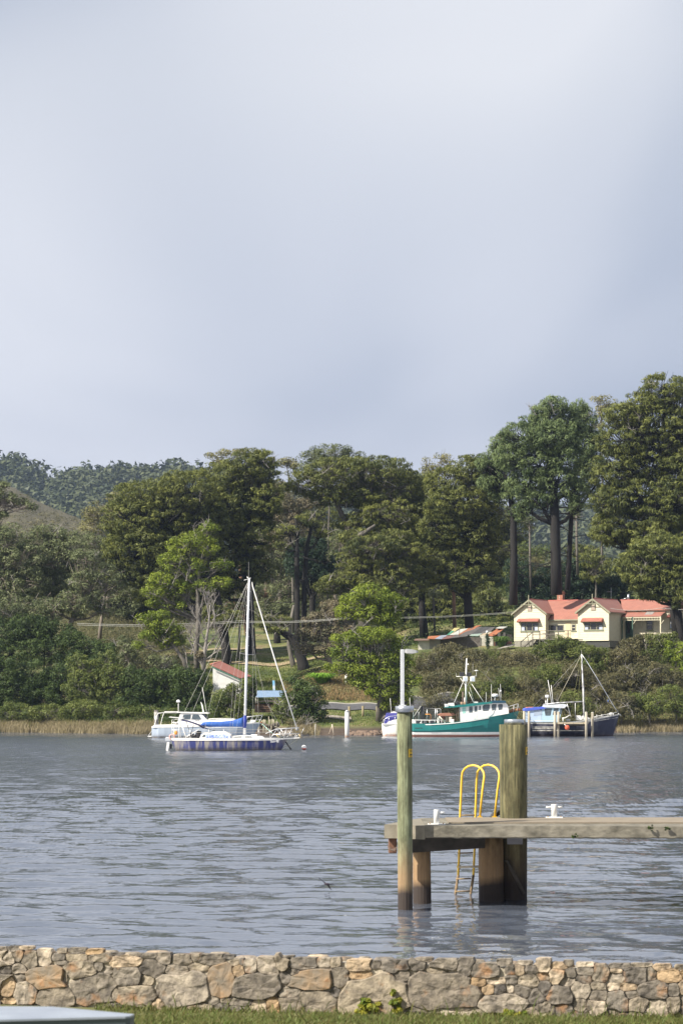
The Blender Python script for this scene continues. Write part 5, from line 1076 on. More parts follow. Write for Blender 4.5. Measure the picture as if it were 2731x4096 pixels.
for i, (px, py, w_, h_, c_) in enumerate(((1766, 2876, 22, 22, (.34, .17, .12)), (1786, 2872, 14, 26, (.70, .58, .46)), (1800, 2876, 12, 18, (.66, .60, .52)), (1752, 2882, 8, 24, (.55, .55, .50)), (1776, 2884, 9, 10, (.75, .74, .7)), (1812, 2880, 10, 14, (.6, .3, .2)), (1700, 2886, 12, 10, (.12, .12, .13)), (1725, 2886, 14, 12, (.05, .05, .06)), (1736, 2884, 8, 8, (.6, .6, .6)), (1670, 2884, 16, 10, (.06, .06, .07)))):
    b.build(box_px(b, px - w_ / 2, px + w_ / 2, py - h_ / 2, py + h_ / 2 + 4, -.6 + wk.uniform(-.3, .3), .3, .04), 'deck_box' if i % 2 else 'engine_box', mat('gear_%d' % i, c_, tuple(v * .55 for v in c_), rough=.8, scale=9))
b.build(prof(b, [(1748, 2859), (1762, 2853), (1812, 2851), (1820, 2858), (1812, 2862), (1760, 2864)], -.8, .6), 'net_drum_cover', mat('rusty_cover', (.38, .16, .10), (.22, .12, .09), rough=.9, scale=8))
mb = MB(); mb.tube([b.p(1755, 2865, -1.0), b.p(1778, 2888, -1.0)], .07, 6); b.build(mb, 'derrick_boom', mat('cream_pole', (.72, .66, .52)))
b.build(box_px(b, 1798, 1812, 2876, 2890, -1.5, -1.0, .02), 'fish_bin', gel)
mb = MB(); mb.tube([b.p(2076, 2846, 0), b.p(2096, 2853, .5), b.p(2118, 2861, .9)], .014, 4); mb.tube([b.p(2052, 2850, -.5), b.p(2100, 2900, .3)], .012, 4); b.build(mb, 'bow_line', rope)

# white cruiser with purple cover, half hidden behind the slim pile
b = Boat(1570, 2943, 'cabin_cruiser', 'small white cruiser with purple-blue cover moored astern of the teal boat', 'motor cruiser')
st = [(1526, 2897, 1532, .75), (1540, 2898, 1544, 1.0), (1580, 2898, 1582, 1.15), (1630, 2895, 1630, 1.1), (1670, 2892, 1664, .7), (1690, 2890, 1676, .05)]
b.build(b.hull(st, 4), 'hull', hull_paint('cruiser_white', (.78, .77, .73), (.68, .66, .60), sx=.5, waterline=(.45, .22, .14)))
b.build(prof(b, [(1527, 2897), (1528, 2894), (1660, 2889), (1688, 2888), (1688, 2892), (1630, 2897)], -1.16, 1.16), 'gunwale', gel)
b.build(prof(b, [(1541, 2896), (1552, 2885), (1580, 2876), (1640, 2872), (1670, 2888), (1670, 2893)], -.85, .85), 'cabin', gel)
b.build(prof(b, [(1534, 2894), (1544, 2856), (1546, 2852), (1590, 2851), (1610, 2853), (1610, 2868), (1578, 2877), (1552, 2885), (1543, 2895)], -.86, .86), 'canvas_cover', mat('canvas_purple', (.09, .09, .36), (.05, .05, .24), rough=.8, scale=3))
b.build(prof(b, [(1560, 2852), (1572, 2846), (1600, 2845), (1612, 2853)], -.7, .7), 'hard_top', gel)
mb = MB(); mb.tube([b.p(1564, 2850), b.p(1560, 2793)], .022, 5); b.build(mb, 'antenna', gel); mb = MB(); mb.tube([b.p(1641, 2870), b.p(1638, 2791)], .018, 5); b.build(mb, 'antenna', gel)
mb = MB()
for sg in (-1, 1):
    mb.tube([b.p(1528, 2893, sg * .8), b.p(1532, 2880, sg * .85), b.p(1556, 2866, sg * 1.0), b.p(1620, 2858, sg * 1.0)], .024, 5)
    for x, y in ((1538, 2877), (1556, 2866), (1580, 2863)): mb.tube([b.p(x - 3, 2895, sg * .95), b.p(x, y, sg * .95)], .02, 5)
b.build(mb, 'hand_rail', chrome)

# ---------------------------------------------------------------- dark wooden boat with pale blue cabin
b = Boat(2290, 2944, 'wooden_boat', 'old navy wooden boat with pale blue cabin and stayed mast at the timber landing', 'wooden boat')
st = [(2085, 2890, 2092, 1.1), (2110, 2890, 2112, 1.5), (2200, 2892, 2200, 1.75), (2290, 2888, 2288, 1.75), (2370, 2878, 2365, 1.4), (2430, 2866, 2412, .85), (2462, 2860, 2435, .35), (2476, 2856, 2444, .05)]
b.build(b.hull(st, 3.2), 'hull', hull_paint('navy_old_paint', (.018, .020, .045), (.10, .10, .12), sx=.5, lo=.50, hi=.72, waterline=(.05, .03, .03)))
for y in (2873, 2882): strip(b, st, [(2300, y + 10), (2370, y + 2), (2430, y - 7), (2468, y - 12)], .05, .02, 'bow_strake', mat('white_worn', (.50, .50, .48), (.12, .12, .14), rough=.7, scale=5, contrast=.12), k=3.2)
mb = MB(); rg = []
for (px, py, _, bm_) in st: q = b.p(px, py - 1); rg.append([(q.x, b.D - bm_, q.z - .1), (q.x, b.D - bm_, q.z), (q.x, b.D + bm_, q.z), (q.x, b.D + bm_, q.z - .1)])
mb.loft(rg); b.build(mb, 'deck', mat('deck_worn', (.42, .42, .40), (.26, .26, .25), rough=.8))
pb = mat('cabin_pale_blue', (.44, .62, .74), (.36, .52, .64), rough=.6, scale=2.5)
b.build(prof(b, [(2094, 2888), (2095, 2838), (2160, 2838), (2160, 2888)], -1.15, 1.15), 'canvas_enclosure', mat('clear_canvas', (.50, .62, .76), (.40, .52, .70), rough=.4, scale=1.5))
b.build(prof(b, [(2160.3, 2888), (2162, 2832), (2245, 2830), (2238, 2850), (2230, 2888)], -1.15, 1.15), 'cabin', pb)
b.build(prof(b, [(2092, 2842), (2094, 2834), (2110, 2830), (2166, 2828), (2190, 2822), (2192, 2828), (2166, 2835), (2100, 2843)], -1.28, 1.28), 'canvas_roof', mat('canvas_blue', (.06, .10, .50), (.10, .16, .6), rough=.8))
b.build(prof(b, [(2102, 2831), (2104, 2829), (2128, 2827.5), (2130, 2829)], -.8, .8), 'roof_mat', mat('mat_salmon', (.6, .22, .14)))
b.build(prof(b, [(2170, 2829), (2174, 2822), (2255, 2816), (2262, 2822), (2250, 2832)], -1.3, 1.3), 'cabin_roof', mat('roof_pale', (.62, .66, .70), rough=.5))
for pts in ([(2177, 2860), (2174, 2836), (2199, 2835), (2195, 2860)], [(2206, 2857), (2211, 2834), (2227, 2834), (2224, 2857)], [(2231, 2855), (2236, 2834), (2243, 2833), (2240, 2855)]):
    cx_ = sum(p[0] for p in pts) / 4; cy_ = sum(p[1] for p in pts) / 4; f_ = b.build(prof(b, [(cx_ + (x - cx_) * 1.15, cy_ + (y - cy_) * 1.12) for x, y in pts], -1.158, -1.151), 'window', black); win(b, pts, -1.159, f_, 'pane')
b.build(prof(b, [(2130, 2862), (2131, 2841), (2162, 2838), (2162, 2858)], -1.165, -1.152), 'clear_panel', mat('vinyl_pane', (.42, .50, .60), (.30, .36, .46), rough=.15, scale=2))
mast2 = mat('mast_worn', (.70, .70, .70), (.20, .19, .20), rough=.6, scale=2.2, stretch=(1, 1, .7), contrast=.14)
mb = MB(); mb.tube([b.p(2334, 2886), b.p(2331, 2760), b.p(2324, 2617)], [.085, .075, .055], 8); b.build(mb, 'mast', mast2)
mb = MB(); mb.tube([b.p(2324, 2617), b.p(2343, 2642)], .045, 6); b.build(mb, 'mast_gaff', gel); mb = MB(); mb.tube([b.p(2324, 2618), b.p(2324, 2600)], .012, 4); b.build(mb, 'masthead_spike', wire)
mb = MB(); mb.tube([b.p(2171, 2818), b.p(2230, 2811), b.p(2331, 2806)], .055, 6); b.build(mb, 'boom', mast2)
mb = MB(); mb.tube([b.p(2266, 2815, -.5), b.p(2281, 2866, -.9)], .035, 6); mb.tube([b.p(2299, 2812, .4), b.p(2299, 2868, .7)], .03, 6); b.build(mb, 'boom_crutch', gel)
for pts, r, m_ in (([(2343, 2642, 0), (2400, 2735, 0), (2455, 2828, 0), (2472, 2850, 0)], .035, mat('stay_grey', (.30, .32, .36), rough=.6)), ([(2322, 2622, 0), (2226, 2806, -.9)], .020, rope), ([(2322, 2620, 0), (2215, 2740, .6), (2130, 2828, .9)], .008, wire), ([(2323, 2625, 0), (2283, 2850, -1.4)], .012, mat('line_olive', (.22, .22, .08))), ([(2324, 2625, 0), (2306, 2860, -1.4)], .012, _mats['line_olive']), ([(2324, 2630, 0), (2345, 2870, 1.3)], .008, wire)):
    mb = MB(); mb.tube([b.p(*q) for q in pts], r, 5); b.build(mb, 'stay', m_)
mb = MB(); q = b.p(2187, 2789); mb.tube([b.p(2188, 2820), b.p(2188, 2788)], .04, 6); mb.lathe(q, [(.17, -.02), (.19, .02), (.19, .17), (.14, .22), (.02, .23)], 14); b.build(mb, 'radar', gel)
mb = MB(); mb.tube([b.p(2182, 2818), b.p(2181, 2802)], .05, 6); b.build(mb, 'horn', gel)
for x0, y0, x1 in ((2190, 2720, 2205), (2203, 2740, 2210)):
    mb = MB(); mb.tube([b.p(x1, 2812), b.p(x0, y0)], .028, 5); b.build(mb, 'antenna', gel)
mb = MB()
for sg in (-1, 1):
    mb.tube([b.p(2370, 2868, 1.3 * sg), b.p(2420, 2858, .95 * sg), b.p(2466, 2849, .25 * sg)], .022, 5); mb.tube([b.p(2350, 2874, 1.35 * sg), b.p(2430, 2863, .8 * sg)], .018, 5)
    for px in (2385, 2405, 2430, 2452): mb.tube([b.p(px, 2873, max(.2, sheer(st, px)[1] - .1) * sg), b.p(px, 2858 - (px - 2385) * .1, max(.2, sheer(st, px)[1] - .1) * sg)], .02, 5)
mb.tube([b.p(2095, 2883, -1.5), b.p(2200, 2884, -1.6), b.p(2240, 2882, -1.6)], .022, 5); b.build(mb, 'rail', gel, kind='stuff')
b.build(prof(b, [(2302, 2880), (2302, 2862), (2318, 2862), (2322, 2872), (2322, 2880)], -.5, .3), 'deck_locker', gel)
mb = MB(); mb.tube([b.p(2245, 2872, -1.), b.p(2258, 2872, -1.), b.p(2278, 2860, -1.)], .05, 6); mb.tube([b.p(2250, 2872, -1.), b.p(2250, 2886, -1.)], .05, 6); b.build(mb, 'windlass', gel)
mb = MB(); mb.sphere(b.p(2443, 2856, -.3), (.25, .2, .15)); mb.tube([b.p(2470, 2855), b.p(2482, 2862)], .06, 6); b.build(mb, 'anchor', mat('galv_worn', (.55, .55, .53)))
mb = MB(); mb.sphere(b.p(2345, 2876, -.6), (.3, .3, .2)); mb.sphere(b.p(2330, 2873, -.3), (.25, .25, .25)); mb.sphere(b.p(2270, 2880, -.5), (.25, .25, .12)); b.build(mb, 'deck_gear', mat('gear_pale', (.5, .5, .47), (.3, .3, .3), scale=8), kind='stuff')
mb = MB(); mb.tube([b.p(2430, 2799, 0), b.p(2430, 2808, 0)], .05, 5); b.build(mb, 'blue_lashing', mat('lash_blue', (.08, .15, .4)))

# timber landing in front of it
LD = 2945; b = Boat(2240, LD, 'timber_landing', 'low timber landing stage with plank deck and round posts at the navy boat', 'jetty')
ptim = mat('landing_timber', (.46, .40, .28), (.30, .24, .16), rough=.9, scale=3, stretch=(.3, 1, 1)); pp = mat('landing_post', (.44, .40, .32), (.22, .19, .14), rough=.9, scale=2.5, stretch=(1, 1, .3))
fr_ = -2.15
for px, yt, v, r in ((2218, 2848, fr_, .125), (2232, 2849, fr_ + .7, .12), (2343, 2850, fr_ - .1, .125), (2368, 2851, fr_ + .5, .12), (2095, 2847, fr_ + 1, .115), (2114, 2848, fr_ + .4, .12)):
    mb = MB(); mb.tube([b.p(px, LD + 12, v), b.p(px, yt, v)], r, 12); b.build(mb, 'post', pp)
    mb = MB(); mb.tube([b.p(px, yt, v), b.p(px, yt - 2.5, v)], [r * 1.04, r * .9], 12); b.build(mb, 'post_cap', mat('cap_pale', (.58, .55, .46)))
for k, (x0, x1) in enumerate(((2212, 2250), (2250.4, 2290), (2290.4, 2330), (2330.4, 2350))):
    for j in range(3):
        mb = MB(); a = b.p(x0, 2896, fr_ + j * .42); c = b.p(x1, 2889 + (1 if k == 2 else 0), fr_ + j * .42 + .39); mb.box((a.x, a.y, a.z), (c.x, c.y, c.z + .0)); b.build(mb, 'plank', ptim)
mb = box_px(b, 2118, 2212, 2887, 2889.5, fr_ + .45, fr_ + .9); b.build(mb, 'walkway', mat('walkway_dark', (.08, .08, .08)))
for y in (2910, 2916, 2924):
    mb = MB(); mb.box(tuple(b.p(2128, y, fr_ + .62)), tuple(b.p(2212 if y < 2920 else 2335, y - 3.4, fr_ + .74))); b.build(mb, 'rail_board', mat('board_pale', (.48, .47, .42), (.15, .14, .12), rough=.9, scale=2.5, contrast=.12))
mb = MB(); mb.box(tuple(b.p(2212, 2904, fr_ + .8)), tuple(b.p(2345, 2897, fr_ + .9))); b.build(mb, 'bearer', mat('bearer_dark', (.07, .06, .05)))
bo = Boat(2267, 2946, 'fender_buoy', 'round orange-red fender buoy hanging under the timber landing', 'buoy')
mb = MB(); mb.sphere(bo.p(2267, 2910, -2.35), .235, 14, 10); bo.build(mb, 'float', mat('buoy_orange', (.55, .10, .04), (.45, .08, .04), rough=.6)); mb = MB(); mb.tube([bo.p(2262, 2902, -2.3), bo.p(2255, 2897, -2.1)], .03, 5); bo.build(mb, 'lanyard', gel)

# standing posts in and by the water
def shore_post(px, yt, yb, r, D, label, name='post', material=None, group=None, cap=None, cat='post'):
    rt = empty(name, (WX(px, D), D, WZ(yb, D)), label, cat, group); mb = MB(); mb.tube([(WX(px, D), D, WZ(yb, D) - .5), (WX(px, D) , D, WZ(yt, D))], r, 12); mb.build('shaft', material, rt)
    if cap: mb = MB(); mb.tube([(WX(px, D), D, WZ(yt, D)), (WX(px, D), D, WZ(yt - 6, D))], [r * 1.15, r * .2], 12); mb.build('cap', cap, rt)
    return rt
D_ = F * CAMZ / (2949 - HY)
r_ = shore_post(1387.5, 2846, 2949, .205, D_, 'white channel post with pointed steel cap standing in the water', 'channel_post', hull_paint('post_white', (.60, .60, .58), (.50, .50, .48), sx=.5, waterline=(.45, .24, .12)), cap=gal, cat='marker post')
shore_post(626, 2840, 2940, .21, 231, 'tall pale grey mooring post behind the stern of the grey cruiser', 'mooring_post', mat('post_pale_grey', (.52, .51, .48), (.10, .09, .08), rough=.9, scale=.55, contrast=.05), cap=None)
pg = mat('bollard_timber', (.33, .28, .17), (.20, .17, .10), rough=.9, scale=4, stretch=(1, 1, .3))
for px, yt, yb, lab in ((1396.5, 2826, 2856, 'squat timber bollard on the grass, left of three by the road'), (1451, 2824, 2854, 'squat timber bollard on the grass, middle of three by the road'), (1508, 2826, 2856, 'squat timber bollard on the grass, nearest the big shore tree')):
    D = 245; shore_post(px, yt, yb, .12, D, lab, 'bollard', pg, 'timber bollards along the road', cat='bollard')
rr = empty('leaning_stake', W(1328, 2938, 233.5), 'thin pale stake propped by a strut at the water edge', 'stake'); mb = MB(); mb.tube([W(1334, 2940, 233.5), W(1331, 2915, 233.5), W(1328, 2897, 233.5)], [.04, .06, .075], 7); mb.build('shaft', mat('stake_pale', (.55, .47, .36), (.4, .3, .22)), rr); mb = MB(); mb.tube([W(1315, 2936, 233.3), W(1327, 2904, 233.5)], .025, 5); mb.build('strut', _mats['stake_pale'], rr)
rr = empty('mooring_stake', W(1260, 2938, 230), 'grey upright stake standing against the cream dinghy', 'stake'); mb = MB(); mb.tube([W(1259.5, 2946, 230), W(1262, 2896, 230)], .055, 7); mb.build('shaft', mat('stake_grey', (.33, .31, .26)), rr)
# remains of an old jetty
rr = empty('jetty_ruin', W(1080, 2930, 234), 'rows of old stakes and rotten timber, remains of a jetty by the shore', 'old jetty')
sp = mat('stake_weathered', (.50, .45, .33), (.22, .19, .14), rough=.9, scale=3, stretch=(1, 1, .3))
for px, yt, yb, w_ in ((1048, 2881, 2898, 4), (1055, 2878, 2896, 5), (1061, 2879, 2897, 4), (1075, 2866, 2905, 3.5), (1081, 2878, 2896, 4), (1090, 2876, 2897, 5), (1095.5, 2878, 2897, 4), (1054, 2905, 2935, 4), (1062, 2910, 2936, 3), (1067, 2908, 2936, 3), (1074, 2912, 2936, 3), (1085, 2903, 2936, 3), (1034, 2906, 2935, 3.5), (1106, 2884, 2900, 3)):
    mb = MB(); mb.tube([W(px, yb + 5, 234), W(px + .5, yt, 234)], w_ / 2 / F * 234, 7); mb.build('stake', sp, rr)
rk = mat('jetty_rubble', (.16, .14, .11), (.05, .045, .04), rough=.95, scale=3, bump=.04)
for i in range(16):
    px = 1036 + i * 5.2 + wk.uniform(-2, 2); py = wk.uniform(2893, 2904); mb = MB(); q = W(px, py, 234.6 + wk.uniform(-.3, .6)); mb.sphere(q, (wk.uniform(.12, .25), .2, wk.uniform(.1, .16)), 6, 4); mb.build('stone', rk, rr)
mb = MB(); mb.box(tuple(W(1030, 2940, 235.0)), tuple(W(1115, 2900, 236))); mb.build('rubble_fill', rk, rr)
# ================================================================ buildings and road on the far bank
cream = mat('weatherboard_cream', (.68, .63, .47), (.60, .55, .40), rough=.6, scale=2.5)
trim_c = mat('trim_olive', (.30, .29, .20), (.22, .21, .15), rough=.6)
roof_r = mat('roof_red_iron', (.34, .145, .105), (.27, .115, .085), rough=.6, scale=1.4, detail=5)
roof_rd = mat('roof_capping', (.42, .12, .10), rough=.6)
dk_glass = mat('window_dark', (.035, .035, .04), (.02, .02, .025), rough=.1, spec=.8)
curtain = mat('curtain_pale', (.50, .55, .68), (.36, .40, .52), rough=.8, scale=6)
steel_r = mat('roof_patch', (.30, .28, .26), (.2, .18, .17), rough=.7)

class House:
    """local frame: u along the front, v back, w up; front corner of the second gable wing is the origin"""
    def __init__(s, px, D, th, name, label, cat):
        s.x0 = WX(px, D); s.D = D; s.th = th; s.c = math.cos(R(th)); s.s = math.sin(R(th))
        s.z0 = 0.; s.root = empty(name, (s.x0, D, 0), label, cat, rz=-R(th)); s.lab = label
    def u(s, px, v=0.):
        k = (px - CX) / F; return (k * (s.D + v * s.c) - s.x0 - v * s.s) / (s.c + k * s.s)
    def z(s, px, py, v=0.):
        u = s.u(px, v); D = s.D - u * s.s + v * s.c; return WZ(py, D)
    def build(s, mb, name, m, parent=None, **k): return mb.build(name, m, parent or s.root, local=True, **k)
def boards_rect(mb, u0, u1, v, z0, z1, side='front', step=.19, top=None):
    """lapped weatherboards; top(u)->z clips each board under a gable"""
    z = z0; i = 0
    while z < z1 - .02:
        zt = min(z + step, z1)
        a, b = u0, u1
        if top:
            half = top(zt); a, b = max(u0, half[0]), min(u1, half[1])
            if b - a < .1: break
        if side == 'front': pts = [(a, v, z), (b, v, z), (b, v - .028, z), (a, v - .028, z), (a, v, zt), (b, v, zt), (b, v - .006, zt), (a, v - .006, zt)]
        else: pts = [(v, a, z), (v, b, z), (v + .028, b, z), (v + .028, a, z), (v, a, zt), (v, b, zt), (v + .006, b, zt), (v + .006, a, zt)]
        mb.add(pts, [(0, 3, 2, 1), (4, 5, 6, 7), (0, 1, 5, 4), (1, 2, 6, 5), (2, 3, 7, 6), (3, 0, 4, 7)]); z += step
    return mb
h = House(2432.6, 275, 28, 'house', 'cream weatherboard house with red iron roof and two gabled wings', 'house')
u1a, u1b = h.u(2057), h.u(2179.5); u2a, u2b = h.u(2312), 0.; uR = h.u(2860, 4.6)
zf = h.z(2370, 2563); ze = h.z(2370, 2443); zr = h.z(2370, 2395); z1f = h.z(2100, 2562)
def gable(ua, ub, v0, v1, zb, ztop_e, zridge, ridge_v, name_w, eave=.28):
    um = (ua + ub) / 2; mb = MB(); mb.prism([(ua, v0, zb), (ub, v0, zb), (ub, v0, ztop_e), (um, v0, zridge - .12), (ua, v0, ztop_e)], (0, v1 - v0, 0)); h.build(mb, 'wall', cream)
    mb = MB(); boards_rect(mb, ua, ub, v0 - .002, zb, ztop_e - .02); slope = (um - ua) / (zridge - .12 - ztop_e)
    boards_rect(mb, ua, ub, v0 - .002, ztop_e - .02, zridge - .2, top=lambda z: (ua + (z - ztop_e) * slope, ub - (z - ztop_e) * slope)); h.build(mb, 'weatherboards', cream, kind='stuff')
    dz = (zridge - ztop_e) / (um - ua) * eave
    for sg in (-1, 1):
        ue = (ua if sg < 0 else ub) + sg * eave; mb = MB()
        q = [(ue, v0 - .35, ztop_e - dz), (ue, v1, ztop_e - dz), (um, ridge_v, zridge), (um, v0 - .35, zridge)]
        mb.prism(q, (0, 0, .07)); 
        h.build(mb, 'roof', roof_r)
        mb = MB(); mb.prism([(ue, v0 - .38, ztop_e - dz - .16), (ue, v0 - .38, ztop_e - dz + .06), (um, v0 - .38, zridge + .06), (um, v0 - .38, zridge - .16)], (0, .028, 0)); h.build(mb, 'barge_board', trim_c)
        mb = MB(); mb.box((ue - .05 * (sg < 0), v0 - .34, ztop_e - dz - .1), (ue + .06 * (sg > 0) + .01, v1, ztop_e - dz - .005)); h.build(mb, 'gutter', trim_c)
    mb = MB(); mb.tube([(um, v0 - .36, zridge + .07), (um, ridge_v, zridge + .08)], .05, 6); h.build(mb, 'ridge_cap', roof_rd)
    mb = MB(); mb.box((um - .04, v0 - .41, zridge - .75), (um + .04, v0 - .383, zridge + .55)); mb.box((um - .95, v0 - .41, zridge - .62), (um + .95, v0 - .383, zridge - .54)); h.build(mb, 'finial', trim_c)
    # small gable vent window
    mb = MB(); mb.box((um - .28, v0 - .06, zridge - 1.35), (um + .28, v0 - .03, zridge - .62)); fr = h.build(mb, 'window', trim_c)
    mb = MB(); mb.box((um - .20, v0 - .075, zridge - 1.27), (um + .20, v0 - .0605, zridge - .72)); h.build(mb, 'pane', mat('vent_pink', (.45, .36, .30)), fr)
def window(ua, ub, v, za, zb, splits=1, cur=(), mid=False):
    mb = MB(); f = .085; n = splits; mb.box((ua, v - .075, za), (ub, v - .03, za + f)); mb.box((ua, v - .075, zb - f), (ub, v - .03, zb))
    for i in range(n + 1): x = ua + (ub - ua - f) * i / n; mb.box((x, v - .074, za + f), (x + f, v - .031, zb - f))
    fr = h.build(mb, 'window', trim_c)
    for i in range(n):
        x0 = ua + (ub - ua - f) * i / n + f; x1 = ua + (ub - ua - f) * (i + 1) / n
        mb = MB(); mb.box((x0, v - .045, za + f), (x1, v - .032, zb - f)); h.build(mb, 'pane', dk_glass, fr)
        if i in cur: w_ = (x1 - x0) * .6; xs0 = x0 if i == 0 else x1 - w_; mb = MB(); mb.box((xs0, v - .0465, za + f), (xs0 + w_, v - .0452, za + (zb - za) * .62)); h.build(mb, 'curtain', curtain, fr)
        if mid and (i != 1 or n == 1): mb = MB(); zm = (za + zb) / 2; mb.box((x0, v - .06, zm - .03), (x1, v - .046, zm + .03)); h.build(mb, 'glazing_bar', cream, fr)
    mb = MB(); mb.box((ua - .08, v - .12, za - .06), (ub + .08, v - .03, za - .001)); h.build(mb, 'sill', mat('sill_green', (.24, .28, .18)), fr)
def awning(ua, ub, v, zt, zb, out=.65):
    mb = MB(); mb.prism([(ua, v - .03, zt), (ub, v - .03, zt), (ub, v - out, zb), (ua, v - out, zb)], (0, 0, .035)); aw = h.build(mb, 'awning', roof_r)
    for x in (ua, ub - .03): mb = MB(); mb.prism([(x, v - .03, zt - .005), (x, v - .03, zb - .1), (x, v - out + .02, zb - .05), (x, v - out + .02, zb - .005)], (.03, 0, 0)); h.build(mb, 'awning_cheek', roof_rd, aw)
    n = int((ub - ua) / .16)
    mb = MB()
    for i in range(n): x = ua + (ub - ua) * i / n; mb.prism([(x + .02, v - .03, zt + .036), (x + .07, v - .03, zt + .036), (x + .07, v - out, zb + .036), (x + .02, v - out, zb + .036)], (0, 0, .014))
    h.build(mb, 'awning_rib', roof_rd, aw, kind='stuff')
gable(u1a, u1b, 0., 4.6, z1f, ze - .06, zr, 5.2, 'left'); gable(u2a, u2b, 0., 5.2, zf, ze, zr, 7.4, 'right')
# boarded side wall of the second wing
mb = MB(); boards_rect(mb, .01, 5.0, u2b + .002, zf, ze - .03, side='side'); h.build(mb, 'weatherboards', cream, kind='stuff')
mb = MB()
for i in range(9): mb.box((u2b + .0, .2 + i * .55, ze - .28), (u2b + .26, .28 + i * .55, ze - .12))
h.build(mb, 'eave_brackets', trim_c, kind='stuff')
for (ux, vv) in ((u1a, 0), (u1b, 0), (u2a, 0), (u2b, 0)):
    mb = MB(); mb.box((ux - .055, vv - .045, zf), (ux + .055, vv - .0285, ze)); h.build(mb, 'corner_board', cream)
# middle and main bodies
zmE = h.z(2240, 2478, .6)
mb = MB(); mb.box((u1b + .01, 1.1, z1f), (u2a - .01, 7.6, zmE - .05)); h.build(mb, 'wall', cream)
mb = MB(); boards_rect(mb, u1b + .01, u2a - .01, 1.098, z1f, zmE - .12); h.build(mb, 'weatherboards', cream, kind='stuff')
zk = h.z(2240, 2455, 1.6)
mb = MB(); q = [(u1b - .15, .75, zmE - .05), (u2a + .15, .75, zmE - .05), (u2a + .15, 1.9, zk), (u1b - .15, 1.9, zk)]; mb.prism(q, (0, 0, .07)); h.build(mb, 'roof', roof_r)
mb = MB(); q = [(u1b - .2, 1.9, zk + .01), (u2a + .2, 1.9, zk + .01), (u2a + 1.8, 5.2, zr - .01), (u1a + 1.9, 5.2, zr - .01)]; mb.prism(q, (0, 0, .07)); h.build(mb, 'roof', roof_r)
mb = MB(); q = [(u1a + 1.9, 5.21, zr), (u2a + 1.8, 5.21, zr), (u2a + 1.8, 9.5, zmE), (u1a + .5, 9.5, zmE)]; mb.prism(q, (0, 0, .07)); h.build(mb, 'roof', roof_r)
mb = MB(); mb.tube([(u1a + 1.6, 5.2, zr + .07), (u2a + 2.2, 5.2, zr + .07)], .05, 6); h.build(mb, 'ridge_cap', roof_rd)
mb = MB(); mb.box((u1b, .68, zmE - .12), (u2a, .745, zmE + .0)); h.build(mb, 'gutter', trim_c)
# right-hand body behind the porch
zR = h.z(2520, 2442, 5.); zRr = zr
mb = MB(); mb.box((u2b - 2.5, 5.3, zf - .2), (uR, 10.5, zR)); h.build(mb, 'wall', cream)
mb = MB(); boards_rect(mb, u2b + .02, uR, 5.298, zf - .2, zR - .05); h.build(mb, 'weatherboards', cream, kind='stuff')
mb = MB(); mb.prism([(u2b - .3, 4.95, zR - .02), (uR + .3, 4.95, zR - .02), (uR + .3, 7.6, zRr), (u2b - 1.5, 7.6, zRr)], (0, 0, .07)); h.build(mb, 'roof', roof_r)
mb = MB(); mb.prism([(u2b - 1.5, 7.61, zRr), (uR + .3, 7.61, zRr), (uR + .3, 11, zR), (u2b - 1.5, 11, zR)], (0, 0, .07)); h.build(mb, 'roof', roof_r)
mb = MB(); mb.tube([(u2b - 1.6, 7.6, zRr + .07), (uR + .3, 7.6, zRr + .07)], .05, 6); h.build(mb, 'ridge_cap', roof_rd)
mb = MB()
for px in (2543, 2571, 2599, 2625): 
    u_ = h.u(px, 5.3)
    for dx in (0, .16): mb.box((u_ + dx, 5.1, zR - .24), (u_ + dx + .07, 5.29, zR - .06))
h.build(mb, 'eave_brackets', trim_c, kind='stuff')
mb = MB(); mb.box((h.u(2425, 7.), 7.0, zRr - .5), (h.u(2438, 7.), 7.12, zRr - .2)); h.build(mb, 'roof_patch', steel_r)
# porch
up0, up1 = h.u(2486, 4.), h.u(2640, 3.6); zp1 = h.z(2560, 2449, 5.2); zp0 = h.z(2560, 2467, 3.6)
mb = MB(); mb.prism([(up0, 3.6, zp0), (up1, 3.6, zp0), (up1, 5.28, zp1), (up0, 5.28, zp1)], (0, 0, .05)); h.build(mb, 'porch_roof', roof_r)
mb = MB(); a_ = h.u(2577, 4.4); mb.prism([(a_, 3.9, zp0 + .12), (a_ + .95, 3.9, zp0 + .12), (a_ + .95, 5.1, zp1 + .03), (a_, 5.1, zp1 + .03)], (0, 0, .012)); h.build(mb, 'roof_patch', steel_r)
mb = MB(); mb.box((up0, 3.64, zp0 - .12), (up1, 3.68, zp0 - .04)); mb.box((up0, 3.64, zp0 - .42), (up1, 3.68, zp0 - .36))
n = 26
for i in range(n): x = up0 + (up1 - up0) * i / (n - 1); mb.box((x - .02, 3.645, zp0 - .36), (x + .02, 3.675, zp0 - .12))
h.build(mb, 'porch_frieze', cream)
for px in (2486, 2528, 2640):
    x = h.u(px, 3.66); mb = MB(); mb.box((x - .06, 3.6, zf - .4), (x + .06, 3.72, zp0)); h.build(mb, 'porch_post', mat('porch_green', (.06, .12, .09)) if px < 2600 else cream)
    mb = MB(); mb.tube([(x, 3.66, zp0 - .95), (x + .38, 3.66, zp0 - .42)], .035, 5); h.build(mb, 'porch_bracket', cream)
x = h.u(2500, 5.25); mb = MB(); mb.box((x - .1, 5.2, zf - .3), (h.u(2530, 5.25), 5.268, zp0 - .3)); dr = h.build(mb, 'door', mat('porch_green', (.06, .12, .09)))
mb = MB(); mb.box((x + .2, 5.18, zf + .9), (x + .55, 5.199, zp0 - .6)); h.build(mb, 'pane', dk_glass, dr)
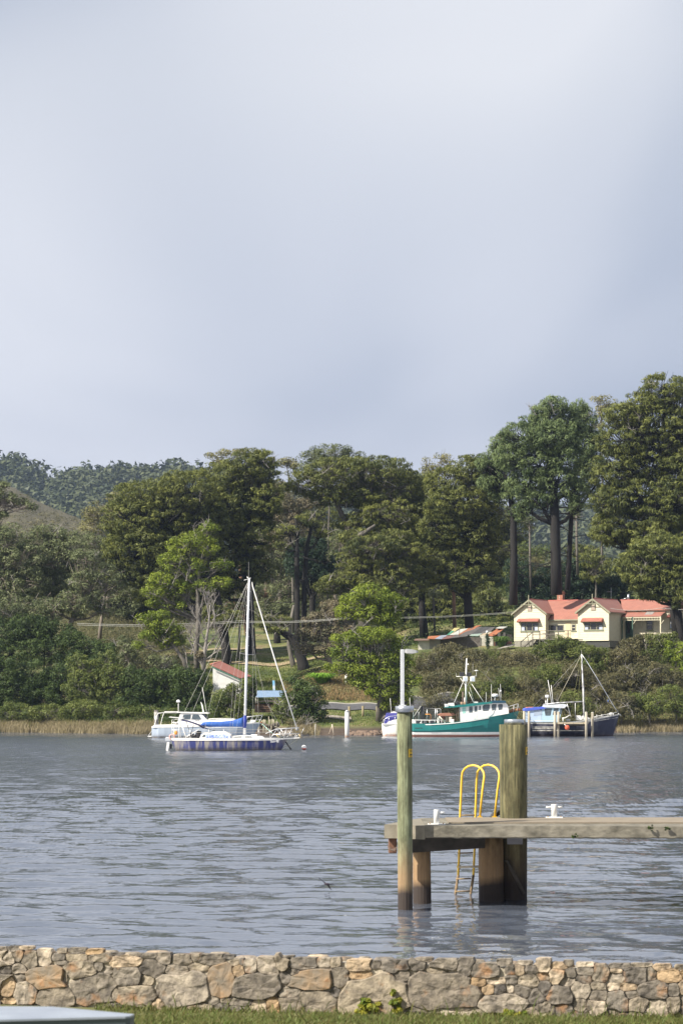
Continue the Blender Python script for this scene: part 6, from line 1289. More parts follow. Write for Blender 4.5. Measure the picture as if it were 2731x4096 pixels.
mb = MB(); mb.box((h.u(2538, 5.2), 5.16, h.z(2550, 2508, 5.2)), (h.u(2568, 5.2), 5.268, h.z(2550, 2485, 5.2))); h.build(mb, 'wall_cabinet', cream)
window(h.u(2584, 5.27), h.u(2611, 5.27), 5.27, h.z(2600, 2521, 5.2), h.z(2600, 2478, 5.2), 1, mid=True)
window(h.u(2676, 5.27), h.u(2715, 5.27), 5.27, h.z(2700, 2515, 5.2), h.z(2700, 2470, 5.2), 2, cur=(0, 1), mid=True); awning(h.u(2672, 5.27), h.u(2722, 5.27), 5.27, h.z(2700, 2458, 5.2), h.z(2700, 2468, 4.6))
window(h.u(2082), h.u(2152.5), 0, h.z(2120, 2525), h.z(2120, 2489), 3, cur=(0, 2), mid=True); awning(h.u(2073), h.u(2157), 0, h.z(2120, 2475), h.z(2120, 2487))
window(h.u(2335), h.u(2411), 0, h.z(2370, 2521), h.z(2370, 2489), 3, cur=(0, 2), mid=True); awning(h.u(2328), h.u(2411), 0, h.z(2370, 2473), h.z(2370, 2487))
window(h.u(2172, 1.1), h.u(2254, 1.1), 1.1, h.z(2210, 2524, 1.), h.z(2210, 2499, 1.), 3)
mb = MB(); mb.box((h.u(2260, 1.1), 1.04, h.z(2270, 2565, 1.)), (h.u(2281, 1.1), 1.068, h.z(2270, 2489, 1.))); h.build(mb, 'door', mat('door_buff', (.62, .52, .33), (.56, .46, .29), scale=1))
window(h.u(2285, 1.1), h.u(2302, 1.1), 1.1, h.z(2290, 2524, 1.), h.z(2290, 2497, 1.), 1, mid=True)
# chimney, flue, aerial
uc = h.u(2240, 5.4); zc0, zc1 = zr - .4, h.z(2240, 2366, 5.4); bk = mat('brick_red', (.42, .17, .10), (.30, .12, .08), rough=.9, scale=14, contrast=.1); ch_ = MB(); ch_.box((uc - .36, 5.25, zc0), (uc + .32, 5.85, zc1 - .35)); chm = h.build(ch_, 'chimney', mat('mortar_pale', (.5, .45, .38), rough=.9))
nb = int((zc1 - .35 - zc0) / .085)
for j in range(nb):
    for i in range(3):
        z = zc0 + j * .085; off = .11 if j % 2 else 0; x = uc - .365 + i * .23 + off * (i > 0) ; x1 = min(x + .22, uc + .328)
        mb = MB(); mb.box((x, 5.24, z), (x1, 5.30, z + .07)); h.build(mb, 'brick', bk, chm)
    for i in range(2): z = zc0 + j * .085; mb = MB(); mb.box((uc + .30, 5.31 + i * .27, z), (uc + .332, 5.31 + i * .27 + .25, z + .07)); h.build(mb, 'brick', bk, chm)
for k, (g, zz) in enumerate(((.05, zc1 - .35), (.09, zc1 - .22), (.03, zc1 - .10))):
    mb = MB(); mb.box((uc - .36 - g, 5.25 - g, zz), (uc + .32 + g, 5.85 + g, zz + .1)); h.build(mb, 'chimney_course', bk, chm)
x = h.u(2511, 7.8); mb = MB(); mb.tube([(x, 7.8, zRr - .1), (x, 7.8, zRr + .75)], .13, 8); mb.tube([(x - .9, 7.8, zRr + .1), (x, 7.8, zRr + .35)], .05, 6); h.build(mb, 'flue', steel)
x = h.u(2442, 9); mb = MB(); mb.tube([(x, 9, zr - .5), (x, 9, zr + 1.6)], .02, 4); mb.tube([(x - .5, 9, zr + 1.1), (x + .1, 9, zr + 1.1)], .015, 4); h.build(mb, 'aerial', steel)
# base lattice, steps and landing under the left wing
mb = MB(); zg = h.z(2080, 2600) - .6
for i in range(15): z = h.z(2100, 2592) + i * .085; mb.box((u1a, -.02, z), (u1a + 2.6, .0, z + .05))
for i in range(18): x = u1a + i * .15; mb.box((x, -.035, h.z(2100, 2592)), (x + .045, -.021, z1f - .02))
h.build(mb, 'base_lattice', mat('lattice_grey', (.42, .40, .33)), kind='stuff')
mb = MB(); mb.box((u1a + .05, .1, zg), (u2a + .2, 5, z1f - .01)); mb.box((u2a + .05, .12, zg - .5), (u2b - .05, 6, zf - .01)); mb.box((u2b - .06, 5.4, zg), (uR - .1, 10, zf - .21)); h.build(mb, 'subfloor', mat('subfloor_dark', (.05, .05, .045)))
mb = MB()
for i in range(12): mb.box((u2b + .002, .1 + i * .4, zf - .75), (u2b + .02, .14 + i * .4, zf - .01))
for i in range(7): mb.box((u2b + .021, .1, zf - .72 + i * .1), (u2b + .03, 3.0, zf - .68 + i * .1))
h.build(mb, 'base_lattice', _mats['lattice_grey'], kind='stuff')
dkt = mat('deck_timber_grey', (.16, .145, .125), (.09, .08, .07), rough=.9, scale=4)
zl = h.z(2200, 2556); ul0, ul1 = h.u(2133, -.6), h.u(2300, -.2)
mb = MB(); mb.box((ul0, -1.1, zl - .1), (u1b, -.03, zl)); mb.box((u1b, -1.1, zl - .1), (u2a - .06, 1.03, zl)); h.build(mb, 'landing', dkt)
for x in (ul0 + .02, ul0 + .9, ul0 + 1.8, ul0 + 3.2, ul0 + 4.4): mb = MB(); mb.box((x, -1.09, zg), (x + .09, -1.0, zl + .95)); h.build(mb, 'landing_post', dkt)
for dz in (.9, .5): mb = MB(); mb.box((ul0, -1.085, zl + dz), (u2a - .1, -1.03, zl + dz + .07)); h.build(mb, 'landing_rail', dkt)
us = h.u(2086, -.8)
for i in range(9): f = i / 9; mb = MB(); x = ul0 - (ul0 - us) * f; zz = zl - .1 - (zl - h.z(2086, 2590)) * f; mb.box((x - .28, -1.1, zz - .04), (x, -.25, zz)); h.build(mb, 'step', dkt)
for dz in (0, .85): mb = MB(); mb.tube([(ul0, -1.1, zl - .12 + dz), (us, -1.1, h.z(2086, 2598) + dz)], .05, 4); h.build(mb, 'stair_rail', dkt)
mb = MB(); mb.box((us - .05, -1.14, zg - .4), (us + .05, -1.04, h.z(2086, 2566))); h.build(mb, 'newel_post', dkt)
mb = MB(); tx = ul0 + 1.2; mb.box((tx, -.9, zl + .62), (tx + .8, -.3, zl + .66)); mb.tube([(tx + .1, -.8, zl), (tx + .7, -.4, zl + .62)], .02, 4); mb.tube([(tx + .7, -.8, zl), (tx + .1, -.4, zl + .62)], .02, 4)
t_ = empty('garden_table', (h.x0 + (tx) * h.c - .9 * h.s, h.D - tx * h.s - .9 * h.c, zl), 'small folding table on the landing of the cream house', 'table', rz=-R(28))
for i, v in enumerate(mb.v): mb.v[i] = (v[0] - tx, v[1] + .9, v[2] - zl)
mb.build('frame', dkt, t_, local=True)

# tumbledown sheds left of the house
sr = empty('old_sheds', (WX(1850, 282), 282, gz(1850, 282)), 'row of tumbledown sheds roofed with rusty patched iron sheets, left of the house', 'shed')
rust_r = mat('iron_rusty', (.42, .15, .06), (.24, .10, .06), rough=.85, scale=3); iron_d = mat('iron_dark', (.13, .12, .115), (.07, .065, .06), rough=.7, scale=2); iron_w = mat('iron_pale', (.50, .52, .48), (.38, .38, .34), rough=.6, scale=2); iron_g = mat('iron_green', (.06, .30, .22), (.10, .30, .2), rough=.6); iron_y = mat('iron_yellow', (.50, .44, .20), rough=.7); iron_b = mat('iron_bluegrey', (.30, .34, .42), (.22, .25, .3), rough=.6)
def sheet(px, mt, D0=280, D1=284, th=.04, name='roof_sheet'):
    """px: four corners (x, y) front-left, front-right, back-right, back-left"""
    q = [W(px[0][0], px[0][1], D0), W(px[1][0], px[1][1], D0), W(px[2][0], px[2][1], D1), W(px[3][0], px[3][1], D1)]; mb = MB(); mb.slab(q, th)
    a, b, c, d = q; n = max(2, int((b - a).length / .22))
    for i in range(n): f = (i + .5) / n; mb.tube([a.lerp(b, f) + Vector((0, 0, .02)), d.lerp(c, f) + Vector((0, 0, .02))], .03, 4)
    return mb.build(name, mt, sr)
sheet([(1708, 2555), (1740, 2557), (1765, 2543), (1712, 2546)], rust_r); sheet([(1738, 2556), (1765, 2557), (1790, 2541), (1762, 2543)], iron_b); sheet([(1763, 2558), (1800, 2554), (1830, 2537), (1788, 2541)], mat('iron_maroon', (.22, .10, .09), (.14, .07, .06), rough=.8, scale=3)); sheet([(1798, 2554), (1870, 2545), (1868, 2533), (1826, 2538)], iron_d)
sheet([(1788, 2541), (1800, 2541), (1838, 2512), (1815, 2513)], iron_y, 283, 287); sheet([(1786, 2541), (1794, 2541), (1815, 2525), (1806, 2524)], iron_g, 282.9, 284.9); sheet([(1796, 2541), (1832, 2539), (1872, 2514), (1830, 2519)], iron_w, 282.8, 287)
sheet([(1832, 2540), (1870, 2540), (1905, 2510), (1868, 2515)], rust_r, 282.6, 287.2); sheet([(1838, 2540), (1880, 2541), (1925, 2509), (1888, 2511)], iron_d, 282.5, 287.3); sheet([(1878, 2541), (1915, 2543), (1962, 2509), (1922, 2509)], mat('iron_black', (.07, .07, .07), (.04, .04, .04), rough=.7), 282.5, 287.3); sheet([(1876, 2544), (1912, 2545), (1928, 2535), (1885, 2538)], mat('iron_seafoam', (.30, .38, .33)), 281.5, 283)
sheet([(1912, 2541), (1942, 2543), (1980, 2510), (1955, 2510)], iron_d, 282.5, 287.3); sheet([(1916, 2543), (1946, 2544), (1968, 2528), (1940, 2530)], mat('iron_sand', (.45, .38, .26), (.3, .24, .17)), 281.8, 284.6)
sheet([(1945, 2545), (1970, 2545), (2008, 2517), (1985, 2517)], rust_r, 281.6, 286); sheet([(1968, 2544), (1982, 2540), (2022, 2511), (2004, 2517)], rust_r, 281.5, 286.3); sheet([(1980, 2514), (2012, 2515), (2029, 2507), (1995, 2508)], iron_w, 285, 287); sheet([(1890, 2511), (1905, 2511), (1926, 2502), (1905, 2503)], rust_r, 287, 289)
wall_w = mat('shed_boards_white', (.60, .58, .50), (.42, .40, .33), rough=.8, scale=3)
def bwall(px0, px1, py0, py1, D, mt, name='wall', step=.17):
    mb = MB(); a = W(px0, py1, D); c = W(px1, py0, D); mb.box((a.x, D, a.z), (c.x, D + .1, c.z)); z = a.z
    while z < c.z - .05: mb.add([(a.x, D - .002, z), (c.x, D - .002, z), (c.x, D - .03, z), (a.x, D - .03, z), (a.x, D - .002, z + step), (c.x, D - .002, z + step), (c.x, D - .008, z + step), (a.x, D - .008, z + step)], [(0, 3, 2, 1), (4, 5, 6, 7), (0, 1, 5, 4), (1, 2, 6, 5), (2, 3, 7, 6), (3, 0, 4, 7)]); z += step
    return mb.build(name, mt, sr)
bwall(1672, 1716, 2563, 2608, 281.2, wall_w); bwall(1716, 1760, 2556, 2600, 281.25, mat('shed_grey_boards', (.30, .29, .26), (.2, .19, .17), scale=3)); bwall(1760, 1920, 2549, 2600, 281.6, mat('shed_dark_boards', (.14, .12, .10), (.08, .07, .06), scale=3)); bwall(1918, 1946, 2545, 2588, 281.7, wall_w); bwall(1952, 1971, 2546, 2588, 281.65, wall_w)
sheet([(1655, 2563), (1716, 2562), (1714, 2556), (1660, 2556)], mat('iron_brown', (.20, .13, .10)), 280.6, 283)
mb = MB(); mb.box(tuple(W(1971, 2590, 281.8)), tuple(W(2036, 2540, 286))); mb.build('bay_shade', mat('bay_dark', (.04, .035, .03)), sr)  # solid dark box stands in for the shade inside the open bay
for px, w_ in ((1974, 5), (1990, 10), (2012, 8)):
    mb = MB(); a = W(px, 2590, 281.7); c = W(px + w_, 2530 if px > 1980 else 2543, 281.7); mb.box(tuple(a), (c.x, c.y + .08, c.z)); mb.build('upright', mat('upright_brown', (.22, .12, .08)) if w_ == 5 else iron_d, sr)
mb = MB(); mb.tube([W(1836.5, 2552, 281), W(1836.5, 2514, 281)], .04, 6); mb.build('vent_pipe', mat('rust_pipe', (.2, .12, .09)), sr)
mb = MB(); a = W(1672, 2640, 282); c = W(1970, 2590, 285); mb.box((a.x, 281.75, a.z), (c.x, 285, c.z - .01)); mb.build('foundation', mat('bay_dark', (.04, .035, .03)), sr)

# globe lamp on an ivy-covered pole, flax clump, junk by the shed
lr_ = empty('globe_lamp', (WX(1947, 276), 276, gz(1947, 276)), 'white globe lamp on a pole wrapped in ivy in front of the sheds', 'lamp')
zb = gz(1947, 276); mb = MB(); mb.tube([(WX(1948, 276), 276, zb - .2), W(1947, 2534, 276)], .06, 8); mb.build('pole', iron_d, lr_)
mb = MB(); mb.sphere(W(1947, 2528, 276), .16, 12, 8); mb.build('globe', mat('globe_white', (.75, .78, .80), rough=.3), lr_)
C = np.array([[WX(1950, 276) + rng.normal(0, .12), 276 + rng.normal(0, .12), z] for z in np.linspace(zb, WZ(2540, 276), 26)]); V, t = leaves_for(C, np.full(26, .2), 40, .11, 1., .6, rng.uniform(0, 1, 26)); np_mesh('ivy', V, np.arange(len(V)).reshape(-1, 3), leafm('cypress'), lr_, tint=t)
def straps(name, label, cat, px, D, r, hgt, n, ca, cb, zbase=None):
    z0 = zbase if zbase is not None else gz(px, D); rt = empty(name, (WX(px, D), D, z0 - .1), label, cat); V = []; 
    for i in range(n):
        a = rng.uniform(0, 6.283); L_ = hgt * rng.uniform(.7, 1.2); o_ = rng.uniform(0, .3) * r; b0 = np.array([WX(px, D) + math.cos(a) * o_, D + math.sin(a) * o_, z0 - .05]); out = np.array([math.cos(a), math.sin(a), 0]) * r * rng.uniform(.4, 1.2); w_ = np.array([-math.sin(a), math.cos(a), 0]) * .035
        m1 = b0 + out * .35 + np.array([0, 0, L_ * .7]); m2 = b0 + out * .75 + np.array([0, 0, L_]); e = b0 + out * 1.15 + np.array([0, 0, L_ * .75])
        V += [b0 - w_, b0 + w_, m1 + w_, m1 - w_, m1 - w_, m1 + w_, m2 + w_ * .8, m2 - w_ * .8, m2 - w_ * .8, m2 + w_ * .8, e + w_ * .1, e - w_ * .1]
    V = np.array(V); np_mesh('leaves', V, np.arange(len(V)).reshape(-1, 4), leaf_mat('strap_' + label[:8], ca, cb), rt, tint=np.repeat(rng.uniform(0, 1, n), 3)); return rt
straps('flax_clump', 'clump of bright strappy leaves between the sheds and the house', 'plant', 2004, 276.5, 1.1, 1.1, 260, (.04, .09, .02), (.14, .22, .05), zbase=WZ(2588, 276.5))
path = MB(); path.slab([W(1985, 2598, 274), W(2045, 2586, 275.5), W(2060, 2578, 277), W(2040, 2578, 277.6)], .05); tag(path.build('path', mat('path_concrete', (.40, .37, .33), rough=.9)), kind='structure')
wl_ = empty('brick_pile', W(2030, 2574, 277.5), 'low heap of red bricks and timber beside the left wing of the house', 'brick heap')
for i in range(16):
    mb = MB(); q = W(2018 + (i % 6) * 4.6 + wk.uniform(-1, 1), 2574 - (i // 6) * 4, 277.6); mb.cbox((q.x, q.y, q.z), (.13, .3, .09)); mb.build('brick', mat('old_brick', (.38, .14, .09), (.28, .11, .08), scale=5), wl_)

# white shed with red roof on the left
ws = empty('boat_shed', (WX(900, 252), 252, gz(900, 252)), 'white boarded shed with a salmon-red iron roof, half hidden by shrubs', 'shed')
D = 251.5; wb = mat('shed_white', (.74, .74, .70), (.66, .66, .62), rough=.6, scale=3)
P = lambda x, y, d=0: W(x, y, D + d)
body = [P(852, 2790), P(960, 2790), P(960, 2718), P(944, 2707), P(852, 2668)]
mb = MB(); mb.prism(body, (0, 6, 0)); mb.build('wall', wb, ws)
mb = MB(); z = WZ(2788, D)
while z < WZ(2672, D):
    py = HY + (CAMZ - z) / D * F; xr_ = min(960, 852 + max(0, (py - 2668)) * (108 / 50.)) ; a = WX(852, D); c = WX(max(856, xr_ - 2), D)
    mb.add([(a, D - .002, z), (c, D - .002, z), (c, D - .03, z), (a, D - .03, z), (a, D - .002, z + .13), (c, D - .002, z + .13), (c, D - .008, z + .13), (a, D - .008, z + .13)], [(0, 3, 2, 1), (4, 5, 6, 7), (0, 1, 5, 4), (1, 2, 6, 5), (2, 3, 7, 6), (3, 0, 4, 7)]); z += .13
mb.build('weatherboards', wb, ws, kind='stuff')
mb = MB(); mb.slab([P(846, 2662, -.3), P(962, 2714, -.3), P(1006, 2706, 6.2), P(886, 2648, 6.2)], .06); mb.build('roof', mat('roof_salmon', (.40, .16, .12), (.34, .13, .10), rough=.6), ws)
mb = MB(); mb.slab([P(838, 2657, 3), P(846, 2660, -.3), P(886, 2647, 6.2), P(880, 2646, 7)], .06); mb.build('roof', _mats['roof_salmon'], ws)
mb = MB(); a = P(847, 2665, -.33); c = P(962, 2717, -.33); mb.prism([a, c, c + Vector((0, 0, -.14)), a + Vector((0, 0, -.14))], (0, .028, 0)); mb.build('fascia', mat('fascia_green', (.08, .18, .13)), ws)

# blue corrugated shelter with arched dark shed and bench beneath
D = 247.5; bs = empty('picnic_shelter', (WX(1090, D), D, gz(1090, D)), 'small open shelter with a pale blue corrugated roof on timber posts', 'shelter'); P = lambda x, y, d=0: W(x, y, D + d)
q = [P(1022, 2790, -1.2), P(1142, 2788, -1.2), P(1147, 2763, 1.6), P(1029, 2763, 1.6)]
blu = mat('roof_blue_iron', (.36, .48, .62), (.28, .38, .52), rough=.45, metal=.2, scale=3)
n = 34; mb = MB()
for i in range(n):
    f0, f1, fm = i / n, (i + 1) / n, (i + .5) / n; z = Vector((0, 0, .045)); a0, a1, am = q[0].lerp(q[1], f0), q[0].lerp(q[1], f1), q[0].lerp(q[1], fm) + z; b0, b1, bm_ = q[3].lerp(q[2], f0), q[3].lerp(q[2], f1), q[3].lerp(q[2], fm) + z
    mb.add([a0, am, a1, b0, bm_, b1], [(0, 1, 4, 3), (1, 2, 5, 4)])
    mb.add([a0 - z * .3, am - z * .3, a1 - z * .3, b0 - z * .3, bm_ - z * .3, b1 - z * .3], [(0, 3, 4, 1), (1, 4, 5, 2)])
mb.build('roof', blu, bs, autofix=False)
pg2 = mat('shelter_post', (.42, .40, .36), (.30, .28, .25), rough=.9)
for x, d in ((1131, -.9), (1140, 1.3), (1024, -.9), (1032, 1.3)): mb = MB(); mb.tube([P(x, 2835, d), P(x, 2786 if d < 0 else 2766, d)], .075, 6); mb.build('post', pg2, bs)
mb = MB(); mb.tube([P(1102, 2790, -.9), P(1130, 2820, -.9)], .09, 5); mb.build('brace', pg2, bs); mb = MB(); mb.box(tuple(P(1118, 2808, -.96)), tuple(P(1134, 2804, -.84))); mb.build('cross_beam', pg2, bs)
mb = MB(); mb.slab([P(1000, 2792, 0), P(1022, 2782, -.6), P(1024, 2776, 1.0), P(1012, 2778, 1.0)], .05); mb.build('roof_wing', iron_d, bs)
D = 243.5; ad = empty('arched_shed', (WX(1065, D), D, gz(1065, D)), 'low dark slatted shed with an arched roof below the blue shelter', 'shed'); P = lambda x, y, d=0: W(x, y, D + d)
mb = MB(); top = [(1014, 2814), (1025, 2810), (1045, 2807), (1070, 2806), (1095, 2807), (1112, 2810), (1120, 2813)]
pts = [P(x, y) for x, y in top]; mb.prism(pts + [p + Vector((0, 0, .07)) for p in reversed(pts)], (0, 2.6, 0)); mb.build('roof', mat('arch_roof', (.16, .13, .115), (.10, .08, .07), rough=.9), ad)
mb = MB(); mb.box(tuple(P(1018, 2850, 1.8)), tuple(P(1116, 2813, 2.4))); mb.build('back_wall', mat('arch_dark', (.06, .045, .038)), ad)
brn = mat('slat_brown', (.24, .15, .10), (.14, .09, .06), rough=.9)
for x in (1036.5, 1094): mb = MB(); mb.box(tuple(P(x - 2, 2853, -.1)), tuple(P(x + 2, 2812, .05))); mb.build('post', brn, ad)
for y in (2819, 2825, 2831.5, 2839): mb = MB(); mb.box(tuple(P(1022, y + 3.5, .06)), tuple(P(1108, y, .12))); mb.build('slat', brn, ad)
mb = MB(); mb.box(tuple(P(1018, 2849, 0)), tuple(P(1112, 2846, .5))); mb.build('bench_seat', brn, ad)
# tall blue-white sign
sg = empty('sign_banner', W(1094, 2790, 251), 'narrow upright blue and white sign board standing behind the blue shelter roof', 'sign'); mb = MB(); mb.slab([W(1092, 2762, 251), W(1101, 2761, 251), W(1098.5, 2722, 251), W(1089.5, 2722, 251)], .05); mb.build('board', mat('sign_blue', (.20, .48, .72), (.62, .68, .78), rough=.5, scale=1.4, contrast=.08), sg); mb = MB(); mb.tube([W(1099, 2730, 251.2), W(1121, 2764, 252)], .04, 5); mb.tube([W(1098, 2760, 251.2), W(1098, 2800, 251.2)], .05, 5); mb.build('prop', iron_d, sg)
# white gate post below the bright tree
gp = shore_post(1384, 2697, 2733, .13, 262, 'white-painted short post under the bright green tree', 'marker_post', mat('post_chalk', (.62, .60, .55), (.5, .48, .42)), cat='post')
# timber pole beside the shed roof, power lines
pl = empty('power_pole', (WX(953, 290), 290, gz(953, 290)), 'pale timber power pole among the trees behind the white shed', 'power pole'); mb = MB(); mb.tube([(WX(953, 290), 290, gz(953, 290) - .3), W(958, 2540, 290), W(961, 2466, 290)], [.17, .15, .12], 8); mb.build('pole', mat('pole_timber', (.30, .28, .22), (.20, .18, .14), stretch=(1, 1, .3)), pl); mb = MB(); mb.box(tuple(W(951, 2476, 289.8)), tuple(W(972, 2473, 289.95))); mb.build('cross_arm', _mats['pole_timber'], pl)
def cable(pts, label):
    r0 = empty('power_line', W(*pts[0]), label, 'power line', 'power lines to the house'); mb = MB(); P3 = [W(*p) for p in pts]; out = []
    for i in range(len(P3) - 1):
        for k in range(8):
            f = k / 8; p = P3[i].lerp(P3[i + 1], f); p.z -= 4 * f * (1 - f) * .25; out.append(p)
    out.append(P3[-1]); mb.tube(out, .020, 4); mb.build('cable', mat('cable_pale', (.50, .50, .46), (.4, .4, .36), rough=.6), r0)
cable([(310, 2494, 262), (960, 2483, 262), (1400, 2468, 262), (2051, 2447, 279)], 'upper of the two pale cables running from the left trees to the house eave')
cable([(310, 2500, 262.3), (960, 2489, 262.3), (1400, 2472, 262.3), (2051, 2451, 279)], 'lower of the two pale cables running from the left trees to the house eave')
cable([(2440, 2434, 272), (2640, 2432, 270), (2900, 2428, 268)], 'thin cable crossing the right-hand roof of the house')
# road along the bank with its white kerb, dirt track, kerb edge
def ribbon(name, pxs, d0, d1, lift, mt, kind='structure', curb=None, zf_=None):
    V = []; Fq = []; m = 5
    for i, px in enumerate(pxs):
        for j in range(m + 1):
            d = d0(px) + (d1(px) - d0(px)) * j / m; V.append((WX(px, d), d, gz(px, d) + lift))
    for i in range(len(pxs) - 1):
        for j in range(m): a = i * (m + 1) + j; Fq.append((a, a + 1, a + m + 2, a + m + 1))
    return tag(np_mesh(name, V, Fq, mt, smooth=True), kind=kind)
pxs = list(np.linspace(1100, 2000, 90))
ribbon('road', pxs, lambda p: 249.2, lambda p: 253.2, .10, mat('asphalt', (.095, .095, .10), (.06, .06, .065), rough=.9, scale=1.5, bump=.01))
ribbon('track', list(np.linspace(1290, 1405, 30)), lambda p: 243.4 - (p - 1290) * .008, lambda p: 245.4 - (p - 1290) * .004, .07, mat('gravel_path', (.34, .30, .26), (.22, .19, .16), rough=.95, scale=2, bump=.02))
ribbon('dirt_track', list(np.linspace(760, 1300, 70)), lambda p: 284 + 2 * math.sin(p * .01), lambda p: 286.4 + 2 * math.sin(p * .01), .09, mat('dirt', (.32, .24, .15), (.22, .19, .10), rough=1, scale=1.1))
ribbon('dirt_track_upper', list(np.linspace(700, 1250, 70)), lambda p: 296 + 2 * math.sin(p * .008), lambda p: 297.6 + 2 * math.sin(p * .008), .10, _mats['dirt'])
kb = MB()
for i in range(len(pxs) - 1): a = Vector((WX(pxs[i], 253.2), 253.2, gz(pxs[i], 253.2) + .05)); c = Vector((WX(pxs[i + 1], 253.2), 253.2, gz(pxs[i + 1], 253.2) + .05)); kb.prism([a, c, c + Vector((0, 0, .15)), a + Vector((0, 0, .15))], (0, .2, 0))
tag(kb.build('kerb', mat('kerb_white', (.55, .53, .47), (.42, .40, .34), rough=.9, scale=2)), kind='structure')
# rocks at the water's edge
def rocks(name, px0, px1, n, seed, mt, r=(.12, .3), dd=(-.2, 1.2), label=None):
    r_ = random.Random(seed); mb = MB()
    for i in range(n):
        px = r_.uniform(px0, px1); D = float(shore(px)) + r_.uniform(*dd); z = gz(px, D); a = r_.uniform(*r); mb.sphere((WX(px, D), D, z + a * .2), (a * r_.uniform(.8, 1.6), a, a * .6), 7, 5)
    return tag(mb.build(name, mt), kind='stuff')
rk1 = mat('shore_rock', (.20, .14, .10), (.09, .065, .05), rough=.95, scale=3, bump=.04)
rocks('shore_rocks', 1395, 1560, 130, 4, rk1); rocks('shore_rocks', 1120, 1240, 60, 5, mat('shore_rock_grey', (.26, .23, .20), (.12, .11, .09), rough=.95, scale=3)); rocks('bank_rubble', 1560, 1780, 420, 6, mat('rubble_pink', (.34, .25, .22), (.16, .13, .12), rough=.95, scale=3), r=(.10, .25), dd=(20.5, 27))
# orange cover and white tub by the big trunk
D = 291; oc = empty('orange_cover', W(1256, 2641, D), 'rumpled orange cover draped over a low heap under the trees', 'tarpaulin'); mb = MB(); rg = []
for i, (px, y) in enumerate(((1246, 2634), (1250, 2633), (1257, 2630), (1264, 2626), (1270, 2629), (1273, 2637))):
    rg.append([W(px, 2641.5, D - .5), W(px, (y + 2641) / 2, D - .45), W(px, y, D - .1), W(px, y + 1, D + .3), W(px, 2641.5, D + .5)])
mb.loft(rg); mb.build('cover', mat('cover_orange', (.55, .20, .07), (.42, .15, .06), rough=.8), oc)
wt = empty('white_tub', W(1242, 2642, D), 'white tub standing against the orange cover', 'tub'); mb = MB(); q = W(1241.5, 2642, D - .3); mb.lathe(q, [(.10, 0), (.125, .24), (.11, .245), (.09, .06)], 12); mb.build('body', gel, wt)
# ================================================================ trees
# --- big pines and gums of the ridge line
T = tree
T('pine_tree', 'broad olive-brown pine rising left of the yacht mast, sloping down to the left', 'tree', 905, 286, [(600,1990,150,70),(540,2080,120,80),(660,2070,150,95),(760,1965,130,80),(560,2200,130,85),(700,2200,140,100),(480,2190,70,60),(520,2290,110,60),(660,2310,110,70),(800,2080,110,100),(790,2210,100,90),(640,2390,100,45)], 'pine', 'pines along the wooded rise', trunk_r=.55, trunk=[(912,2690,.62),(905,2600,.55),(880,2450,.5),(850,2300,.45),(800,2150,.38),(770,2000,.2)], bare=8, bark='bark_dark')
T('pine_tree', 'dark domed pine directly behind the yacht mast, topping the left group', 'tree', 1000, 292, [(900,1920,120,75),(1010,1880,95,80),(1050,1850,60,50),(960,2010,140,95),(880,2060,100,90),(1060,1990,80,85),(900,2180,110,85),(1010,2140,100,85),(930,2290,100,70),(850,2350,90,60),(1030,2270,70,60)], 'pine', 'pines along the wooded rise', trunk_r=.6, trunk=[(1008,2680,.7),(1002,2560,.6),(998,2400,.5),(985,2200,.42),(990,2000,.3),(1010,1870,.12)], bare=8, bark='bark_dark')
T('pine_tree', 'wide flat-topped olive pine with pale bare limbs in the middle of the ridge', 'tree', 1420, 296, [(1230,1930,90,55),(1330,1900,110,65),(1430,1890,120,60),(1530,1890,110,65),(1600,1950,95,70),(1480,1980,130,55),(1350,1985,110,45),(1650,2040,70,55),(1560,2060,120,60),(1440,2090,90,40),(1620,2120,90,50)], 'pine', 'pines along the wooded rise', trunk_r=.7, trunk=[(1395,2620,.8),(1400,2400,.7),(1410,2260,.62),(1418,2190,.58),(1385,2100,.40),(1350,2020,.28),(1320,1950,.14)], bare=26, bark='bark_grey', dens=.92)
T('pine_tree', 'low spreading pine boughs above the bright green tree, layered and grey-olive', 'tree', 1440, 288, [(1500,2190,110,45),(1600,2200,90,50),(1430,2150,70,35),(1480,2260,120,38),(1580,2280,100,45),(1400,2240,60,40),(1390,2315,90,32),(1500,2330,110,35),(1620,2350,80,50),(1330,2350,70,28),(1570,2150,80,35)], 'pine', 'pines along the wooded rise', trunk_r=.6, trunk=[(1480,2600,.6),(1430,2400,.55),(1405,2220,.5),(1430,2150,.35),(1500,2100,.15)], bare=18, bark='bark_grey')
T('pine_tree', 'dense dark olive pine between the middle of the ridge and the tall blue-green pine', 'tree', 1880, 292, [(1790,1930,90,65),(1890,1880,90,60),(1950,1930,60,75),(1820,2020,120,75),(1930,2030,80,85),(1760,2110,90,65),(1870,2130,110,75),(1960,2150,50,60),(1800,2220,110,65),(1900,2240,80,65),(1740,2280,80,50),(1850,2320,90,50)], 'pine', 'pines along the wooded rise', trunk_r=.55, trunk=[(1880,2560,.6),(1870,2400,.5),(1860,2250,.42),(1865,2080,.34),(1880,1930,.15)], bare=6, bark='bark_dark')
T('pine_tree', 'olive pine wedge filling the gap right of the central pine', 'tree', 1700, 300, [(1680,2000,60,60),(1700,2110,60,70),(1690,2200,70,60),(1690,2300,70,50),(1640,1960,60,45)], 'pine', 'pines along the wooded rise', trunk_r=.4, bark='bark_dark')
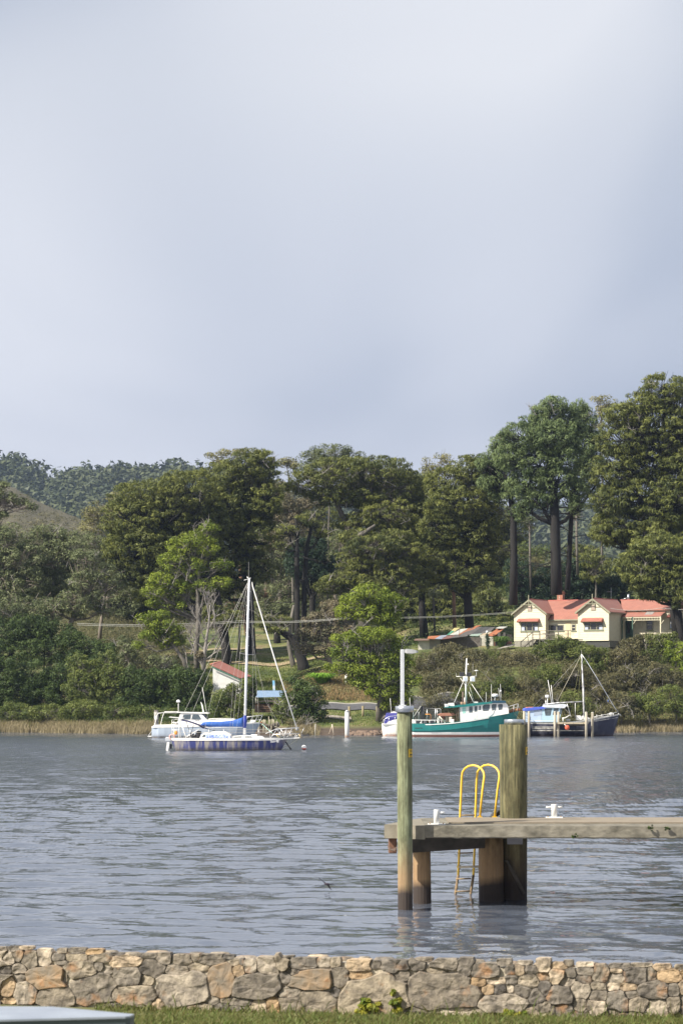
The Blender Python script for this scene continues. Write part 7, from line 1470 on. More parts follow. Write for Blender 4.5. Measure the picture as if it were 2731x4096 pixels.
T('blue_green_pine', 'tallest tufted blue-green pine with a thick bare dark trunk', 'tree', 2222, 280, [(2215,1622,60,36),(2165,1650,50,30),(2270,1650,50,36),(2120,1690,50,34),(2180,1695,70,40),(2255,1705,70,45),(2300,1720,50,45),(2080,1750,90,65),(2210,1760,120,70),(2040,1830,70,60),(2140,1850,110,75),(2260,1830,90,75),(2110,1940,90,60),(2230,1920,90,50),(2150,2000,60,35),(2290,1960,60,50),(2090,2030,40,28),(2300,2030,40,30),(2215,1990,40,25)], 'bluepine', 'tall blue-green pines behind the house', trunk_r=.55, trunk=[(2225,2380,.68),(2222,2250,.62),(2218,2100,.56),(2215,2000,.50),(2200,1900,.36),(2190,1780,.28),(2195,1660,.12)], bare=6, bark='bark_dark', dead=(2010, 2300, 18))
T('blue_green_pine', 'blue-green pine left of the thick-trunked one, crown stepping down to the left', 'tree', 2055, 284, [(1990,1830,55,48),(2010,1770,60,40),(1950,1850,50,40),(2010,1900,70,60),(2060,1970,60,50),(1985,1960,45,45),(1945,1930,40,35),(2080,2060,40,28),(1930,1860,30,26)], 'bluepine', 'tall blue-green pines behind the house', trunk_r=.42, trunk=[(2052,2420,.50),(2054,2250,.44),(2052,2080,.38),(2040,1980,.3),(2010,1860,.1)], bare=5, bark='bark_dark', dead=(2030, 2330, 16))
T('blue_green_pine', 'slim leaning blue-green pine right of the thick-trunked one', 'tree', 2278, 286, [(2310,1640,48,42),(2345,1680,45,60),(2340,1770,50,70),(2350,1860,50,60),(2320,1920,50,50),(2290,2010,45,35),(2385,1770,45,50),(2395,1870,45,55),(2370,1955,45,40)], 'bluepine', 'tall blue-green pines behind the house', trunk_r=.3, trunk=[(2268,2360,.34),(2276,2200,.30),(2284,2060,.26),(2295,1900,.2),(2320,1700,.08)], bare=4, bark='bark_dark', dead=(2030, 2280, 10))
T('pine_tree', 'huge olive pine at the right edge overhanging the house', 'tree', 2690, 270, [(2650,1560,85,65),(2720,1580,80,70),(2560,1620,80,50),(2490,1660,80,45),(2620,1690,130,80),(2500,1760,110,75),(2720,1720,80,90),(2600,1830,140,90),(2470,1880,110,75),(2720,1880,90,100),(2560,1980,150,80),(2440,2010,90,60),(2690,2020,110,90),(2500,2100,120,70),(2630,2160,130,90),(2430,2140,70,45),(2740,2180,70,100),(2800,1800,110,150),(2820,2050,110,160)], 'pine', 'pines along the wooded rise', trunk_r=.8, trunk=[(2715,2560,.75),(2700,2440,.65),(2690,2300,.55),(2660,2100,.48),(2650,1850,.36),(2660,1600,.14)], bare=10, bark='bark_dark')
T('pine_tree', 'darker pine hanging low in front of the right end of the red roof', 'tree', 2722, 262, [(2640,2190,110,60),(2570,2260,110,60),(2690,2270,90,70),(2550,2320,70,38),(2620,2350,90,50),(2710,2380,80,60),(2600,2388,42,14),(2760,2330,70,90),(2800,2450,50,60)], 'pine', 'pines along the wooded rise', trunk_r=.6, trunk=[(2745,2620,.45),(2715,2500,.36),(2692,2420,.30),(2660,2340,.24),(2640,2250,.2)], bare=8, bark='bark_dark')
# gums that peep over the top
T('gum_tree', 'round olive gum crown rising above the central pine', 'tree', 1310, 330, [(1250,1835,50,38),(1325,1815,70,36),(1400,1838,50,38),(1300,1870,90,40)], 'gum', 'gums behind the pines', trunk_r=.13, bark='bark_grey')
T('gum_tree', 'thin brownish gum top with sky showing through, above the left pines', 'tree', 930, 330, [(860,1825,45,22),(920,1815,50,22),(985,1812,50,22),(1030,1830,40,25),(880,1850,40,18)], 'palegum', 'gums behind the pines', trunk_r=.13, bark='bark_grey')
T('gum_tree', 'grey twiggy gum filling the notch above the twin dark trunks', 'tree', 1170, 322, [(1115,1960,50,40),(1170,2010,60,45),(1100,2060,60,50),(1190,2090,55,45),(1260,2010,50,35),(1130,2160,70,50),(1240,2150,60,40)], 'greygum', 'gums behind the pines', trunk_r=.15, bark='bark_grey', dens=.8, scale=1.1)
T('gum_tree', 'small airy gum top in the notch between the left and central pines', 'tree', 1155, 330, [(1130,1850,28,22),(1160,1850,38,28),(1180,1870,25,25)], 'palegum', 'gums behind the pines', trunk_r=.13, bark='bark_grey')
T('gum_tree', 'pale pointed gum top in the notch left of the blue-green pines', 'tree', 1745, 326, [(1710,1860,35,40),(1770,1830,40,38),(1740,1890,50,35),(1790,1860,35,40),(1720,1920,35,45)], 'palegum', 'gums behind the pines', trunk_r=.13, bark='bark_grey')
T('gum_tree', 'yellow-olive gum crown between the blue-green pine and the huge right pine', 'tree', 2405, 320, [(2400,1600,42,32),(2430,1620,40,32),(2400,1650,40,30),(2390,1700,30,30)], 'palegum', 'gums behind the pines', trunk_r=.13, bark='bark_grey')
T('gum_tree', 'gum crown showing over the right shoulder of the central pine', 'tree', 1640, 325, [(1590,1890,40,30),(1640,1920,60,35),(1690,1930,40,30)], 'gum', 'gums behind the pines', trunk_r=.13, bark='bark_grey')
# left gums
T('gum_tree', 'yellow-olive gum left of the pines, highest of the left-hand gums', 'tree', 430, 330, [(470,1995,45,30),(420,2030,60,40),(370,2060,50,40),(450,2090,70,50),(370,2120,60,45),(540,2000,45,40),(520,2060,60,50)], 'palegum', 'gums on the left slope', trunk_r=.2, dens=1.4)
T('gum_tree', 'grey-green gum with many pale stems at the left edge', 'tree', 60, 276, [(40,2130,60,35),(20,2190,60,50),(90,2240,80,60),(30,2300,80,70),(110,2330,80,60),(-60,2200,80,100),(40,2400,90,55),(-50,2350,70,90)], 'gum', 'gums on the left slope', trunk_r=.22, bare=10, dens=1.35)
T('gum_tree', 'grey-green gum with a yellow-lit top, second from the left edge', 'tree', 200, 280, [(190,2130,60,30),(250,2140,60,35),(150,2180,70,45),(270,2190,80,45),(210,2250,90,55),(300,2270,60,50),(180,2340,80,55),(270,2350,80,50),(120,2440,80,40)], 'gum', 'gums on the left slope', trunk_r=.22, bare=12, dens=1.35)
T('gum_tree', 'dark-leaved gum with leaning pale limbs right of the left gums', 'tree', 330, 272, [(340,2230,60,35),(400,2290,80,40),(330,2330,60,40),(450,2340,50,30),(290,2420,80,50),(370,2400,60,40),(210,2440,80,45),(420,2440,40,30)], 'gum', 'gums on the left slope', trunk_r=.35, bare=12, trunk=[(250,2560,.3),(290,2480,.26),(330,2400,.2),(370,2310,.12)], bark='bark_pale')
T('gum_tree', 'dark gum branch with pale limbs entering at the left edge below the bare hill', 'tree', -60, 262, [(10,1985,40,22),(50,1995,35,18),(90,2010,35,18),(125,2025,22,16),(-60,1980,70,60),(20,1940,14,10),(-60,2100,70,70),(10,2060,20,14)], 'gum', 'gums on the left slope', trunk_r=.3, bare=4, trunk=[(-90,2400,.3),(-80,2200,.25),(-70,2050,.2),(-50,1980,.12)])
T('gum_tree', 'low spreading gum between the left gums and the broad pine, below the bare hill', 'tree', 400, 300, [(350,2170,60,35),(420,2200,60,40),(470,2260,50,40),(380,2270,60,40),(440,2340,60,40),(500,2370,50,35)], 'gum', 'gums on the left slope', trunk_r=.2, bare=4, dens=1.2)
T('gum_tree', 'gum with a domed grey-green crown low at the left edge above the dark thicket', 'tree', 20, 270, [(0,2440,80,40),(70,2430,70,40),(150,2460,60,35)], 'gum', 'gums on the left slope', trunk_r=.2, bare=4, dens=1.2)
# bright wattles
T('wattle_tree', 'bright green tree with bleached bare branches, left of the yacht mast', 'tree', 800, 262, [(835,2110,40,28),(780,2160,60,35),(720,2190,60,40),(830,2190,60,38),(690,2250,60,38),(770,2270,60,45),(880,2260,50,25),(660,2320,70,38),(720,2350,60,35),(620,2370,50,30),(820,2350,50,35),(880,2330,50,28),(620,2410,40,22),(700,2420,50,22)], 'wattle', 'bright green trees near the shore', trunk_r=.32, bare=20, trunk=[(790,2700,.35),(785,2600,.3),(795,2480,.26),(790,2350,.2),(810,2200,.1)], bark='bark_grey')
T('wattle_tree', 'small rounded bright green tree on the left, below the power line', 'tree', 690, 256, [(600,2480,50,28),(650,2500,60,28),(690,2520,50,30),(610,2540,60,30),(680,2570,60,30),(560,2580,28,16),(640,2460,50,20),(720,2560,30,25)], 'wattle', 'bright green trees near the shore', trunk_r=.25, bare=8, trunk=[(750,2700,.25),(735,2640,.22),(700,2590,.16),(650,2520,.08)], bark='bark_grey')
T('bleached_tree', 'leafless silver-grey tree with twisted branches, left of the yacht rigging', 'tree', 830, 260, [(800,2620,14,8)], 'greygum', trunk_r=.2, bare=0, trunk=[(815,2700,.22),(820,2600,.18),(835,2500,.13),(840,2420,.05)], bark='bark_bleached', dens=.4, twigs=False)
bt = [o for o in bpy.data.objects if o.name.startswith('bleached_tree')][-1]; bb = MB(); rb = random.Random(9)
def bough(p, d, L_, r, lev):
    e = p + d * L_; bb.tube([p, p.lerp(e, .5) + Vector((rb.uniform(-.1, .1), 0, rb.uniform(-.05, .12))) * L_, e], [r, r * .8, r * .55], 4)
    if lev:
        for k in range(3): dd = (d + Vector((rb.uniform(-.9, .9), rb.uniform(-.6, .5), rb.uniform(-.2, .8)))).normalized(); bough(p.lerp(e, rb.uniform(.5, 1)), dd, L_ * rb.uniform(.55, .8), r * .6, lev - 1)
for px, py, dx, dz, L_ in ((815, 2660, -.5, .8, 2.2), (820, 2620, .5, .9, 2.2), (825, 2570, -.3, 1, 1.9), (832, 2520, .5, 1, 1.8), (838, 2470, -.2, 1, 1.6), (818, 2600, -.9, .6, 1.8), (822, 2640, .9, .7, 1.6), (760, 2690, -.2, 1, 2.4), (765, 2620, .3, 1, 2.0)):
    bough(W(px, py, 260), Vector((dx, -.1, dz)).normalized(), L_, .085, 4)
bb.build('bough', _mats['bark_bleached'], bt, autofix=False)
T('wattle_tree', 'bright yellow-green tree standing alone by the shore behind the lamp post', 'tree', 1535, 243, [(1480,2375,80,42),(1420,2410,60,40),(1540,2410,70,40),(1400,2450,60,38),(1480,2450,90,45),(1560,2470,60,45),(1590,2410,40,28)], 'wattle', 'bright green trees near the shore', trunk_r=.45, trunk=[(1541,2890,.50),(1532,2820,.42),(1540,2700,.36),(1555,2600,.3),(1540,2480,.18)], bare=10, dens=1.1)
yt_ = bpy.data.objects.get('bright_crown')
T('wattle_tree', 'lower yellow-green shore tree with skirts of foliage left of the lamp post', 'tree', 1500, 241, [(1480,2540,90,35),(1420,2560,70,35),(1350,2560,45,28),(1560,2560,60,35),(1370,2610,60,32),(1450,2620,80,38),(1530,2640,80,40),(1590,2610,40,40),(1360,2670,60,30),(1440,2680,70,32),(1540,2710,70,38),(1600,2690,40,35),(1460,2730,55,25),(1520,2770,60,28),(1590,2760,50,35),(1410,2720,35,18),(1560,2820,50,30),(1640,2720,45,30),(1630,2800,35,30),(1630,2650,35,28)], 'wattle', 'bright green trees near the shore', trunk_r=.35, trunk=[(1512,2885,.30),(1520,2800,.26),(1500,2700,.2),(1480,2600,.1)], bare=12, dens=1.05)
T('ivy_tree', 'dark ivy-clad trunk beside the old timber bollards', 'tree', 1580, 246, [(1570,2780,35,60),(1590,2830,30,45),(1620,2810,30,40),(1575,2700,30,50)], 'cypress', trunk_r=.3, trunk=[(1590,2890,.35),(1585,2780,.3),(1600,2650,.2)])
T('rounded_cypress', 'very dark round-crowned tree behind the twin dark trunks', 'tree', 1260, 312, [(1240,2200,75,60),(1290,2240,70,60),(1220,2270,70,50),(1290,2300,60,45),(1170,2250,30,60)], 'cypress', trunk_r=.4, trunk=[(1250,2560,.4),(1250,2400,.4),(1250,2250,.2)])
T('grey_gum', 'grey-brown leaved small gum between the twin trunks and the bright shore tree', 'tree', 1330, 268, [(1260,2480,55,30),(1330,2460,65,32),(1230,2530,45,30),(1290,2540,70,35),(1370,2520,50,35),(1220,2590,40,28),(1290,2600,50,28),(1350,2590,40,28),(1330,2420,50,22)], 'greygum', trunk_r=.25, bare=8)
T('twin_trunk_pine', 'tall dark bare trunk, left of the two standing close together mid-picture', 'tree', 1188, 288, [(1150,2120,45,25),(1220,2080,40,25),(1130,2180,35,20)], 'pine', 'pair of tall bare trunks', trunk_r=.3, trunk=[(1190,2660,.36),(1189,2500,.34),(1188,2350,.32),(1187,2200,.28),(1190,2120,.2),(1180,2060,.12)], bare=8, bark='bark_dark', dens=.6, dead=(2100, 2420, 12))
T('twin_trunk_pine', 'tall dark bare trunk, right of the two standing close together mid-picture', 'tree', 1216, 289, [(1250,2090,40,22),(1290,2130,35,20)], 'pine', 'pair of tall bare trunks', trunk_r=.3, trunk=[(1216,2660,.38),(1216,2500,.35),(1217,2350,.32),(1225,2200,.26),(1240,2130,.2),(1260,2050,.1)], bare=8, bark='bark_dark', dens=.6, dead=(2120, 2420, 10))
T('leaning_tree', 'massive black leaning trunk at the edge of the shaded lawn', 'tree', 1220, 274, [(1100,2520,40,18),(1060,2500,40,16)], 'pine', trunk_r=.6, trunk=[(1222,2712,.85),(1212,2660,.66),(1195,2600,.5),(1165,2550,.48),(1120,2525,.3),(1060,2510,.1)], bare=5, bark='bark_dark', dens=.6)
T('leaning_tree', 'grey-barked leaning trunk just left of the massive black one', 'tree', 1170, 280, [(1120,2480,45,20),(1070,2470,40,16)], 'pine', trunk_r=.4, trunk=[(1180,2690,.40),(1168,2640,.30),(1155,2580,.24),(1160,2500,.2),(1175,2420,.14)], bare=5, bark='bark_grey', dens=.6)
T('park_tree', 'shaded tree with a stubby trunk on the upper lawn', 'tree', 1108, 306, [(1090,2440,60,30),(1150,2430,50,28),(1040,2440,50,30)], 'gum', trunk_r=.5, trunk=[(1110,2600,.5),(1108,2540,.42),(1100,2460,.3)], bare=5, bark='bark_dark')
T('park_tree', 'dark trunk tree on the lawn left of the yacht mast', 'tree', 905, 284, [(880,2490,60,35),(930,2470,50,35),(850,2450,50,35)], 'pine', trunk_r=.5, trunk=[(912,2720,.62),(905,2620,.55),(900,2520,.4),(890,2450,.2)], bare=6, bark='bark_dark')
T('orange_barked_tree', 'tree with orange-flaked bark behind the yacht masthead', 'tree', 960, 310, [(930,2400,60,40),(1010,2400,60,45),(960,2340,60,40),(1060,2380,50,40)], 'gum', trunk_r=.3, trunk=[(1000,2600,.3),(975,2450,.3),(965,2350,.26),(960,2240,.14)], bare=10, bark='bark_orange')
# fill trees of the wood behind: individual darker trees
ft = [('shadowy evergreen behind the left pines, {0}', 'pine', 340, [(620, 2330), (760, 2420), (480, 2360)]),
      ('shadowy gum behind the central trunks, {0}', 'gum', 330, [(1120, 2330), (1340, 2230), (1060, 2180), (1250, 2400)]),
      ('dark evergreen in the wood above the sheds, {0}', 'pine', 316, [(1640, 2430), (1740, 2420), (1840, 2440), (1960, 2430), (1600, 2480)]),
      ('deeply shaded evergreen behind the house roof, {0}', 'cypress', 318, [(2100, 2330), (2200, 2340), (2310, 2320), (2400, 2330), (2480, 2300)])]
wh_ = {0: ['leftmost of three is omitted', '', '']}
names = [['below the domed pine', 'beside the bright green tree', 'below the left slope of the broad pine'],
         ['left of the twin trunks', 'above the grey-brown gum', 'high between the twin trunks and the domed pine', 'low behind the twin trunks'],
         ['above the left shed end', 'above the pale iron roof', 'above the black iron roof', 'beside the left gable', 'nearest the bright tree'],
         ['above the left gable', 'left of the chimney top', 'right of the thick bare trunk', 'above the second gable', 'above the roof flue']]
for k, (lb, kd, D, ps) in enumerate(ft):
    for j, (px, py) in enumerate(ps):
        lo = [(px + rs.uniform(-30, 30), py - 50 + rs.uniform(-10, 10), 60, 45), (px - 35, py + 10, 55, 45), (px + 40, py + 15, 55, 45), (px, py + 70, 70, 45)]
        T('forest_tree', lb.format(names[k][j]), 'tree', px, D, lo, kd, ['shaded trees behind the left pines', 'shaded gums of the central wood', 'shaded evergreens above the sheds', 'shaded evergreens behind the house'][k], trunk_r=.3, dens=.75, scale=1.15, bark='bark_dark' if kd != 'gum' else 'bark_pale')
for j, (px, py) in enumerate(((2130, 2200), (2330, 2200), (2180, 2260), (2080, 2290), (2300, 2270), (2380, 2240))):
    T('understorey_tree', ['small green tree seen between the two leftmost tall trunks', 'olive understorey tree right of the thick bare trunk', 'low green tree at the foot of the thick bare trunk', 'low green tree left of the thick bare trunk', 'dark green tree between the thick and the slim leaning trunk', 'olive tree under the left skirts of the huge right pine'][j], 'tree', px, 330 - j * 3, [(px - 30, py, 40, 30), (px + 30, py + 10, 45, 30), (px, py + 50, 60, 40)], ['greenheath', 'pine', 'heath', 'greenheath', 'cypress', 'pine'][j], 'understorey between the tall trunks', trunk_r=.15, dens=.8, scale=1.2)
for j, (px, y0, y1, r) in enumerate(((1030, 2360, 2480, .14), (1815, 2330, 2560, .26), (2118, 2080, 2360, .15), (2305, 2060, 2300, .18), (1735, 2380, 2560, .14))):
    T('bare_trunk', ['pale slanting trunk left of the twin trunks', 'pinkish bare trunk behind the patched iron roofs', 'thin pale trunk left of the thick bare one', 'pale straight trunk right of the thick bare one', 'thin dark trunk in the wood above the left shed end'][j], 'tree', px, 306, [(px, y0, 26, 16)], 'gum', trunk_r=r, trunk=[(px + 4, y1, r), (px, (y0 + y1) / 2, r * .9), (px - 2, y0, r * .6)], bark='bark_orange' if j == 1 else 'bark_grey', dens=.5)

FW = ('lowest on the left slope by the hillside scrub', 'under the left edge of the broad pine', 'inside the broad left pine', 'behind the bleached tree', 'right of the domed pine', 'between the masthead and the twin trunks', 'just behind the twin trunks', 'beside the pale bare limbs of the central pine', 'above the top of the bright shore tree', 'right of the bright shore tree', 'under the right shoulder of the central pine', 'above the left end of the sheds', 'in the gap before the dense dark pine', 'low behind the dense dark pine', 'left of the leftmost tall bare trunk', 'under the left skirt of the blue-green pines', 'above the iron roofs')
for j, (px, py, kd) in enumerate(((440,2300,'gum'),(560,2420,'pine'),(690,2150,'pine'),(820,2440,'gum'),(1090,2040,'pine'),(1080,2300,'gum'),(1180,2280,'pine'),(1290,2120,'pine'),(1380,2330,'gum'),(1480,2420,'pine'),(1560,2060,'pine'),(1660,2350,'gum'),(1700,2050,'pine'),(1790,2350,'gum'),(1960,2250,'pine'),(2010,2120,'pine'),(1870,2390,'pine'))):
    T('forest_tree', 'dim olive tree filling the wood, ' + FW[j], 'tree', px, 338 + (j % 4) * 5, [(px + rs.uniform(-20, 20), py - 60, 75, 50), (px - 50, py, 65, 50), (px + 50, py + 5, 65, 50), (px, py + 60, 80, 55), (px - 30, py + 120, 70, 45), (px + 40, py + 130, 70, 45)], kd, 'dim olive trees filling the wood', trunk_r=.2, dens=.8, scale=1.15, bark='bark_dark')

# --- shoreline thickets: every shrub its own plant
def shrub(label, px, D, lobes, kind, group, name='shrub', **k): return T(name, label, 'shrub', px, D, lobes, kind, group, trunk_r=k.pop('trunk_r', .09), crown_name='foliage', **k)
gS = 'dark tea-tree thicket along the left shore'
L_S = [(30, 268, [(20,2540,90,60),(100,2520,80,50),(40,2620,100,60)], 'tea', 'tall dark tea-tree at the left edge, below the left gums'),
 (170, 266, [(150,2510,80,50),(220,2540,80,55),(180,2610,100,55)], 'tea', 'tall dark tea-tree with grey stems, second from the left edge'),
 (300, 264, [(290,2560,60,40),(350,2590,50,35),(320,2640,80,45)], 'tea', 'blackish tea-tree right of the tall ones, below the leaning gum limbs'),
 (400, 262, [(400,2590,40,25),(440,2600,40,25),(410,2650,60,35)], 'tea', 'low dark rounded tea-tree under the hillside scrub'),
 (40, 255, [(30,2690,70,55),(60,2760,80,60),(0,2780,60,60)], 'tea', 'dark shrub at the left edge above the reeds'),
 (140, 255, [(130,2700,70,55),(150,2770,80,55)], 'tea', 'dark shrub above the reeds, second from the left edge'),
 (240, 255, [(240,2710,70,50),(250,2780,80,50)], 'tea', 'dark shrub above the reeds, third from the left edge'),
 (330, 254, [(310,2650,40,35),(340,2690,60,45),(340,2760,80,60)], 'greenheath', 'pointed mid-green shrub between the dark thickets'),
 (440, 254, [(430,2650,45,45),(450,2700,55,45),(450,2770,80,60)], 'greenheath', 'yellow-green pointed shrub left of the grey-leaved gum sapling'),
 (540, 253, [(530,2710,60,40),(560,2760,80,50),(530,2820,70,40)], 'tea', 'dark green shrub behind the mooring post of the grey cruiser'),
 (640, 253, [(640,2710,60,40),(660,2770,80,50),(640,2830,80,35)], 'tea', 'dark green shrub above the cruiser canopy frame'),
 (740, 252, [(740,2700,60,40),(760,2760,80,55),(740,2830,80,40)], 'tea', 'dark green shrub above the cruiser wheelhouse'),
 (830, 251, [(780,2710,45,40),(815,2755,30,38),(820,2810,55,38)], 'tea', 'blackish shrub left of the white shed'),
 (60, 250, [(60,2850,80,35)], 'greenheath', 'low olive shrub on the reed edge at the far left'), (200, 249, [(200,2850,80,32)], 'greenheath', 'low olive shrub on the reed edge, second from the left'),
 (340, 248, [(340,2840,80,36)], 'greenheath', 'low olive shrub on the reed edge, in the middle of the left thicket'), (470, 247, [(470,2845,70,34)], 'greenheath', 'low olive shrub on the reed edge left of the mooring post'),
 (600, 247, [(590,2850,60,30),(660,2860,60,26)], 'greenheath', 'low olive shrub on the reed edge behind the cruiser stern'), (780, 245, [(760,2860,60,25),(830,2850,50,30)], 'tea', 'low dark shrub behind the cruiser wheelhouse')]
for px, D, lo, kd, lb in L_S: shrub(lb, px, D, lo, kd, gS)
T('gum_sapling', 'blue-grey leaved gum sapling above the left thicket', 'tree', 510, 258, [(500,2580,35,35),(510,2630,40,35),(540,2600,30,30),(520,2680,35,30)], 'gum', trunk_r=.1, bare=3)
T('gum_sapling', 'pale grey-leaved gum sapling with white stems left of the white shed', 'tree', 650, 256, [(620,2640,40,25),(670,2650,45,28),(640,2690,40,25),(690,2690,30,20)], 'gum', trunk_r=.1, bare=5)
shrub('sunlit olive shrub in front of the white shed, behind the rigging', 930, 242, [(935,2760,28,26),(885,2800,42,30),(882,2768,26,18),(925,2752,24,20),(950,2800,48,36),(900,2850,48,30),(970,2850,38,30),(985,2740,22,25),(850,2850,28,26)], 'greenheath', 'shrubs around the shelter')
shrub('narrow green shrub left of the blue shelter roof', 1000, 244, [(1008,2725,20,22),(1005,2765,24,28),(1000,2805,22,26)], 'tea', 'shrubs around the shelter')
shrub('large dense dark green shrub right of the blue shelter', 1240, 241, [(1230,2760,60,35),(1190,2800,45,40),(1260,2800,50,40),(1220,2850,50,35),(1270,2860,40,30),(1160,2780,35,28),(1190,2730,40,22)], 'tea', 'shrubs around the shelter', bare=6)
shrub('small olive shrub in front of the shelter post', 1130, 239, [(1125,2830,32,28),(1145,2860,30,25),(1110,2850,22,20)], 'greenheath', 'shrubs around the shelter', bare=6)
shrub('dry grey brush between the big dark shrub and the cream dinghy', 1190, 236.5, [(1180,2890,40,18),(1215,2900,30,14)], 'heath', 'shrubs around the shelter', bare=8, dens=.5)
# right bank
gH = 'grey-brown heath shrubs on the right bank'
R_S = [(1720, 262, [(1700,2655,50,40),(1720,2710,60,40)], 'heath', 'grey heath shrub at the left end of the right bank, beside the lamp post'),
 (1800, 266, [(1790,2605,60,30),(1760,2635,55,36),(1850,2622,55,30),(1810,2670,80,45)], 'heath', 'large domed grey-brown heath shrub below the sheds'),
 (1770, 255, [(1750,2730,70,40),(1800,2760,60,45),(1740,2790,50,35)], 'heath', 'rounded brown heath shrub above the aft deck of the teal boat'),
 (1890, 262, [(1890,2630,55,32),(1920,2660,60,45),(1870,2700,60,45)], 'heath', 'olive-brown heath shrub behind the floodlight mast'),
 (1880, 252, [(1860,2790,50,40),(1900,2780,50,45),(1900,2840,60,30)], 'greenheath', 'green shrub directly behind the teal wheelhouse'),
 (1960, 266, [(1950,2630,45,30),(1990,2640,50,28),(1970,2680,60,35)], 'greenheath', 'green shrub below the globe lamp'),
 (2060, 264, [(2050,2640,60,35),(2100,2640,50,28),(2070,2690,70,40)], 'heath', 'grey-brown shrub below the left gable'),
 (2010, 254, [(2000,2740,60,45),(2040,2780,60,45),(1990,2810,60,40)], 'greenheath', 'bright mid-green shrub behind the radar of the teal boat'),
 (2120, 254, [(2110,2750,60,45),(2140,2800,60,45)], 'heath', 'brownish shrub above the pale blue cabin'),
 (2170, 266, [(2160,2610,50,30),(2200,2590,50,30),(2180,2650,70,35)], 'greenheath', 'yellow-green shrub in front of the house steps'),
 (2260, 265, [(2230,2580,50,30),(2280,2590,60,32),(2250,2640,80,40)], 'greenheath', 'tall green shrub reaching the house landing'),
 (2350, 264, [(2340,2610,60,28),(2390,2620,60,28),(2360,2660,80,35)], 'greenheath', 'olive shrub below the second gable'),
 (2210, 256, [(2200,2700,70,45),(2240,2740,70,45)], 'greenheath', 'leafy green shrub left of the wooden boat mast'),
 (2200, 250, [(2190,2800,60,40),(2240,2830,60,35)], 'heath', 'low brown shrub just above the boom of the wooden boat'),
 (2310, 256, [(2300,2700,60,40),(2340,2730,60,45)], 'heath', 'brown-tinged shrub right behind the wooden boat mast'),
 (2300, 249, [(2290,2810,60,45),(2330,2840,60,30)], 'greenheath', 'dark green shrub at the foot of the wooden boat mast'),
 (2440, 264, [(2440,2640,60,28),(2490,2620,60,30),(2460,2680,80,35)], 'heath', 'grey shrub in front of the porch end of the second gable'),
 (2540, 264, [(2530,2590,50,40),(2570,2570,45,35),(2550,2640,80,45)], 'heath', 'tall grey-brown shrub hiding the porch'),
 (2640, 263, [(2630,2560,50,28),(2680,2560,50,28),(2650,2620,80,45)], 'greenheath', 'green shrub below the dark hanging pine'),
 (2430, 254, [(2420,2740,70,45),(2400,2790,60,40)], 'heath', 'brown heath shrub right of the boat stay'),
 (2400, 248, [(2400,2850,60,28),(2450,2840,50,30)], 'heath', 'low brown shrub behind the bow of the wooden boat'),
 (2540, 255, [(2520,2700,60,35),(2570,2720,60,40),(2540,2760,60,35)], 'heath', 'silvery-grey shrub with bleached stems on the right bank'),
 (2640, 256, [(2620,2690,60,40),(2680,2720,60,45)], 'heath', 'grey-brown shrub near the right edge, upper bank'),
 (2700, 258, [(2690,2600,40,45),(2730,2620,50,50),(2720,2680,50,50)], 'wattle', 'yellow-green shrub at the right edge below the pine'),
 (2600, 249, [(2560,2810,60,40),(2620,2820,60,40)], 'greenheath', 'mid-green shrub on the lower right bank above the reeds'),
 (2700, 250, [(2680,2790,60,45),(2730,2830,60,40)], 'greenheath', 'green shrub at the right edge above the reeds'),
 (2480, 248, [(2480,2800,50,35),(2500,2850,50,25)], 'heath', 'brown shrub above the reeds right of the wooden boat')]
for i, (px, D, lo, kd, lb) in enumerate(R_S): shrub(lb, px, D, lo, kd, gH, bare=14 if 'bleached' in lb else (3 if kd == 'heath' else 1))
for j, (px, py) in enumerate(((2860, 2600), (2960, 2700), (2880, 2800), (-90, 2600), (-80, 2760))):   # beyond the frame edge
    shrub(['shrub just outside the right edge, high on the bank', 'shrub just outside the right edge, mid bank', 'shrub just outside the right edge by the reeds', 'shrub just outside the left edge, high', 'shrub just outside the left edge by the reeds'][j], px, 256, [(px, py, 90, 60), (px + 20, py + 60, 90, 50)], 'tea' if px < 0 else 'heath', 'shrubs beyond the edges')
straps('flax_clump', 'vivid green strappy grass clump on the bank above the road', 'plant', 1290, 261.5, 1.6, 1.0, 500, (.10, .24, .02), (.26, .42, .05), zbase=WZ(2732, 261.5))
straps('flax_clump', 'vivid green strappy grass at the foot of the bright shore tree', 'plant', 1440, 261, .8, .7, 160, (.10, .24, .02), (.24, .40, .05), zbase=WZ(2736, 261))

# --- ground cover: uncountable
scrub('slope_scrub', (240, 740), (26, 115), 2800, 1.15, 'heath', leaf=.30, nl=36, seed=2)
scrub('slope_scrub', (-300, 700), (100, 260), 1600, 1.4, 'heath', leaf=.40, nl=34, seed=12)
scrub('wood_undergrowth', (1600, 3000), (44, 140), 2200, 1.0, 'tea', leaf=.32, nl=32, seed=3)
scrub('wood_undergrowth', (600, 1650), (95, 200), 1500, 1.3, 'pine', leaf=.36, nl=34, seed=4)
scrub('bank_undergrowth', (1650, 3000), (3, 30), 4600, .9, 'heath', leaf=.28, nl=28, seed=5, cond=lambda p, d: ~((p < 1680)))
scrub('bank_undergrowth', (-400, 860), (3.5, 30), 2600, .75, 'tea', leaf=.22, nl=36, seed=6)
scrub('roadside_scrub', (1140, 1700), (21, 33), 1000, .38, 'heath', leaf=.2, nl=36, seed=7)
scrub('roadside_scrub', (1120, 1500), (23, 36), 350, .45, 'palegum', leaf=.2, nl=36, seed=8)
scrub('lawn_edge_weeds', (800, 1300), (33, 46), 260, .30, 'greenheath', leaf=.18, nl=30, seed=9)
scrub('brown_hill_scrub', (-900, 900), (280, 520), 2600, 1.5, 'heath', leaf=.7, nl=14, hmul=.4, seed=10)
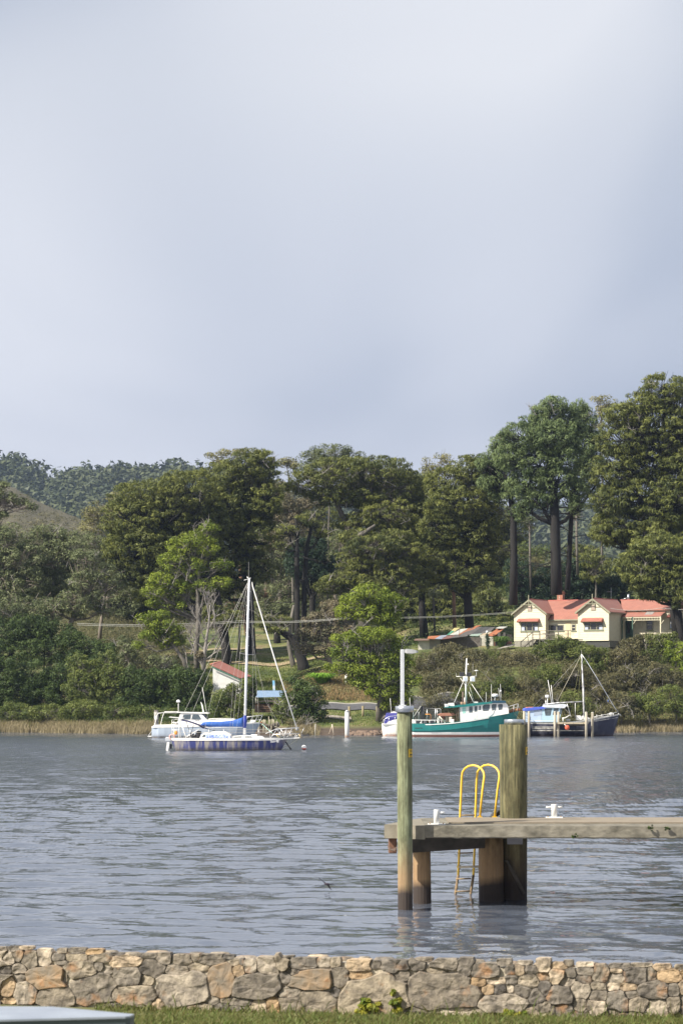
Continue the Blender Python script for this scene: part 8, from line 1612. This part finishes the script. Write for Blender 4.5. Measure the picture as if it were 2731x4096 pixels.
# grass on the far banks
n = 32000; px = rng.uniform(780, 1720, n); d = rng.uniform(4.5, 62, n); kp = ~((d > 14.5) & (d < 20.5)); px, d = px[kp], d[kp]; D = shore(px) + d
blades('bank_grass', px, D, ground_px(px, D), rng.uniform(.06, .22, len(px)) * np.where((d > 21) & (d < 36), 2.0, 1), np.full(len(px), .05), (.14, .15, .04), (.12, .19, .035), seed=5)
n = 9000; px = rng.uniform(1130, 1500, n); d = rng.uniform(21, 33, n); D = shore(px) + d
blades('dry_grass', px, D, ground_px(px, D), rng.uniform(.2, .6, n), np.full(n, .05), (.30, .22, .10), (.40, .28, .15), seed=6)
def reeds(name, pr, n, seed, dens=None):
    r_ = np.random.default_rng(seed); c = r_.uniform(*pr, n // 70); c = c[(np.sin(c * .031 + 1) + np.sin(c * .083)) > -1.05]; px = (np.repeat(c, 70) + r_.normal(0, 11, len(c) * 70)); d = r_.uniform(-.3, 2.6, len(px)); D = shore(px) + d
    hh = np.repeat(r_.uniform(.35, .82, len(c)), 70) * r_.uniform(.7, 1.15, len(px)); return blades(name, px, D, np.maximum(ground_px(px, D), -.1), hh, np.full(len(px), .045), (.20, .17, .09), (.38, .32, .20), seed=seed, lean=.16)
reeds('shore_reeds', (-350, 625), 26000, 3); reeds('shore_reeds', (2475, 3100), 16000, 4); reeds('shore_reeds', (1190, 1260), 1500, 5)
n = 9000; px = np.concatenate([rng.uniform(-350, 640, n // 2), rng.uniform(2475, 3100, n // 2)]); D = shore(px) + rng.uniform(1, 4, n)
blades('reed_base_grass', px, D, ground_px(px, D), rng.uniform(.3, .8, n), np.full(n, .05), (.16, .17, .05), (.26, .22, .10), seed=7)

# --- far wooded ridge: reads as one mass
r_ = np.random.default_rng(21); n = 7500
px = r_.uniform(-900, 3500, n); D = r_.uniform(1080, 1560, n) ; z = ridge_z(px, D); X = (px - CX) / F * D
keep = r_.random(n) < np.where(px < 1100, 1, .55); X, D, z, px = X[keep], D[keep], z[keep], px[keep]; n = len(X)
hh = r_.uniform(6, 17, n); C = []; RC = []; TC = []
for k in range(4):
    C.append(np.stack([X + r_.normal(0, 2.0, n), D + r_.normal(0, 2.0, n), z + hh * r_.uniform(.55, 1.0, n)], 1)); RC.append(hh * r_.uniform(.18, .38, n)); TC.append(np.clip(r_.normal(.45, .13, n) + .35 * np.sin(X * .017 + D * .011) * np.sin(D * .023), 0, 1))
C = np.concatenate(C); RC = np.concatenate(RC); TC = np.concatenate(TC)
V, t = leaves_for(C, RC, 12, 3.3, .8, .6, TC); KINDS['ridge'] = dict(a=(.035, .050, .022), b=(.095, .110, .045))
tag(np_mesh('ridge_forest', V, np.arange(len(V)).reshape(-1, 3), leafm('ridge'), tint=t), kind='stuff')
# ================================================================ damp air over the valley
hz = MB(); hz.box((-2600, -60, -4.5), (3200, 2350, 175)); ho = hz.build('haze', bpy.data.materials.new('haze_air')); ho['kind'] = 'stuff'
m = ho.data.materials[0]; m.use_nodes = True; N = m.node_tree.nodes; L = m.node_tree.links
for n_ in list(N): N.remove(n_)
o_ = N.new('ShaderNodeOutputMaterial'); pv = N.new('ShaderNodeVolumePrincipled'); pv.inputs['Color'].default_value = (.55, .70, 1.0, 1); pv.inputs['Density'].default_value = .00009; pv.inputs['Anisotropy'].default_value = .2
L.new(pv.outputs[0], o_.inputs['Volume'])
